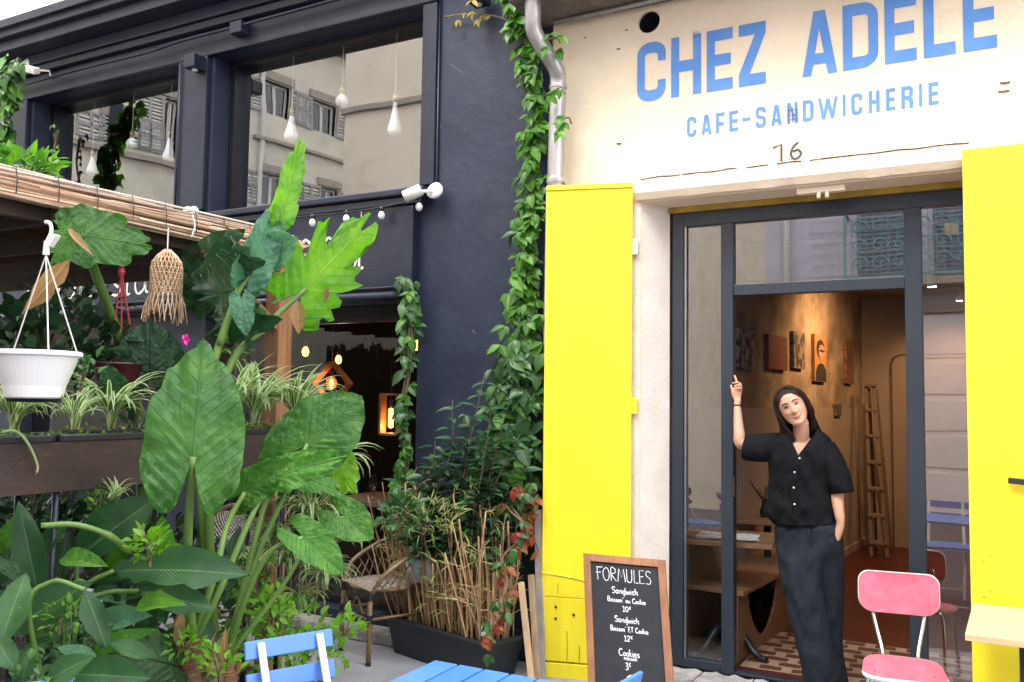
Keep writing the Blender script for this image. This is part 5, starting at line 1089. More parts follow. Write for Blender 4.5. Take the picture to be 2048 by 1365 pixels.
# glossy shrub behind the tub: upright stems with leaves
def shrub(label, stems, size, meshes, spacing=.05, name='shrub', cat='shrub', cap=290, r=.006, spray=.9, group=None, stemm=None, jitter=.3):
    t = thing(name, label, cat, stems[0][0], group); S = []
    for st in stems:
        pts = curve3(st, 8); MB().tube(pts, [r*(1-.6*i/len(pts)) for i in range(len(pts))], 6).obj('stem', stemm or M['bark'], t); L_ = 0; k = rnd.randint(0, 3)
        for i in range(len(pts)-1):
            seg = (pts[i+1]-pts[i]); L_ += seg.length
            while L_ > spacing:
                L_ -= spacing; k += 1; a = k*2.4+rnd.gauss(0, .3); d = Vector((math.cos(a), math.sin(a)*.8-.15, rnd.uniform(-.1, .6)*spray+rnd.gauss(0, jitter*.3)))
                S.append((rnd.choice(meshes), frame(pts[i], d, Vector((0, -.3, 1))+rv(jitter), size*rnd.uniform(.6, 1.15))))
    foliage(t, S, cap); return t
st = []
for (bx, by, tx, ty) in ((880, 1120, 905, 800), (900, 1120, 970, 745), (940, 1130, 1010, 830), (860, 1120, 870, 880), (920, 1130, 940, 850), (960, 1130, 1040, 870), (830, 1110, 850, 930), (900, 1120, 990, 900), (980, 1120, 1050, 930), (870, 1120, 930, 930), (840, 1120, 800, 960), (930, 1120, 985, 800), (850, 1110, 822, 985), (875, 1110, 850, 950), (890, 1110, 880, 915), (910, 1110, 925, 885), (870, 1110, 888, 1000), (905, 1110, 915, 1000), (930, 1110, 950, 980), (950, 1110, 985, 960), (830, 1100, 808, 1010), (960, 1120, 1020, 970), (850, 1120, 905, 900), (890, 1120, 955, 960), (870, 1100, 860, 1000), (840, 1110, 880, 970)):
    y_ = rnd.uniform(4.66, 4.9); b = P(bx, by, y=4.75); e = P(tx, ty, y=y_); m_ = b.lerp(e, .5)+Vector((rnd.gauss(0, .03), 0, 0)); st.append([b, m_, e])
shrub('glossy dark green shrub rising above the dry bamboo in front of the black wall', st, .125, glossy, .022, name='glossy_shrub')
# ------------------------------------------------------------------ black tub with dry bamboo
tubc = [(P(770, 1338, z=0), P(757, 1226, z=.27)), (P(990, 1372, z=0), P(972, 1290, z=.27))]
fa, fb2 = tubc[0][1], tubc[1][1]; fu = (fb2-fa); fu.z = 0; TW = fu.length; fu.normalize(); fv = Vector((-fu.y, fu.x, 0)); TD = .40; TH = .27
tub = thing('black_tub', 'large rectangular black plastic tub full of dry bamboo beside the yellow shutter', 'planter', (fa+fu*TW/2+fv*TD/2).to_tuple()[:2]+(0,))
def tring(ins, z, r=.05):
    w_, d_ = TW/2-ins, TD/2-ins; c_ = fa+fu*TW/2+fv*TD/2; out = []
    for cx, cy_, a0 in ((w_-r, d_-r, 0), (-w_+r, d_-r, 90), (-w_+r, -d_+r, 180), (w_-r, -d_+r, 270)):
        for k in range(5): a = math.radians(a0+22.5*k); q = c_+fu*(cx+r*math.cos(a))+fv*(cy_+r*math.sin(a)); out.append((q.x, q.y, z))
    return out
MB().loft([tring(.07, .0), tring(.065, .01), tring(.025, TH-.03), tring(.025, TH-.03), tring(.0, TH-.028), tring(-.004, TH-.005), tring(.003, TH), tring(.03, TH), tring(.035, TH-.01), tring(.05, .12)], cap=False).obj('tub_body', M['blk_plastic'], tub, smooth=False, bevel=.004)
MB().loft([tring(.045, .2), tring(.04, .2)], cap=True).obj('soil', mat('soil', (.05, .035, .025), (.09, .065, .045), 25, .95, .8, 60), tub)
q0 = fa+fu*(TW-.13)-fv*-.035; MB().add([tuple(fa+fu*(TW-.10)+fv*.052+Vector((0, 0, .02-.0))), tuple(fa+fu*(TW-.05)+fv*.052+Vector((0, 0, .02))), tuple(fa+fu*(TW-.045)+fv*.036+Vector((0, 0, .10))), tuple(fa+fu*(TW-.08)+fv*.036+Vector((0, 0, .10)))], [(0, 1, 2, 3)]).obj('price_sticker', M['white_plastic'], tub, fix=False)
cane_m = mat('dry_cane', (.42, .27, .13), (.30, .18, .09), 14, .6, .1, 40, rnd_amt=.35); twig_m = mat('dry_twig', (.48, .33, .18), (.38, .25, .13), 14, .7, rnd_amt=.3)
bmb = thing('dry_bamboo', 'clump of dry straw coloured bamboo canes with a few green shoots in the black tub', 'bamboo', (fa+fu*TW/2+fv*TD/2).to_tuple()[:2]+(.2,)); S = []; tips = []
for k in range(190):
    u_, v_ = rnd.uniform(.06, TW-.08), rnd.uniform(.07, TD-.07); b = fa+fu*u_+fv*v_; b.z = .19; h = rnd.uniform(.45, .92)*(1.05 if u_ < TW*.7 else .95)
    lean = Vector((max(-.22, min(.05 if u_ > TW*.6 else .2, rnd.gauss(-.03+(u_/TW-.5)*.22, .10))), rnd.gauss(-.02, .07), 0)); e = b+lean+Vector((0, 0, h)); pts = curve3([b, b.lerp(e, .5)+rv(.025), e], 4)
    r_ = rnd.choice((.0035, .0045, .006, .008)); MB().tube(pts, [r_*(1-.4*i/len(pts)) for i in range(len(pts))], 5).obj('cane', cane_m, bmb, smooth=True)
    for j in range(rnd.randint(2, 5)):
        i = rnd.randint(3, len(pts)-1); p = pts[i]; d = Vector((rnd.gauss(0, 1), rnd.gauss(-.2, .7), rnd.uniform(.1, 1))).normalized(); tips.append((p, p+d*rnd.uniform(.05, .16)))
tips_g = MB()
for a_, b_ in tips[:400]:
    tips_g.tube([a_, a_.lerp(b_, .5)+rv(.008), b_], [.0025, .002, .0012], 4)
    if rnd.random() < .62:
        for j in range(rnd.randint(2, 4)): d = (b_-a_).normalized()+rv(.7); S.append((rnd.choice(bam), frame(b_.lerp(a_, rnd.random()*.6), d, Vector((0, -.3, 1))+rv(.4), rnd.uniform(.05, .10))))
stuff(tips_g.obj('twigs', twig_m, bmb)); foliage(bmb, S, 295)
# boards leaning between tub and shutter
for i, (a_, b_, w_, m_, lb) in enumerate((((1042, 1165, 4.72), (1062, 1350, 4.58), .035, wood('pale_lath', (.50, .36, .22), (.4, .28, .17)), 'pale timber lath leaning between the tub and the yellow shutter'),
                          ((1062, 1150, 4.80), (1074, 1345, 4.68), .035, wood('brown_lath', (.36, .25, .16), (.28, .19, .12)), 'browner timber lath leaning nearest the yellow shutter'),
                          ((1077, 1020, 4.93), (1082, 1348, 4.88), .05, mat('grey_board', (.42, .39, .38), (.34, .32, .31), 8, .8, .2), 'tall grey weathered board standing against the yellow shutter edge'))):
    A_ = P(a_[0], a_[1], y=a_[2]); B_ = P(b_[0], b_[1], y=b_[2]); B_ = B_+(B_-A_)*(B_.z/(A_.z-B_.z)*.98)
    tag(MB().bar(A_, B_, .022, w_, up=(1, 0, 0)).obj('leaning_board', m_, bevel=.002), lb, 'board', 'boards leaning beside the yellow shutter')
# downpipe
dp = thing('downpipe', 'zinc downpipe with a bend at the top, running down beside the green creeper', 'drainpipe', P(1112, 360, y=4.97))
pts = curve3([P(1065, -40, y=4.72), P(1066, 20, y=4.74), P(1068, 62, y=4.78), P(1092, 105, y=4.86), P(1113, 140, y=4.93), P(1116, 175, y=4.97), P(1113, 270, y=4.97), P(1110, 385, y=4.97)], 6)
MB().tube(pts, .052, 18).obj('pipe', M['zinc'], dp, smooth=True)
for pp_ in (P(1078, 86, y=4.82), P(1104, 122, y=4.90)): pass
MB().lathe([(.058, -.02), (.062, 0), (.058, .02)], P(1112, 362, y=4.97), 18).obj('collar', M['zinc'], dp, smooth=True)
MB().lathe([(.056, -.012), (.058, 0), (.056, .012)], P(1116, 175, y=4.97), 18).obj('joint', M['zinc'], dp, smooth=True)
MB().tube([P(1106, 385, y=4.99), P(1100, 700, y=4.99), P(1098, 1300, y=4.99)], .045, 12).obj('lower_pipe', M['zinc'], dp, smooth=True)

# ------------------------------------------------------------------ pergola with reed roof
XP = -3.8
pg = thing('reed_pergola', 'timber pergola with a roof of split reeds over the plants', 'pergola', (XP, 4.0, 0))
pc_ = P(553, 800, x=XP); yp = pc_.y
box('post', M['timber'], XP-.055, XP+.055, yp-.06, yp+.06, 0, 2.58, pg, bevel=.004)
tdk = wood('shade_dark_rafter', (.055, .035, .025), (.035, .022, .016), .7, 1)  # timber colour darkened to carry the shade under the roof
box('beam', tdk, XP-.13, XP-.08, .9, yp+.16, 2.50, 2.60, pg, bevel=.004); box('cross_beam', tdk, -7.2, XP-.056, yp-.03, yp+.03, 2.47, 2.59, pg, bevel=.004)
MB().bar((XP-.0, P(405, 475, x=XP).y, 2.5), (XP-.0, yp-.0, P(545, 665, x=XP).z), .045, .085, up=(1, 0, 0)).obj('brace', M['timber'], pg, bevel=.003)
for i in range(6): box('rafter', tdk, -7.2, XP-.056, 1.0+i*.52, 1.04+i*.52, 2.50, 2.58, pg)
reed = mat('reed', (.46, .28, .18), (.58, .40, .27), 20, .7, .1, 60, rnd_amt=.32, stretch=(8, .6, 8)); reed3 = mat('shade_dark_reed', (.10, .065, .045), (.07, .045, .03), 20, .8, .1, 60, rnd_amt=.3, stretch=(8, .6, 8)); reed2 = mat('pale_reed', (.62, .50, .42), (.50, .37, .30), 20, .7, rnd_amt=.25, stretch=(8, .6, 8))  # reed3 has the under-roof shade put into its colour
# the reeds run along the edge; the roof edge shows them as a stacked roll
zr = lambda y: P(0, 362, x=XP+.02).z+.0
for k in range(180):
    lay = rnd.random(); x_ = XP+.07-.16*lay if k < 120 else XP-.02-rnd.random()*.5; z_ = 2.555+rnd.random()*.125 if k < 120 else 2.66+rnd.random()*.03
    y0_ = rnd.uniform(.6, 1.9) if rnd.random() < .5 else rnd.uniform(1.9, 3.0); y1_ = min(yp+.17+rnd.uniform(-.16, .12), y0_+rnd.uniform(1.1, 2.6)); r_ = rnd.uniform(.0035, .007)
    dz_ = rnd.gauss(0, .014); MB().tube([(x_, y0_, z_-dz_), (x_+rnd.gauss(0, .008), (y0_+y1_)/2, z_+rnd.gauss(0, .004)), (x_, y1_, z_+dz_)], r_, 6).obj('reed', reed if rnd.random() < .6 else reed2, pg)
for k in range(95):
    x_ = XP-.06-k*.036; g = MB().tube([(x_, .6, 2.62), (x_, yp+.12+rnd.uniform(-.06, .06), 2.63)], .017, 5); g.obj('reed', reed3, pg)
for k in range(17):
    y_ = .9+k*.2; MB().tube([(XP+.082, y_, 2.57), (XP+.085, y_, 2.63), (XP+.07, y_, 2.69), (XP-.1, y_, 2.70)], .003, 4).obj('wire_tie', M['blk'], pg)
c_ = P(384, 452, x=XP+.09); tag(MB().tube(curve3([c_+Vector((0, 0, .06)), c_+Vector((.01, .01, .0)), c_+Vector((0, 0, -.06)), c_+Vector((0, .02, -.01))], 5), .004, 5).obj('white_string', M['white_plastic']), 'short white string tied round the reed roof edge', 'string')
# ------------------------------------------------------------------ bamboo lampshade
lamp = P(335, 500, x=-3.70); bls = thing('woven_lampshade', 'woven bamboo lampshade with a loose fringe hanging from the reed roof', 'lampshade', lamp)
cane2 = mat('split_bamboo', (.50, .33, .19), (.60, .42, .27), 15, .6, rnd_amt=.2)
Rl = .078; zt = P(335, 500, x=-3.70).z; zb3 = P(335, 590, x=-3.70).z; tilt = Vector((-.10, 0, 1)).normalized()
def lsp(a, f):                                    # f 0 top .. 1 rim
    r_ = Rl*math.sin(min(1, (f*2.2)+.12)*PI/2)*(1-.0*f); p = Vector((math.cos(a)*r_, math.sin(a)*r_, 0)); return Vector((lamp.x, lamp.y, lerp(zt, zb3, f)))+p+Vector((.05*f*0, 0, 0))
for k in range(22):
    for sg in (-1, 1):
        a0 = 2*PI*k/22+rnd.gauss(0, .02); pts = [lsp(a0+sg*f*1.1, f) for f in [i/7 for i in range(8)]]
        d = (pts[-1]-pts[-2]).normalized(); o_ = Vector((pts[-1].x-lamp.x, pts[-1].y-lamp.y, 0)).normalized(); end = pts[-1]+(d*.7+o_*rnd.uniform(.0, .38)+Vector((0, 0, -.9))).normalized()*rnd.uniform(.09, .16)
        MB().tube(pts+[pts[-1].lerp(end, .5)+o_*.006, end], .0034, 4).obj('bamboo_strip', cane2, bls)
for f in (.3, .42, .54, .66, .78, .9): MB().tube([lsp(2*PI*i/20, f) for i in range(21)], .0032, 4, cap=False).obj('bamboo_ring', cane2, bls)
MB().tube([Vector((lamp.x, lamp.y, zt-.01)), Vector((lamp.x, lamp.y, 2.56))], .004, 4).obj('cord', M['white_plastic'], bls)
# ------------------------------------------------------------------ planter box on stands
XB = -3.3; zt_, zb_ = 1.50, 1.30
corten = mat('rusty_brown_steel', (.026, .016, .017), (.040, .024, .023), 3, .55, .15, 30, c3=(.11, .038, .024), stain=.8, sscale=4, stretch=(1, .8, 1.6))
pb = thing('steel_planter', 'long rusty dark steel planter box raised on thin posts along the terrace', 'planter', (XB, 2.4, 0))
yA, yB = 1.2, 3.98
box('front_plate', corten, XB-.006, XB, yA, yB, zb_, zt_, pb); box('rear_plate', corten, XB-.30, XB-.294, yA, yB, zb_, zt_, pb); box('base_plate', corten, XB-.294, XB-.006, yA, yB, zb_, zb_+.006, pb); box('end_plate', corten, XB-.294, XB-.006, yB-.006, yB, zb_+.007, zt_, pb)
for y_ in (P(112, 1000, x=XB-.02).y, 3.6):
    MB().tube([(XB-.04, y_, 0), (XB-.02, y_, zb_)], .013, 8).obj('post', M['black_trim'], pb, smooth=True); MB().tube([(XB-.27, y_, 0), (XB-.27, y_, zb_)], .013, 8).obj('post', M['black_trim'], pb, smooth=True)
y_ = yA+.02; bi = 0; soilm = mat('potting_soil', (.04, .03, .02), (.07, .05, .035), 25, .95, .8, 60)
ycut = P(118, 880, x=XB).y
for (ya, yb2) in ((ycut-.95, ycut-.004), (ycut+.004, ycut+.80), (ycut+.81, yB-.03)):
    bi += 1; t = thing('trough', ('long black plastic trough at the left end of the steel planter', 'black plastic trough in the middle of the steel planter', 'black plastic trough at the far end of the steel planter')[bi-1], 'plant trough', (XB-.15, (ya+yb2)/2, zb_+.01), 'black troughs in the steel planter')
    def tr(ins, z): 
        x0, x1, q0_, q1 = XB-.275-.0+ins, XB+.008-ins, ya+ins, yb2-ins; r_ = .03; o_ = []
        for cx, cy_, a0 in ((x1-r_, q1-r_, 0), (x0+r_, q1-r_, 90), (x0+r_, q0_+r_, 180), (x1-r_, q0_+r_, 270)):
            o_ += [(cx+r_*math.cos(math.radians(a0+30*k)), cy_+r_*math.sin(math.radians(a0+30*k)), z) for k in range(4)]
        return o_
    MB().loft([tr(.03, zb_+.02), tr(.018, zt_+.003), tr(.0, zt_+.004), tr(-.001, zt_+.024), tr(.004, zt_+.03), tr(.012, zt_+.03), tr(.02, zt_+.02), tr(.025, zb_+.06)], cap=False).obj('trough_body', M['blk_plastic'], t)
    MB().loft([tr(.024, zt_+.005), tr(.02, zt_+.006)], cap=True).obj('soil', soilm, t)
S = []
for k in range(900):
    y_ = rnd.uniform(yA, yB-.05); x_ = XB-rnd.uniform(.01, .27); S.append((sed[0], frame((x_, y_, zt_+.012+rnd.random()*.05*(.5+.5*math.sin(y_*13))), rv()+Vector((0, 0, .6)), rv(.5)+Vector((0, 0, 1)), rnd.uniform(.012, .026))))
t = thing('sedum', 'yellow green creeping sedum covering the soil of the planter troughs', 'ground cover', (XB-.1, 2.4, zt_)); g = MB()
for me, mw in S: g.add([mw @ v.co for v in me.vertices], [tuple(p.vertices) for p in me.polygons])
bpy.data.objects.remove(t); o = g.obj('sedum', gm['sedum'], None, fix=False); tag(o, 'yellow green creeping sedum covering the soil of the planter troughs', 'ground cover'); stuff(o)
# ------------------------------------------------------------------ spider plants
def blade_mesh(arch, L=1.0, w=.075, nv=9, seed=0):
    g = MB(); vs = []; uv = []; x_ = z_ = 0; a = math.radians(78)
    for i in range(nv+1):
        f = i/nv; hw = w/2*(math.sin(min(1, f*2.2+.25)*PI/2))*(1-f**3)+.001
        for u in (-1, 0, 1): vs.append((u*hw, x_, z_-abs(u)*-.35*hw)); uv.append((.5+u*.5, f))
        x_ += math.cos(a)*L/nv; z_ += math.sin(a)*L/nv; a -= arch*(.6+f)/nv
    return g.add(vs, [(i*3+k, i*3+k+1, (i+1)*3+k+1, (i+1)*3+k) for i in range(nv) for k in (0, 1)], uv).mesh('blade', True)
blades = [blade_mesh(a) for a in (.9, 1.5, 2.1, 2.7, 3.2)]
for b in blades: b.materials.append(gm['spider'])
def spider(c, n, L, label, hang=False, tilt=(0, 0), name='spider_plant', group='variegated spider plants'):
    t = thing(name, label, 'plant', c, group)
    for k in range(n):
        a = k*2.399+rnd.gauss(0, .2); b = blades[min(4, int(rnd.random()*3)+(2 if hang else (0 if k < n*.3 else 1)))]
        mw = Matrix.Translation(Vector(c)+Vector((math.cos(a)*.01, math.sin(a)*.01, 0))) @ Matrix.Rotation(tilt[0], 4, 'X') @ Matrix.Rotation(tilt[1], 4, 'Y') @ Matrix.Rotation(a, 4, 'Z') @ Matrix.Scale(L*rnd.uniform(.6, 1.15), 4)
        put(b, t, mw, 'blade')
    return t
XM = XB-.13
def sp_at(px, py, x=XM, **k): return P(px, py, x=x)
spider(sp_at(28, 868), 56, .30, 'spider plant at the left end of the planter, one long blade drooping over the steel')
spider(sp_at(222, 858), 52, .36, 'spider plant spreading wide in the middle trough left of the giant leaf')
spider(sp_at(510, 855, x=XM), 64, .46, 'tall spider plant in the far trough between the giant leaf and the timber post')
spider(sp_at(590, 850, x=XM+.05), 56, .42, 'spider plant behind the round leaf at the far end of the planter')
for i, (px, py, n, L_) in enumerate(((600, 940, 46, .30), (655, 970, 40, .28), (560, 1010, 34, .26), (620, 1060, 44, .26), (665, 1110, 34, .22), (580, 1150, 40, .22), (650, 1180, 38, .20), (600, 1220, 30, .17), (545, 1100, 26, .22))):
    spider(P(px, py, d=4.75), int(n*1.6), L_*1.45, ('hanging spider plant tuft %s' % ('at the top beside the timber post', 'highest on the right under the round leaf', 'tucked against the timber post', 'in the middle of the hanging curtain', 'on the right of the hanging curtain', 'low beside the foot of the timber post', 'low right above the blue chair', 'lowest of the curtain above the blue chair', 'small and half hidden left of the curtain')[i]), hang=True, group='hanging spider plant tufts')
cu = MB()
for k in range(7): q = P(560+k*16, 930, d=5.02); cu.tube(curve3([q, q+Vector((rnd.gauss(0, .03), 0, -.4)), q+Vector((rnd.gauss(0, .06), -.02, -.85))], 5), .0022, 4)
tag(cu.obj('runner_stems', mat('pale_runner', (.4, .38, .18), (.5, .45, .25)), None), 'thin pale runners carrying the hanging spider plant tufts', 'plant stems'); stuff(bpy.data.objects['runner_stems'])
# drooping single blade over the steel
pts = [P(0, 865, x=XB+.02), P(30, 862, x=XB+.02), P(55, 885, x=XB+.03), P(75, 930, x=XB+.03), P(71, 952, x=XB+.03)]
tag(MB().tube(curve3(pts, 5), [.001]+[.006]*18+[.001]*2, 4).obj('drooping_blade', gm['spider'], smooth=True), 'single pale blade hanging down over the front of the steel planter', 'leaf')
# ------------------------------------------------------------------ white hanging pot
hc_ = P(72, 705, d=3.15); hp = thing('hanging_pot', 'white plastic hanging pot on a three armed white hanger at the left', 'hanging pot', hc_)
R0 = .148; zz0 = hc_.z
MB().lathe([(0, -.165), (R0*.60, -.165), (R0*.64, -.16), (R0*.70, -.12), (R0*.86, -.055), (R0*.95, -.018), (R0*.97, -.015), (R0*1.03, -.012), (R0*1.04, 0), (R0*1.0, .004), (R0*.93, -.0), (R0*.9, -.03)], hc_, 40).obj('pot_body', M['white_plastic'], hp, smooth=False, bevel=0)
MB().lathe([(0, -.03), (R0*.92, -.028)], hc_, 24).obj('soil', soilm, hp); MB().lathe([(0, -.18), (R0*.55, -.178), (R0*.62, -.166)], hc_, 30).obj('drip_tray', M['blk_plastic'], hp, smooth=True)
hk = P(92, 510, d=3.17)
for i, q in enumerate(((97, 700), (18, 625))):
    e = P(*q, d=3.07 if i == 0 else 3.3) if i == 0 else hc_+Vector((-.17, .02, 0)); MB().tube([hk, e], .0026, 6).obj('hanger_arm', M['white_plastic'], hp)
MB().tube([hk, hc_+Vector((.02, .15, 0))], .0026, 6).obj('hanger_arm', M['white_plastic'], hp)
MB().tube([hk, hk+Vector((0, 0, .05))], [.012, .009], 8).obj('hanger_boss', M['white_plastic'], hp); MB().tube(curve3([hk+Vector((0, 0, .045)), hk+Vector((.012, .008, .085)), hk+Vector((.008, .004, .115)), hk+Vector((-.008, -.004, .12))], 5), .007, 8).obj('hook', M['white_plastic'], hp, smooth=True)
MB().bar(hk+Vector((.02, 0, .03)), hk+Vector((.045, .01, .07)), .03, .01).obj('plant_tag', M['white_plastic'], hp)
for k in range(4):
    q = hc_+Vector((.06+.03*k, -.13+.02*k, .02)); pass
# ------------------------------------------------------------------ elephant ears
def ear_mesh(seed, wf=1.0, m=None, tear=0, droop=.12, fold=.0, nr=13, na=72, tipl=1.0, lobe=1.0, wavy=.03):
    half = [(0, 1), (.10, .93), (.24, .78), (.34, .60), (.40, .40), (.43, .18), (.43, -.04), (.39, -.22), (.31, -.36), (.21, -.44), (.12, -.40), (.06, -.24), (.012, -.03)]
    pts = curve3([(x*wf, (y if y > 0 else y*lobe)*tipl if y > 0 else y*lobe, 0) for x, y in half], 3); R_ = random.Random(seed); prof = [(p.x, p.y) for p in pts]
    outl = prof+[(-x, y) for x, y in prof[::-1][:-1]]; n = len(outl); vs = [(0, 0, 0)]; uv = [(.5, 0)]; ph = R_.uniform(0, 6)
    for r in range(1, nr+1):
        f = r/nr
        for i, (x, y) in enumerate(outl):
            k = 1.0
            if r >= nr-1: k *= 1+.03*noise.noise(Vector((i*.45, seed, 0)))
            if tear and f > .4:
                tn = noise.noise(Vector((i*.55, seed*3.1, 1))); k *= 1-tear*max(0, tn)*1.3*(f-.4)/.6
                tn2 = abs(math.sin(i*.47+seed)); k *= 1-tear*.55*max(0, tn2-.75)*4*(f-.4)/.6
            X_, Y_ = x*f*k, y*f*k; q = Y_-.95*abs(X_); z = .030*math.sin(2*PI*(q*9-.25))*min(1, abs(X_)*6)*f
            z += wavy*math.sin(i*.62+ph)*f**3+wavy*.6*math.sin(i*1.7+ph*2)*f**4; z -= droop*(Y_*Y_)+.10*droop*f; z += fold*abs(X_); z += .015*noise.noise(Vector((X_*6, Y_*6, seed)))
            vs.append((X_, Y_, z)); uv.append((.5+X_, Y_))
    fs = [(0, 1+i, 1+(i+1) % n) for i in range(n) if i != len(prof)-1 or True]
    for r in range(nr-1):
        b = 1+r*n
        for i in range(n): fs.append((b+i, b+n+i, b+n+(i+1) % n, b+(i+1) % n))
    # the sinus between the two back lobes stays open
    cut = len(prof)-1
    fs = [f for f in fs if not ((1+cut in f and 1+(cut+1) % n in f and 0 in f))]
    me = MB().add(vs, fs, uv).mesh('leaf_blade', True)
    if m: me.materials.append(m)
    return me
def ear(parent, attach, tip, m, wf=1.0, seed=0, n=None, petiole=None, pr=(.016, .010), name='leaf_blade', **k):
    me = ear_mesh(seed, wf, m, **k); A_, T_ = Vector(attach), Vector(tip); L = (T_-A_).length
    nn = n or (TOCAM(A_)+Vector((0, 0, .25))); o = put(me, parent, frame(A_, T_-A_, nn, L), name)
    if petiole:
        pts = curve3(list(petiole)+[A_], 6); kk = len(pts); MB().tube(pts, [lerp(pr[0], pr[1], i/(kk-1)) for i in range(kk)], 10).obj('petiole', M['stem'], parent, smooth=True)
    return o
trunkm = mat('fibrous_trunk', (.16, .075, .045), (.26, .13, .08), 5, .85, .6, 30, c3=(.06, .03, .02), stain=.8, sscale=5, stretch=(1, 1, 5))
def trunk(parent, x, y, z1, r):
    prof = []; k = 14
    for i in range(k+1): f = i/k; prof.append((r*(1.05-.25*f)+.012*math.sin(f*38), z1*f))
    g = MB().lathe(prof, (x, y, 0), 16); g.v = [(vx+.012*noise.noise(Vector((vx*20, vy*20, vz*9))), vy+.012*noise.noise(Vector((vx*20+9, vy*20, vz*9))), vz) for vx, vy, vz in g.v]
    g.obj('trunk', trunkm, parent, smooth=True)
    for j in range(6): a = rnd.uniform(0, 6.3); q = Vector((x+math.cos(a)*r*.9, y+math.sin(a)*r*.9, z1-rnd.uniform(.0, .2))); put(leaf_mesh(.3, .3, .5, m=gm['dry'], seed=j), parent, frame(q, Vector((math.cos(a)*.4, math.sin(a)*.4, 1)), Vector((math.cos(a), math.sin(a), 0)), rnd.uniform(.12, .2)), 'dead_sheath')
pD = lambda px, py, d: P(px, py, d=d)
e1 = thing('elephant_ear', 'giant elephant ear plant with the huge broad upright leaf in front of the steel planter', 'plant', (pD(385, 1300, 3.6).x, pD(385, 1300, 3.6).y, 0), 'elephant ear plants')
b1 = pD(385, 1290, 3.6); trunk(e1, b1.x, b1.y, b1.z+.03, .062)
dl = 3.35
nrm = TOCAM(pD(380, 850, dl))
ear(e1, pD(386, 914, dl), pD(408, 676, dl+.12), gm['ear'], .93, 3, n=nrm+Vector((0, 0, .1)), petiole=[b1, pD(375, 1150, 3.5), pD(378, 1030, dl+.06)], pr=(.024, .013), lobe=1.05, wavy=.042, droop=.08, tear=.06)
ear(e1, pD(345, 1330, 3.5), pD(200, 1290, 3.3), gm['eard'], .8, 31, droop=.3)
for (bx, pts_, tp, m_, wf, sd, kw) in (
    ((400), [(430, 1150, 3.6), (455, 1050, 3.7)], ((490, 985, 3.75), (575, 920, 3.7)), gm['ear'], .75, 5, dict(fold=.3)),
    ((400), [(440, 1180, 3.6), (500, 1040, 3.7)], ((545, 955, 3.8), (700, 905, 3.8)), gm['earm'], .55, 6, dict(tear=.25, fold=.2))):
    ear(e1, pD(*tp[0]), pD(*tp[1]), m_, wf, sd, petiole=[b1]+[pD(*q) for q in pts_], **kw)
e2 = thing('elephant_ear', 'elephant ear plant whose pale arrow leaf hangs beside the spider plants', 'plant', (pD(455, 1330, 3.75).x, pD(455, 1330, 3.75).y, 0), 'elephant ear plants')
b2 = pD(452, 1320, 3.75); trunk(e2, b2.x, b2.y, b2.z, .055)
ear(e2, pD(615, 888, 4.0), pD(722, 790, 4.05), gm['ear'], 1.25, 8, n=TOCAM(pD(615, 888, 4))+Vector((.0, 0, .3)), petiole=[b2, pD(500, 1150, 3.8), pD(560, 1010, 3.9)], lobe=1.5, wavy=.03)
ear(e2, pD(606, 1076, 3.7), pD(686, 1140, 3.64), gm['earm'], .9, 9, n=TOCAM(pD(600, 1070, 3.7))+Vector((0, 0, .6)), petiole=[b2, pD(490, 1200, 3.7), pD(540, 1105, 3.7)], lobe=1.1, fold=.35, droop=.15)
ear(e2, pD(688, 1035, 3.9), pD(745, 1075, 3.85), gm['ear'], 1.3, 10, petiole=[b2, pD(560, 1180, 3.8), pD(640, 1050, 3.9)], lobe=1.6, pr=(.012, .006), fold=.2)
ear(e2, pD(560, 940, 3.95), pD(690, 975, 3.9), gm['earm'], .8, 12, n=Vector((0, -.6, 1)), tear=.2, petiole=[b2, pD(500, 1120, 3.8), pD(530, 1010, 3.9)])
ear(e2, pD(655, 900, 4.1), pD(712, 990, 4.05), gm['earl'], .9, 13, n=TOCAM(pD(655, 900, 4)), tear=.15)
e3 = thing('elephant_ear', 'tall elephant ear plant with torn bright leaves reaching up past the timber post', 'plant', (pD(430, 1330, 4.1).x, pD(430, 1330, 4.1).y, 0), 'elephant ear plants')
b3 = pD(430, 1310, 4.1); trunk(e3, b3.x, b3.y, b3.z, .055)
ear(e3, pD(612, 577, 4.3), pD(752, 428, 4.45), gm['earl'], .95, 14, n=TOCAM(pD(612, 577, 4.3))+Vector((.5, 0, .0)), petiole=[b3, pD(420, 1000, 4.0), pD(455, 745, 4.1), pD(530, 655, 4.2)], pr=(.024, .012), tear=.42, lobe=.75, wavy=.03, droop=.05)
ear(e3, pD(478, 577, 4.15), pD(365, 600, 4.75), gm['eard'], .85, 15, n=TOCAM(pD(478, 577, 4.1)), petiole=[b3, pD(400, 900, 4.0), pD(430, 720, 4.05)], pr=(.026, .014), lobe=.6, wavy=.06, tear=.08)
ear(e3, pD(498, 548, 4.1), pD(570, 395, 4.2), gm['earb'], .50, 16, n=TOCAM(pD(498, 548, 4.1))+Vector((.6, 0, .2)), petiole=[pD(440, 690, 4.05), pD(470, 600, 4.08)], pr=(.018, .01), fold=.5, lobe=.5)
ear(e3, pD(560, 440, 4.2), pD(612, 258, 4.35), gm['earl'], .30, 17, n=TOCAM(pD(560, 440, 4.2))+Vector((.3, 0, 0)), fold=.4, lobe=.2, tear=.15)
ear(e3, pD(553, 505, 4.2), pD(590, 478, 4.1), gm['earb'], 1.3, 18, fold=.4)
ear(e3, pD(483, 597, 4.0), pD(492, 668, 3.95), gm['earb'], .75, 19, n=TOCAM(pD(483, 597, 4.0)), fold=.1, lobe=.5)
ear(e3, pD(450, 1160, 4.0), pD(480, 1050, 4.1), gm['eard'], .4, 20)
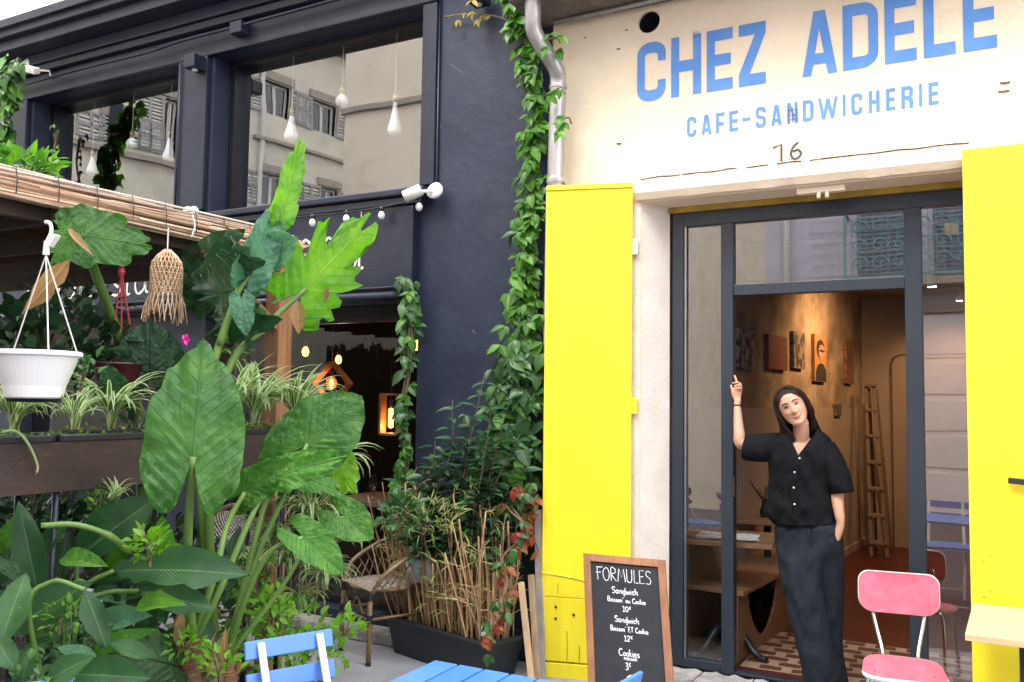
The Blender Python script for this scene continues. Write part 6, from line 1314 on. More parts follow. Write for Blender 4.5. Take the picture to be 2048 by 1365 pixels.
put(leaf_mesh(.5, .5, .1, m=gm['dry'], seed=3, ragged=.3), e3, frame(pD(595, 600, 4.25), pD(597, 668, 4.25)-pD(595, 600, 4.25), TOCAM(pD(595, 600, 4.2)), .17), 'withered_leaf')
put(leaf_mesh(.35, .5, .1, m=gm['dry'], seed=4, ragged=.4), e3, frame(pD(655, 572, 4.3), Vector((-.2, 0, -1)), TOCAM(pD(595, 600, 4.2)), .09), 'withered_leaf')
e4 = thing('elephant_ear', 'elephant ear plant at the left whose dark leaf spreads just under the reed roof', 'plant', (pD(290, 1150, 4.75).x, pD(290, 1150, 4.75).y, 0), 'elephant ear plants')
b4 = pD(290, 1150, 4.75); trunk(e4, b4.x, b4.y, b4.z, .06)
ear(e4, pD(162, 470, 4.0), pD(310, 490, 4.15), gm['ear'], 1.1, 21, n=TOCAM(pD(162, 470, 4.0))+Vector((0, 0, .3)), petiole=[b4, pD(285, 960, 4.75), pD(262, 760, 4.6), pD(210, 600, 4.3)], pr=(.042, .018), tear=.2, lobe=.9)
ear(e4, pD(140, 470, 3.6), pD(100, 535, 3.55), gm['ear'], .9, 22, tear=.3, fold=.3)
put(leaf_mesh(.3, .5, .3, m=gm['dry'], seed=5, ragged=.3), e4, frame(pD(140, 520, 3.6), pD(60, 610, 3.55)-pD(140, 520, 3.6), TOCAM(pD(100, 560, 3.6)), .30), 'withered_leaf')
put(leaf_mesh(.2, .5, .3, m=gm['dry'], seed=6, ragged=.3), e4, frame(pD(135, 455, 3.6), pD(182, 505, 3.55)-pD(135, 455, 3.6), TOCAM(pD(100, 560, 3.6)), .16), 'withered_leaf')
ear(e4, pD(300, 755, 4.4), pD(300, 640, 4.4), gm['eard'], 1.4, 23, lobe=.8)
ear(e4, pD(235, 800, 4.0), pD(215, 735, 3.9), gm['eard'], .9, 24)
ear(e4, pD(410, 500, 4.9), pD(400, 640, 4.9), gm['eard'], .9, 25)
# ------------------------------------------------------------------ canna / strelitzia at the bottom left
cprof = [(0, .04), (.06, .3), (.2, .75), (.4, 1), (.6, .95), (.8, .62), (.93, .25), (1, .01)]
def cleaf(w, seed, ragged=0, curl=.15, fold=.15, m=None): return leaf_mesh(w, fold, curl, 12, cprof, m or gm['strel'], .02, seed, 'leaf_blade', ragged)
c1 = thing('canna_plant', 'dark broad leaved canna like plant filling the bottom left corner', 'plant', (pD(180, 1330, 3.4).x, pD(180, 1330, 3.4).y, 0)); cb0 = pD(170, 1420, 3.4); cb0.z = .05
def cl(a_, b_, w, seed, d0=3.4, d1=3.3, pet=None, **k):
    A_, B_ = pD(*a_, d0), pD(*b_, d1); L = (B_-A_).length; put(cleaf(w, seed, **k), c1, frame(A_, B_-A_, TOCAM(A_)+Vector((0, 0, .45))+rv(.15), L))
    if pet: MB().tube(curve3([cb0+rv(.05)*1]+[pD(q[0], q[1], d0) for q in pet]+[A_], 6), [.014, .008]*0 or .009, 8).obj('petiole', M['stem'], c1, smooth=True)
cl((78, 1195), (38, 1008), .30, 1, pet=[(110, 1300)]); cl((155, 1118), (305, 985), .48, 2, 3.6, 3.6, pet=[(150, 1250)])
cl((228, 1142), (490, 1128), .36, 3, 3.4, 3.3, ragged=.35, pet=[(140, 1210), (180, 1165)]); cl((278, 1182), (432, 1212), .42, 4, 3.4, 3.4, pet=[(130, 1250), (200, 1190)], ragged=.1)
cl((12, 1268), (172, 1158), .40, 5, 3.2, 3.2, pet=[(30, 1360)]); cl((170, 1180), (215, 1300), .42, 6, 3.1, 3.05, ragged=.3, pet=[(60, 1250), (100, 1165)])
cl((55, 1290), (155, 1232), .38, 7, 3.4, 3.4); cl((0, 1290), (50, 1140), .5, 8, 3.0, 3.1, ragged=.2); cl((140, 1350), (290, 1348), .42, 9, 3.1, 3.0, pet=[(150, 1390)])
cl((218, 1285), (312, 1312), .36, 10, 3.3, 3.3); cl((40, 1380), (60, 1300), .5, 11, 3.0, 3.0); cl((130, 1330), (105, 1220), .4, 12, 3.5, 3.5); cl((70, 1330), (0, 1300), .4, 13, 3.3, 3.3)
cl((200, 1250), (300, 1170), .3, 14, 3.8, 3.8); cl((20, 1200), (10, 1060), .35, 15, 3.8, 3.8); cl((100, 1190), (140, 1060), .3, 16, 3.9, 3.9); cl((330, 1250), (300, 1130), .3, 17, 4.0, 4.0); cl((90, 1365), (180, 1310), .5, 18, 2.9, 2.9); cl((30, 1340), (-20, 1260), .5, 19, 2.9, 2.9)
cl((140, 1250), (60, 1180), .34, 24, 3.3, 3.2, ragged=.2); cl((250, 1200), (330, 1150), .3, 25, 3.7, 3.7, ragged=.1); cl((90, 1150), (30, 1100), .34, 26, 3.6, 3.6); cl((200, 1330), (120, 1290), .4, 27, 3.2, 3.1, m=gm['earb']); cl((240, 1365), (330, 1290), .35, 20, 3.5, 3.5); cl((380, 1230), (450, 1290), .35, 21, 4, 4); cl((180, 1050), (210, 950), .3, 22, 4.2, 4.2); cl((60, 1110), (100, 1020), .3, 23, 4.2, 4.2)
for k in range(26):
    a_, b_ = rnd.uniform(-20, 330), rnd.uniform(1060, 1380); th = rnd.uniform(-.3, 3.4); L_ = rnd.uniform(60, 130); d_ = rnd.uniform(3.3, 3.9)
    cl((a_, b_), (a_+L_*math.cos(th), b_-L_*math.sin(th)*.8), rnd.uniform(.28, .42), 40+k, d_, d_-rnd.uniform(0, .15), ragged=rnd.choice((0, .05, .25)), curl=rnd.uniform(.1, .5), fold=rnd.uniform(.1, .5), m=rnd.choice((gm['strel'], gm['strel'], gm['eard'], gm['earb'], gm['earm'])))
MB().tube(curve3([pD(82, 1052, 3.2), pD(150, 1050, 3.25), pD(215, 1070, 3.3), pD(258, 1105, 3.4)], 6), [.011]*12+[.014]*7, 10).obj('cut_stem', M['stem'], c1, smooth=True)
# ------------------------------------------------------------------ small leaved shrubs
def bush(label, px, py, d, rx, rz, n, size, meshes, ry=None, name='bush', cap=200, cat='bush', group=None, flat=.5, down=0):
    c = pD(px, py, d); t = thing(name, label, cat, (c.x, c.y, c.z-rz), group); S = []
    for k in range(max(3, n//28)):
        q = c+Vector((rnd.uniform(-.7, .7)*rx, 0, rnd.uniform(-.2, .8)*rz)); MB().tube(curve3([Vector((c.x, c.y, c.z-rz)), c.lerp(q, .4)-Vector((0, 0, rz*.3)), q], 4), .004, 5).obj('stem', M['bark'], t)
    for k in range(n):
        v = rv(rnd.random()**.4); p = c+Vector((v.x*rx, v.y*(ry or rx), v.z*rz)); d_ = v*1.0+rv(.6)+Vector((0, -.2, flat-down)); S.append((rnd.choice(meshes), frame(p, d_, Vector((0, -.35, 1))+rv(.5), size*rnd.uniform(.55, 1.2))))
    foliage(t, S, cap); return t
bush('bright green seedling cluster in front of the dark leaves, mid lower left', 300, 1090, 3.3, .075, .08, 60, .05, bright)
bush('fresh green weeds at the foot of the elephant ear trunks', 440, 1325, 3.5, .10, .08, 55, .045, bright)
bush('low bright weeds left of the elephant ear trunks', 370, 1290, 3.5, .08, .06, 50, .04, bright)
bush('green ground plant behind the blue chair back', 560, 1250, 4.5, .30, .11, 190, .06, bright, name='ground_plant')
bush('green leaves showing between the slats of the blue chair', 590, 1305, 4.3, .28, .10, 190, .06, bright, name='ground_plant')
bush('small leafy shoot right of the blue chair back', 690, 1255, 4.3, .09, .07, 40, .06, bright)
bush('leafy green shrub with a reddish shoot standing above the reed roof at the left', 50, 340, 4.3, .17, .09, 110, .085, creep+bright[:1], name='young_shrub')
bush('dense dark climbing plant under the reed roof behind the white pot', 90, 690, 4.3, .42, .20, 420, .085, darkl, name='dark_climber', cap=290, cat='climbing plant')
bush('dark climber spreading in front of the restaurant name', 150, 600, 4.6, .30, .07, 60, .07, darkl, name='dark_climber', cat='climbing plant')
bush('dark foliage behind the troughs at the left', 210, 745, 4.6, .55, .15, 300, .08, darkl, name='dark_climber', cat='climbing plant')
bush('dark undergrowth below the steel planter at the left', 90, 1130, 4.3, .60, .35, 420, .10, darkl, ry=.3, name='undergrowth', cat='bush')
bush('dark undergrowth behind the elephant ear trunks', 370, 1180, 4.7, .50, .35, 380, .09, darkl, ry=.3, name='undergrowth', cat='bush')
bush('small green shoots beside the white hanging pot', 165, 745, 3.5, .07, .10, 55, .05, creepd)
bush('light green shoots below the steel planter', 195, 1020, 3.7, .05, .12, 45, .035, bright)
bush('yellow green leaves between the two upright petioles near the post', 470, 690, 4.4, .08, .12, 60, .05, creep)
bush('low green leaves left of the black tub below the thin creeper', 800, 1030, 4.7, .12, .10, 90, .07, creepd)
bush('green bamboo foliage at the top left of the dry bamboo clump', 850, 1035, 4.75, .22, .09, 170, .07, bam, cap=200, name='bamboo_tuft')
for i, (lb, a, b, d, n, L_) in enumerate((('small spider plant filling the gap left of the tall green petiole', 150, 860, 3.2, 34, .22), ('grassy spider plant tuft right behind the giant leaf', 470, 830, 4.1, 40, .34), ('spider plant tuft low beside the elephant ear petioles', 505, 1160, 4.2, 34, .26), ('spider plant seedling below the middle of the steel planter', 230, 1010, 3.7, 22, .16))): spider(pD(a, b, d), n, L_, lb)
for i, (lb, a, b, d, rx, rz, n, sz, ms) in enumerate((
    ('small leaved trailing plant hanging below the planter at the far left', 60, 1010, 3.9, .22, .10, 90, .045, creepd), ('fine dark leaves between the canna leaves at the far left', 60, 1220, 3.7, .22, .16, 150, .05, darkl),
    ('mixed green weeds between the canna stalks', 160, 1300, 3.3, .14, .12, 110, .045, creepd), ('dark leafy clump behind the two upright petioles', 330, 1110, 4.2, .20, .22, 170, .055, darkl),
    ('fresh seedlings low beside the metal planter post', 120, 1230, 3.2, .07, .07, 40, .04, bright), ('pale green weeds in the bottom left corner', 70, 1350, 3.0, .14, .07, 70, .04, creepd),
    ('green trailing weeds between the elephant ear petioles', 500, 1180, 4.1, .14, .20, 130, .05, creep), ('bright leaves at the foot of the timber post', 545, 1215, 4.0, .10, .08, 70, .05, bright), ('dark tangle between the giant leaf and the middle trough', 300, 900, 4.3, .25, .16, 150, .06, darkl), ('green leafy tangle low between canna and elephant ear', 250, 1240, 3.9, .22, .16, 170, .06, creepd), ('dark leaves beneath the reed roof beside the woven lampshade', 420, 560, 5.0, .30, .16, 130, .09, darkl))):
    bush(lb, a, b, d, rx, rz, n, sz, ms, name='weed_clump')
mgt = mat('magenta_petal', (.55, .02, .28), (.45, .02, .22), rough=.5); pf = pD(372, 680, 3.9); ft = thing('magenta_flower', 'single magenta flower above the giant leaf', 'flower', pf)
pm_ = leaf_mesh(.8, .2, .3, nv=4, m=mgt, seed=1)
for k in range(6): put(pm_, ft, frame(pf, Vector((math.cos(k*1.05), -.3, math.sin(k*1.05))), TOCAM(pf), .028), 'petal')
# red cord hanger
rc = mat('red_cord', (.22, .01, .02), (.3, .015, .03), rough=.7); q = P(243, 545, d=4.1); t = thing('red_cord_hanger', 'dark red cord hanger hanging behind the thick green petiole', 'cord', q)
for px, py in ((230, 640), (260, 650), (243, 660)): MB().tube([q, P(px, py, d=4.1)], .004, 5).obj('cord', rc, t)
MB().lathe([(.01, -.02), (.018, 0), (.008, .03)], q, 8).obj('knot', rc, t)
pt_ = P(235, 752, d=4.1); MB().lathe([(.08, -.07), (.11, .05), (.12, .055), (.11, .06)], pt_, 18).obj('red_pot', mat('dark_red_plastic', (.035, .004, .006), (.05, .005, .008), rough=.4), t, smooth=True)
# ------------------------------------------------------------------ rattan bistro chairs
def weave():
    m = bpy.data.materials.new('zigzag_weave'); m.use_nodes = True; t = m.node_tree; b = t.nodes['Principled BSDF']; b.inputs['Roughness'].default_value = .4
    uv = t.nodes.new('ShaderNodeUVMap'); w = t.nodes.new('ShaderNodeTexWave'); w.wave_type = 'BANDS'; w.bands_direction = 'DIAGONAL'; w.wave_profile = 'TRI'; w.inputs['Scale'].default_value = 5.0; w.inputs['Distortion'].default_value = 3.5; w.inputs['Detail'].default_value = 1; w.inputs['Detail Scale'].default_value = 4
    r = t.nodes.new('ShaderNodeValToRGB'); r.color_ramp.interpolation = 'CONSTANT'; r.color_ramp.elements[0].color = (.02, .015, .02, 1); r.color_ramp.elements[1].position = .55; r.color_ramp.elements[1].color = (.62, .58, .52, 1)
    lnk(t, uv.outputs[0], w.inputs[0]); lnk(t, w.outputs['Fac'], r.inputs[0]); lnk(t, r.outputs[0], b.inputs['Base Color']); return m
wv = weave(); bamm = mat('varnished_bamboo', (.20, .13, .065), (.15, .09, .045), 10, .35, .05, 30)
def strip_back():
    m = mat('dark_weave', (.03, .02, .02), (.30, .17, .08), 26, .5, contrast=(.45, .55)); return m
wv2 = strip_back()
def bistro(c, rot, lb):
    t = thing('rattan_chair', lb, 'chair', c, 'rattan bistro chairs'); T = Matrix.Translation(c) @ Matrix.Rotation(rot, 4, 'Z')
    def A(g, name, m, **k): g.v = [tuple(T @ Vector(v)) for v in g.v]; return g.obj(name, m, t, **k)
    for sx in (-1, 1):
        A(MB().tube([(sx*.20, -.20, 0), (sx*.19, -.19, .46)], .016, 10), 'front_leg', bamm, smooth=True); A(MB().tube(curve3([(sx*.21, .25, 0), (sx*.19, .20, .45), (sx*.2, .24, .7)], 5), .015, 10), 'rear_leg', bamm, smooth=True)
        A(MB().tube(curve3([(sx*.19, -.19, .43), (sx*.245, -.12, .56), (sx*.25, .05, .66), (sx*.2, .24, .74)], 5), .014, 10), 'arm', bamm, smooth=True)
        for z in (.28,): A(MB().tube([(sx*.195, -.19, z), (sx*.2, .22, z)], .010, 8), 'stretcher', bamm, smooth=True)
        A(MB().tube([(sx*.196, -.196, .26), (sx*.196, -.196, .31)], .020, 8), 'binding', M['blk']); A(MB().tube([(sx*.192, -.192, .40), (sx*.192, -.192, .45)], .020, 8), 'binding', M['blk']); A(MB().tube([(sx*.20, -.20, 0), (sx*.20, -.20, .02)], .019, 8), 'foot_cap', M['blk'])
    A(MB().tube([(-.195, -.19, .27), (.195, -.19, .27)], .010, 8), 'stretcher', bamm, smooth=True)
    A(MB().tube(curve3([(-.19, -.19, .40), (-.1, -.19, .30), (0, -.19, .39), (.1, -.19, .30), (.19, -.19, .40)], 5), .007, 6), 'curved_brace', bamm, smooth=True)
    g = MB(); n = 10
    for j in range(n+1):
        for i in range(n+1): u, v = i/n*2-1, j/n*2-1; w_ = .215*(1-.12*v*v*(v > 0)); g.v.append((u*w_, v*.21, .465+.015*(1-u*u)*(1-v*v))); g.uv.append((i/n*2.2, j/n*2.2))
    g.f = [(j*(n+1)+i, j*(n+1)+i+1, (j+1)*(n+1)+i+1, (j+1)*(n+1)+i) for j in range(n) for i in range(n)]; A(g, 'seat', wv, fix=False)
    A(MB().tube([(.215*math.cos(a)*(1 if abs(math.cos(a)) < .9 else 1), .21*math.sin(a), .455) for a in [2*PI*i/24 for i in range(25)]], .014, 8), 'seat_ring', bamm, smooth=True)
    arch = [(.2*math.cos(a), .24+.04*math.sin(a), .62+.30*math.sin(a)) for a in [PI*i/14 for i in range(15)]]; A(MB().tube([(.19, .21, .46)]+arch+[(-.19, .21, .46)], .015, 10), 'back_frame', bamm, smooth=True)
    g = MB(); 
    for j in range(11):
        z = .48+.40*j/10; wz = .185*math.sqrt(max(0.02, 1-max(0, (z-.62)/.30)**2))
        for i in range(11): u = i/10*2-1; g.v.append((u*wz, .215+.03*(j/10)+.035*(1-u*u), z)); g.uv.append((i/10*2, j/10*2))
    g.f = [(j*11+i, j*11+i+1, (j+1)*11+i+1, (j+1)*11+i) for j in range(10) for i in range(10)]; A(g, 'woven_back', wv, fix=False)
    # open lattice of cane on the arms
    for sx in (-1, 1):
        for k in range(7):
            f_ = k/6; y_ = lerp(-.14, .20, f_); A(MB().tube([(sx*.20, y_-.04, .46), (sx*.235, y_+.04, .47+.19*f_+.06)], .004, 4), 'lattice_cane', bamm); A(MB().tube([(sx*.20, y_+.04, .46), (sx*.235, y_-.04, .47+.19*f_+.06)], .004, 4), 'lattice_cane', bamm)
cl_ = P(711, 1322, z=.03)
bistro(Vector((cl_.x+.02, cl_.y+.25, .02)), -.45, 'rattan bistro chair with a black and white weave left of the black tub')
bistro(Vector((-4.45, 4.25, .02)), .5, 'rattan bistro chair hidden among the elephant ear stems')
tag(MB().lathe([(0, -.12), (.15, -.11), (.2, 0), (.15, .12), (0, .14)], (cl_.x+.30, cl_.y+.28, .62), 16, .6, .35).obj('grey_cushion', mat('grey_cushion', (.40, .44, .50), (.46, .5, .55), 12, .9, .3), smooth=True), 'pale grey cushion on the rattan chair beside the dry bamboo', 'cushion')
# ================================================================== THE WOMAN IN THE DOORWAY
def proj(p):
    d = Vector(p)-EYE; w = d.dot(_f); return 1024+F*d.dot(_r)/w, 682.5-F*d.dot(_u)/w
YB = 5.27
skin = mat('skin', (.47, .255, .17), (.57, .315, .21), 9, .5, .08, 90)
skin.node_tree.nodes['Principled BSDF'].inputs['Subsurface Weight'].default_value = .15; skin.node_tree.nodes['Principled BSDF'].inputs['Subsurface Radius'].default_value = (.02, .008, .004)
hairm = mat('dark_brown_hair', (.010, .005, .004), (.026, .012, .008), 30, .55, .35, 120, stretch=(3, 3, .4), spec=.25)
cloth = mat('black_viscose', (.0030, .0033, .005), (.0052, .0056, .0078), 10, .85, .3, 25, spec=.15); trous = mat('dark_slate_trousers', (.010, .013, .018), (.015, .019, .026), 10, .85, .35, 30, spec=.15)
wo_f = P(1648, 1385, y=YB); woman = thing('person', 'dark haired woman in black blouse and dark wide trousers leaning in the cafe doorway', 'person', (wo_f.x, wo_f.y, .095))
# head frame: x to the viewer's right, y towards the viewer, z up, tilted to the viewer's left
hcn = P(1583.5, 813, y=YB-.06); fw_ = (EYE-hcn); fw_.z = 0; fw_.normalize(); fw_ = (fw_*math.cos(.05)-Vector((0, 0, 1))*math.sin(.02)).normalized()
rx_ = Vector((0, 0, 1)).cross(fw_)*1.0
if rx_.dot(_r) < 0: rx_ = -rx_
uz = rx_.cross(fw_); uz = uz if uz.z > 0 else -uz
ta = math.radians(25); HX = rx_*math.cos(ta)-uz*math.sin(ta)*1.0; HZ = uz*math.cos(ta)+rx_*-math.sin(ta)*1.0
HX = (rx_*math.cos(ta)+uz*math.sin(ta)).normalized(); HZ = (uz*math.cos(ta)-rx_*math.sin(ta)).normalized(); HY = fw_
def H(x, y, z): return hcn+HX*x+HY*y+HZ*z
HR = [(-.108, .024, .074, .035), (-.102, .036, .084, .01), (-.087, .049, .087, -.03), (-.063, .061, .085, -.06), (-.035, .069, .086, -.08), (0, .072, .088, -.09), (.03, .0735, .090, -.096), (.06, .072, .086, -.096), (.085, .062, .072, -.088), (.102, .044, .05, -.066), (.113, .018, .018, -.03)]
def hr(z):
    z = max(HR[0][0], min(HR[-1][0], z))
    for k in range(len(HR)-1):
        if HR[k][0] <= z <= HR[k+1][0]:
            q = (z-HR[k][0])/(HR[k+1][0]-HR[k][0]); q = q; return [lerp(HR[k][i], HR[k+1][i], q) for i in (1, 2, 3)]
G = lambda x, z, cx, cz, sx, sz: math.exp(-((x-cx)/sx)**2-((z-cz)/sz)**2)
def fdisp(x, z):
    d = .024*G(x, z, 0, -.030, .0115, .014)*1.0+.013*G(x, z, 0, -.008, .009, .022)+.006*G(x, z, 0, -.036, .018, .008)      # nose
    for s in (-1, 1):
        d += -.009*G(x, z, s*.030, .007, .017, .013)+.0045*G(x, z, s*.030, .005, .012, .008)+.005*G(x, z, s*.040, -.028, .018, .016)+.004*G(x, z, s*.028, .033, .018, .007)-.003*G(x, z, s*.026, -.05, .006, .014)
    d += .005*G(x, z, 0, -.066, .020, .010)-.004*G(x, z, 0, -.082, .016, .006)+.006*G(x, z, 0, -.100, .018, .012)
    return d
def face(x, z, off=0.0):
    a, f, b = hr(z); c = (f+b)/2; q = max(0, 1-abs(x/a)**2.2)**(1/2.2); return H(x, c+(f-c)*q+fdisp(x, z)+off, z)
hg = MB(); rings = []; nz_ = 46
for k in range(nz_+1):
    z = lerp(-.112, .113, k/nz_); a, f, b = hr(z); c = (f+b)/2; r = []
    for i in range(48):
        t_ = 2*PI*i/48; cx, sy = math.cos(t_), math.sin(t_); e = 2/2.2
        x = a*math.copysign(abs(cx)**e, cx); y = c+(f-c)*math.copysign(abs(sy)**e, sy)
        if sy > 0: y += fdisp(x, z)*min(1, sy*2.5)
        r.append(H(x, y, z))
    rings.append(r)
hg.loft(rings)
def px(x_, y_, yy): return P(x_, y_, y=yy)
# neck, chest and arms
hg.tube([H(0, -.02, -.06), H(.002, -.025, -.11), px(1603, 885, YB+.0), px(1605, 905, YB+.01), px(1606, 930, YB+.02)], [.047, .045, .047, .060, .09], 20)
def oval(l, r, py, dep, yy, n=28, sk=0):
    A_, B_ = px(l, py, yy), px(r, py, yy); c = (A_+B_)/2; h = (B_-A_)/2; return [c+h*math.cos(t_)+Vector((0, -dep*math.sin(t_), 0)) for t_ in [2*PI*i/n for i in range(n)]]
hg.loft([oval(1580, 1632, 878, .035, YB+.01), oval(1560, 1652, 888, .055, YB), oval(1549, 1661, 905, .075, YB), oval(1551, 1658, 935, .09, YB), oval(1556, 1655, 970, .085, YB), oval(1562, 1652, 1005, .08, YB), oval(1556, 1668, 1050, .09, YB), oval(1560, 1676, 1090, .09, YB)])
armL = [px(1553, 890, YB), px(1520, 893, YB-.03), px(1490, 889, YB-.05), px(1480, 884, YB-.055), px(1478.5, 868, YB-.05), px(1476.5, 845, YB-.03), px(1475, 822, YB+.0), px(1474.5, 808, YB+.012), px(1476, 800, YB+.018)]
hg.tube(curve3(armL, 3), [lerp(.048, .036, min(1, i/9)) if i < 10 else lerp(.036, .0205, min(1, (i-10)/10)) for i in range(25)], 16)
armR = [px(1652, 893, YB), px(1668, 930, YB-.02), px(1674, 968, YB-.02), px(1675, 1000, YB-.045), px(1679, 1030, YB-.06), px(1681, 1046, YB-.06), px(1678, 1062, YB-.055), px(1672, 1078, YB-.05)]
hg.tube(curve3(armR, 3), [lerp(.046, .036, min(1, i/7)) if i < 8 else lerp(.035, .022, min(1, (i-8)/7)) for i in range(22)], 16)
# left-of-picture hand: palm, index up, the others curled, thumb
yh = YB+.025
def pal(p, r1, r2, n=14): pass
pr_ = [oval(1468.5, 1481, 803, .014, YB+.018, 14), oval(1466.5, 1482.5, 794, .015, yh, 14), oval(1465.5, 1484, 784, .015, yh, 14), oval(1467, 1484.5, 775, .013, yh, 14), oval(1470, 1483.5, 771, .010, yh, 14)]; hg.loft(pr_)
fing = lambda pts, r: hg.tube(curve3([px(a, b, c) for a, b, c in pts], 4), [r*(1-.22*i/(len(pts)*4-4)) for i in range(len(pts)*4-3)], 8)
fing([(1478, 779, yh), (1476, 770, yh), (1472.5, 761, yh+.006), (1468.8, 750.5, yh+.014)], .0088)          # index
fing([(1481.5, 779, yh), (1481, 769, yh-.004), (1474, 765.5, yh-.018), (1464, 767.5, yh-.012)], .0085)     # middle
fing([(1482, 783, yh), (1482, 773, yh-.012), (1476, 771, yh-.030), (1468, 772.5, yh-.026)], .0080)         # ring
fing([(1481, 788, yh), (1482, 779, yh-.014), (1478, 777, yh-.030), (1472, 779, yh-.028)], .0070)           # little
fing([(1469, 798, yh), (1466, 789, yh-.006), (1464.5, 780, yh-.004), (1461.5, 770.5, yh+.008)], .0095)      # thumb
# the pocketed hand
fing([(1676, 1068, YB-.05), (1670, 1082, YB-.05), (1664, 1094, YB-.05)], .022)
# legs and feet
hg.tube(curve3([px(1592, 1080, YB), px(1608, 1170, YB-.03), px(1630, 1250, YB-.05), px(1646, 1330, YB-.04), px(1650, 1372, YB-.02)], 4), [lerp(.075, .038, i/16) for i in range(17)], 16)
hg.tube(curve3([px(1640, 1080, YB), px(1650, 1170, YB+.03), px(1655, 1250, YB+.05), px(1660, 1330, YB+.05), px(1664, 1372, YB+.05)], 4), [lerp(.075, .038, i/16) for i in range(17)], 16)
ft_ = []
for (fx, fy, dx_) in ((1634, YB-.04, -.10), (1672, YB+.03, .02)):
    c = P(fx, 1380, y=fy); c.z = .115; toe = c+Vector((dx_, -.14, -.008)); ft_.append((c, toe)); hg.tube([c+Vector((0, .04, .01)), c, c.lerp(toe, .5), toe.lerp(c, .15), toe], [.028, .036, .036, .034, .018], 12)
    for k in range(5): o_ = Vector((-.03+.015*k, 0, -.006)); hg.tube([toe+o_+Vector((0, .03, 0)), toe+o_+Vector((0, -.012-.004*(2-abs(k-2)), 0))], [.010, .007], 6)
bo_ = hg.obj('raw_body', skin); rm_ = bo_.modifiers.new('r', 'REMESH'); rm_.mode = 'VOXEL'; rm_.voxel_size = .0036; rm_.use_smooth_shade = True
sm = bo_.modifiers.new('s', 'SMOOTH'); sm.factor = .5; sm.iterations = 2
dg = bpy.context.evaluated_depsgraph_get(); dg.update(); me = bpy.data.meshes.new_from_object(bo_.evaluated_get(dg)); bpy.data.objects.remove(bo_); me.name = 'body'
link('body', me, skin, woman)
# facial details
lipm = mat('lips', (.44, .13, .11), (.40, .11, .10), 20, .4); browm = mat('eyebrow', (.035, .02, .015), rough=.8); eyew = mat('eye_white', (.30, .26, .24), rough=.4); iris = mat('iris', (.010, .006, .005), rough=.3); nos = mat('nostril', (.14, .05, .035), rough=.8)
def fstroke(pts, wds, m, name, off=.0018):
    q = curve3([(a, b, 0) for a, b in pts], 4); g = MB(); Lq, Rq = [], []
    for i, p in enumerate(q):
        w_ = wds(i/(len(q)-1)); Lq.append(face(p.x, p.y+w_/2, off)); Rq.append(face(p.x, p.y-w_/2, off))
    mid = [face(p.x, p.y, off+.0012) for p in q]; k = len(q); g.add(Lq+mid+Rq, [(i, i+1, k+i+1, k+i) for i in range(k-1)]+[(k+i, k+i+1, 2*k+i+1, 2*k+i) for i in range(k-1)]); return g.obj(name, m, woman, smooth=True)
bell = lambda a, b: (lambda t_: a+b*math.sin(PI*t_))
for s in (-1, 1):
    fstroke([(s*.013, .024), (s*.028, .031), (s*.048, .025)], lambda t_: .0068*(1-.5*t_), browm, 'eyebrow')
    fstroke([(s*.0155, .0035), (s*.030, .0065), (s*.0455, .0045)], bell(.0006, .0075), eyew, 'eye', .0012)
    fstroke([(s*.0245, .0060), (s*.030, .0066), (s*.0355, .0060)], bell(.0045, .0040), iris, 'iris', .0026)
    fstroke([(s*.0145, .0045), (s*.030, .0112), (s*.048, .0050)], bell(.0018, .0028), iris, 'eyelash', .0026)
    fstroke([(s*.018, .0020), (s*.030, .0012), (s*.042, .0028)], bell(.0003, .0009), browm, 'lower_lash', .002)
    fstroke([(s*.004, -.0455), (s*.009, -.0445)], bell(.0010, .0012), nos, 'nostril', .001)
fstroke([(-.034, -.0530), (-.018, -.0600), (0, -.0615), (.018, -.0600), (.034, -.0530)], bell(.0008, .0055), lipm, 'upper_lip', .0012)
fstroke([(-.029, -.0590), (-.014, -.0675), (0, -.0700), (.014, -.0675), (.029, -.0590)], bell(.0006, .0072), lipm, 'lower_lip', .0012)
fstroke([(-.036, -.0515), (-.018, -.0625), (0, -.0650), (.018, -.0625), (.036, -.0515)], bell(.0010, .0012), nos, 'mouth_line', .0024)
# ear on the viewer's left and a neck shadowed jaw are covered by hair; hair: cap and locks
g = MB(); rings = []; 
for k in range(61):
    z = lerp(-.075, .1185, k/60); a, f, b = hr(z); c = (f+b)/2; r = []
    for i in range(120):
        t_ = 2*PI*i/120; cx, sy = math.cos(t_), math.sin(t_); th = .007+.0012*math.sin(i*1.9); x = (a+th)*cx; y = c+(f-c+th)*sy
        hairline = .079-12*x*x
        if sy > .05 and z < hairline+.0: y = min(y, c+(f-c)*max(0, 1-(x/(a+th))**2)**.5*0+.005+.0*c)
        r.append(H(x, y, z))
    rings.append(r)
g.loft(rings)
R_ = random.Random(5)
def lock(pts, r):
    ph = R_.uniform(0, 6); pts = [p+HX*(.005*math.sin(i*1.7+ph)*(i > 1)) for i, p in enumerate(pts)]
    q = curve3(pts, 5); n = len(q); g.tube(q, [r*(.75+.5*math.sin(PI*min(1, i/(n-1)*1.1+.1)))*(1 if i < n-3 else (n-i)/4) for i in range(n)], 6)
PX0 = .008
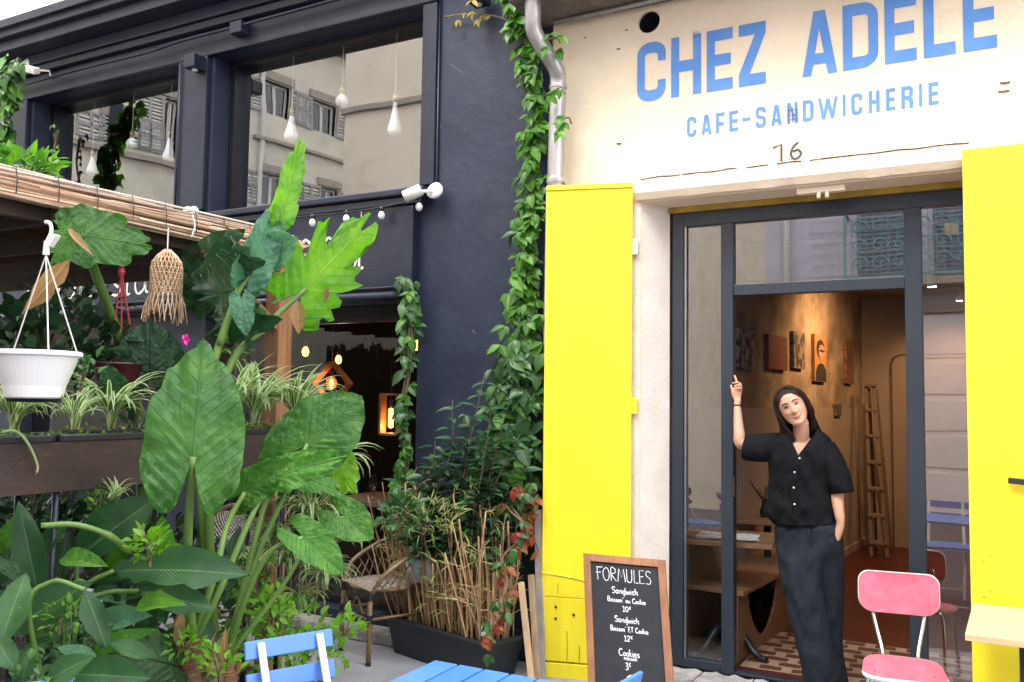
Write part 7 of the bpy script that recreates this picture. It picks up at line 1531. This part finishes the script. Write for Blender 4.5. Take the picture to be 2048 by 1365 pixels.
for k in range(110):                                # viewer's left side: falls over the shoulder
    f_ = k/109; y0_ = lerp(.046, -.08, f_)+R_.gauss(0, .003); e = P(lerp(1590, 1556, f_)+R_.gauss(0, 3), 884+R_.gauss(0, 5)+6*math.sin(f_*5), y=YB-.045+.07*f_)
    A_ = H(PX0-.004, y0_, .118-.2*max(0, y0_-.03)); fl = max(0, 1-f_*3)
    lock([A_, H(-.038, y0_*.95+.006, .106-.25*max(0, y0_-.02)), H(-.070-R_.random()*.010, lerp(.040, -.07, f_), .055), H(-.080-R_.random()*.012, lerp(.030, -.06, f_), -.01), H(-.076-.02*f_-R_.random()*.012, lerp(.024, -.05, f_), -.07), e.lerp(H(-.079, 0, -.08), .45)+Vector((R_.gauss(0, .004), 0, 0)), e], R_.uniform(.0045, .0075))
for k in range(90):                                # viewer's right side: tucked behind the neck
    f_ = k/89; y0_ = lerp(.046, -.08, f_)+R_.gauss(0, .003); e = P(lerp(1622, 1640, f_)+R_.gauss(0, 3), 863+R_.gauss(0, 4), y=YB+.03+.05*f_)
    A_ = H(PX0+.002, y0_, .118-.2*max(0, y0_-.03)); 
    lock([A_, H(.040, y0_*.95+.004, .106-.25*max(0, y0_-.02)), H(.072+R_.random()*.010, lerp(.036, -.07, f_), .052), H(.082+R_.random()*.012, lerp(.020, -.06, f_), -.01), H(.080+R_.random()*.014, lerp(.0, -.06, f_), -.065), H(.080, -.04, -.11).lerp(e, .3), e], R_.uniform(.0045, .0075))
for k in range(70):                                # back of the head: hangs behind the neck
    f_ = k/69; xx = lerp(-.07, .07, f_); e = P(lerp(1562, 1636, f_)+R_.gauss(0, 3), 876+R_.gauss(0, 6)-8*f_, y=YB+.055+R_.gauss(0, .01))
    lock([H(xx*.3, -.06, .105), H(xx*.9, -.092-R_.random()*.008, .04), H(xx*1.05, -.092, -.03), H(xx*1.05, -.075, -.08).lerp(e, .25), e], R_.uniform(.008, .012))
g.obj('hair', hairm, woman, smooth=True)
# blouse
def fold(p, s, a): return p+Vector((0, -1, 0))*(a*.8*noise.noise(Vector((p.x*9, p.z*3.2+s, s)))+a*.95*(1-2.4*abs(noise.noise(Vector((p.x*13+p.z*5, p.z*6-p.x*5+s, s+2)))))*.6+a*.5*(1-2.4*abs(noise.noise(Vector((p.x*26-p.z*9, p.z*8+s, s+7))))))
def cloth_loft(rows, yy, m, name, n=64, sub=5, amp=.012, cutf=None, seed=0):
    rr_ = [oval(l, r, py, d, yy+(o or 0), n) for l, r, py, d, o in rows]; out = []
    for i in range(n):
        col = curve3([row[i] for row in rr_], sub)
        out.append(col)
    rings = [[out[i][k] for i in range(n)] for k in range(len(out[0]))]; rings = [[fold(p, seed, amp*min(1, k/4+.3)) for p in r] for k, r in enumerate(rings)]
    g = MB(); g.loft(rings, cap=False)
    if cutf: g.f = [f for f in g.f if not cutf(sum((Vector(g.v[i]) for i in f), Vector())/len(f))]
    o = g.obj(name, m, woman, smooth=True); s_ = o.modifiers.new('thick', 'SOLIDIFY'); s_.thickness = .003; s_.offset = 0; return o
V1, V2, V3 = (1577, 872), (1595, 917), (1637, 862)
def inV(p):
    if p.y > YB+.01: return proj(p)[1] < 866
    a, b = proj(p)
    if b < 862: return True
    if b > V2[1]: return False
    xl = lerp(V1[0], V2[0], (b-V1[1])/(V2[1]-V1[1])); xr = lerp(V3[0], V2[0], (b-V3[1])/(V2[1]-V3[1])); return xl < a < xr
cloth_loft([(1576, 1640, 862, .05, .01), (1560, 1652, 869, .072, 0), (1547, 1661, 880, .092, 0), (1541, 1667, 900, .108, -.01), (1538, 1668, 930, .122, -.01), (1540, 1665, 965, .115, -.01), (1536, 1666, 1000, .112, -.01), (1532, 1669, 1020, .115, -.01), (1538, 1671, 1034, .114, -.01), (1551, 1670, 1047, .112, -.01)], YB, cloth, 'blouse', cutf=inV, amp=.022)
def vring(cx, cy, hy, dep, yy, ax, n=32):          # ring of a sleeve: centre, half size along direction ax (pixels), depth
    a_ = px(cx-ax[0]*hy, cy-ax[1]*hy, yy); b_ = px(cx+ax[0]*hy, cy+ax[1]*hy, yy); c = (a_+b_)/2; h = (b_-a_)/2; return [c+h*math.cos(t_)+Vector((0, -dep*math.sin(t_), 0)) for t_ in [2*PI*i/n for i in range(n)]]
def sleeve(rs, seed):
    n = 32; cols = [curve3([r[i] for r in rs], 4) for i in range(n)]; rings = [[fold(cols[i][k], seed, .014) for i in range(n)] for k in range(len(cols[0]))]; g = MB(); g.loft(rings, cap=False)
    o = g.obj('sleeve', cloth, woman, smooth=True); s_ = o.modifiers.new('thick', 'SOLIDIFY'); s_.thickness = .004; s_.offset = 0
sleeve([vring(1562, 893, 26, .07, YB, (.15, 1)), vring(1540, 895, 28, .08, YB-.01, (.1, 1)), vring(1518, 896, 27.5, .078, YB-.03, (0, 1)), vring(1500, 895, 26.5, .072, YB-.045, (-.12, 1)), vring(1490.5, 893.5, 24.5, .066, YB-.05, (-.14, 1))], 3)
sleeve([vring(1648, 890, 19, .07, YB, (1, -.35)), vring(1661, 912, 21, .078, YB-.01, (1, -.28)), vring(1672, 940, 23, .08, YB-.02, (1, -.2)), vring(1680, 965, 24, .078, YB-.025, (1, -.1)), vring(1685, 985, 22.5, .07, YB-.03, (1, -.08))], 7)
# collar and button placket
def onfront(a, b, off=.0): return P(a, b, y=YB-.128-off)
def ribbon(pts, w_, m, name, yo):
    q = curve3([P(a, b, y=c-yo) for a, b, c in pts], 5); g = MB()
    for i, p in enumerate(q):
        d = (q[min(i+1, len(q)-1)]-q[max(0, i-1)]).normalized(); s_ = d.cross(Vector((0, -1, 0))).normalized()*w_/2; g.v += [tuple(p-s_), tuple(p+Vector((0, -.002, 0))), tuple(p+s_)]
    g.uv = [(.5, .5)]*len(g.v); g.f = [(3*i+k, 3*i+k+1, 3*i+k+4, 3*i+k+3) for i in range(len(q)-1) for k in (0, 1)]; o = g.obj(name, m, woman, smooth=True); o.modifiers.new('t', 'SOLIDIFY').thickness = .003
ribbon([(1574, 868, YB-.03), (1582, 888, YB-.085), (1595, 918, YB-.118)], .022, cloth, 'collar', .006); ribbon([(1640, 860, YB-.02), (1622, 884, YB-.08), (1597, 918, YB-.118)], .022, cloth, 'collar', .006)
ribbon([(1595, 916, YB-.12), (1589, 945, YB-.132), (1587, 976, YB-.134), (1588, 1009, YB-.134), (1592, 1045, YB-.13)], .026, cloth, 'placket', .006)
btn = mat('pearl_button', (.55, .55, .55), rough=.2)
for a, b in ((1599, 917), (1589, 945), (1587.5, 976), (1589, 1009)):
    c = P(a, b, y=YB-.146); o = MB().lathe([(0, .003), (.0055, .002), (.006, 0)], (0, 0, 0), 12).obj('button', btn, None, smooth=True); o.parent = woman; o.matrix_parent_inverse = Matrix.Translation(woman.location).inverted(); o.location = c; o.rotation_euler = (PI/2, 0, 0)
# trousers
cloth_loft([(1554, 1676, 1040, .10, 0), (1551, 1684, 1062, .11, 0), (1553, 1680, 1090, .115, 0), (1557, 1652, 1120, .11, -.03), (1563, 1645, 1160, .105, -.05), (1573, 1650, 1205, .10, -.07), (1585, 1659, 1250, .10, -.075), (1597, 1668, 1300, .10, -.07), (1607, 1680, 1345, .10, -.06), (1612, 1686, 1376, .10, -.05)], YB, trous, 'trouser_leg', amp=.020, seed=2)
cloth_loft([(1575, 1682, 1050, .10, .01), (1580, 1687, 1085, .11, .015), (1605, 1689, 1120, .10, .04), (1620, 1689, 1180, .09, .06), (1625, 1687, 1240, .085, .07), (1632, 1686, 1300, .085, .07), (1640, 1693, 1345, .085, .07), (1644, 1698, 1374, .09, .07)], YB, trous, 'trouser_leg', amp=.020, seed=9)
ribbon([(1617, 1058, YB-.125), (1620, 1080, YB-.125), (1622, 1098, YB-.12)], .010, trous, 'fly_seam', .003)
o = MB().tube([px(1467.2, 809.5, YB+.012)+Vector((0, 0, 0))]*0+[((px(1467.0, 810, YB+.01)+px(1481.5, 810, YB+.01))/2)+Vector((math.cos(t_)*.0235, math.sin(t_)*.0225, .002*math.sin(t_))) for t_ in [2*PI*i/20 for i in range(21)]], .0042, 6, cap=False).obj('bracelet', M['blk'], woman, smooth=True)
for c, toe in ft_:
    MB().loft([[tuple(c.lerp(toe, .5)+Vector((math.cos(t_)*.042, math.sin(t_)*.125, -.0))*1.0+Vector((0, 0, zz_))) for t_ in [2*PI*i/20 for i in range(20)]] for zz_ in (-.034, -.022)]).obj('sandal_sole', M['blk'], woman)
    for q_ in (.35, .75): m_ = c.lerp(toe, q_); MB().tube([m_+Vector((math.cos(t_)*.040, 0, math.sin(t_)*.040-.006)) for t_ in [PI*i/10 for i in range(11)]], .006, 6).obj('sandal_strap', M['blk'], woman)
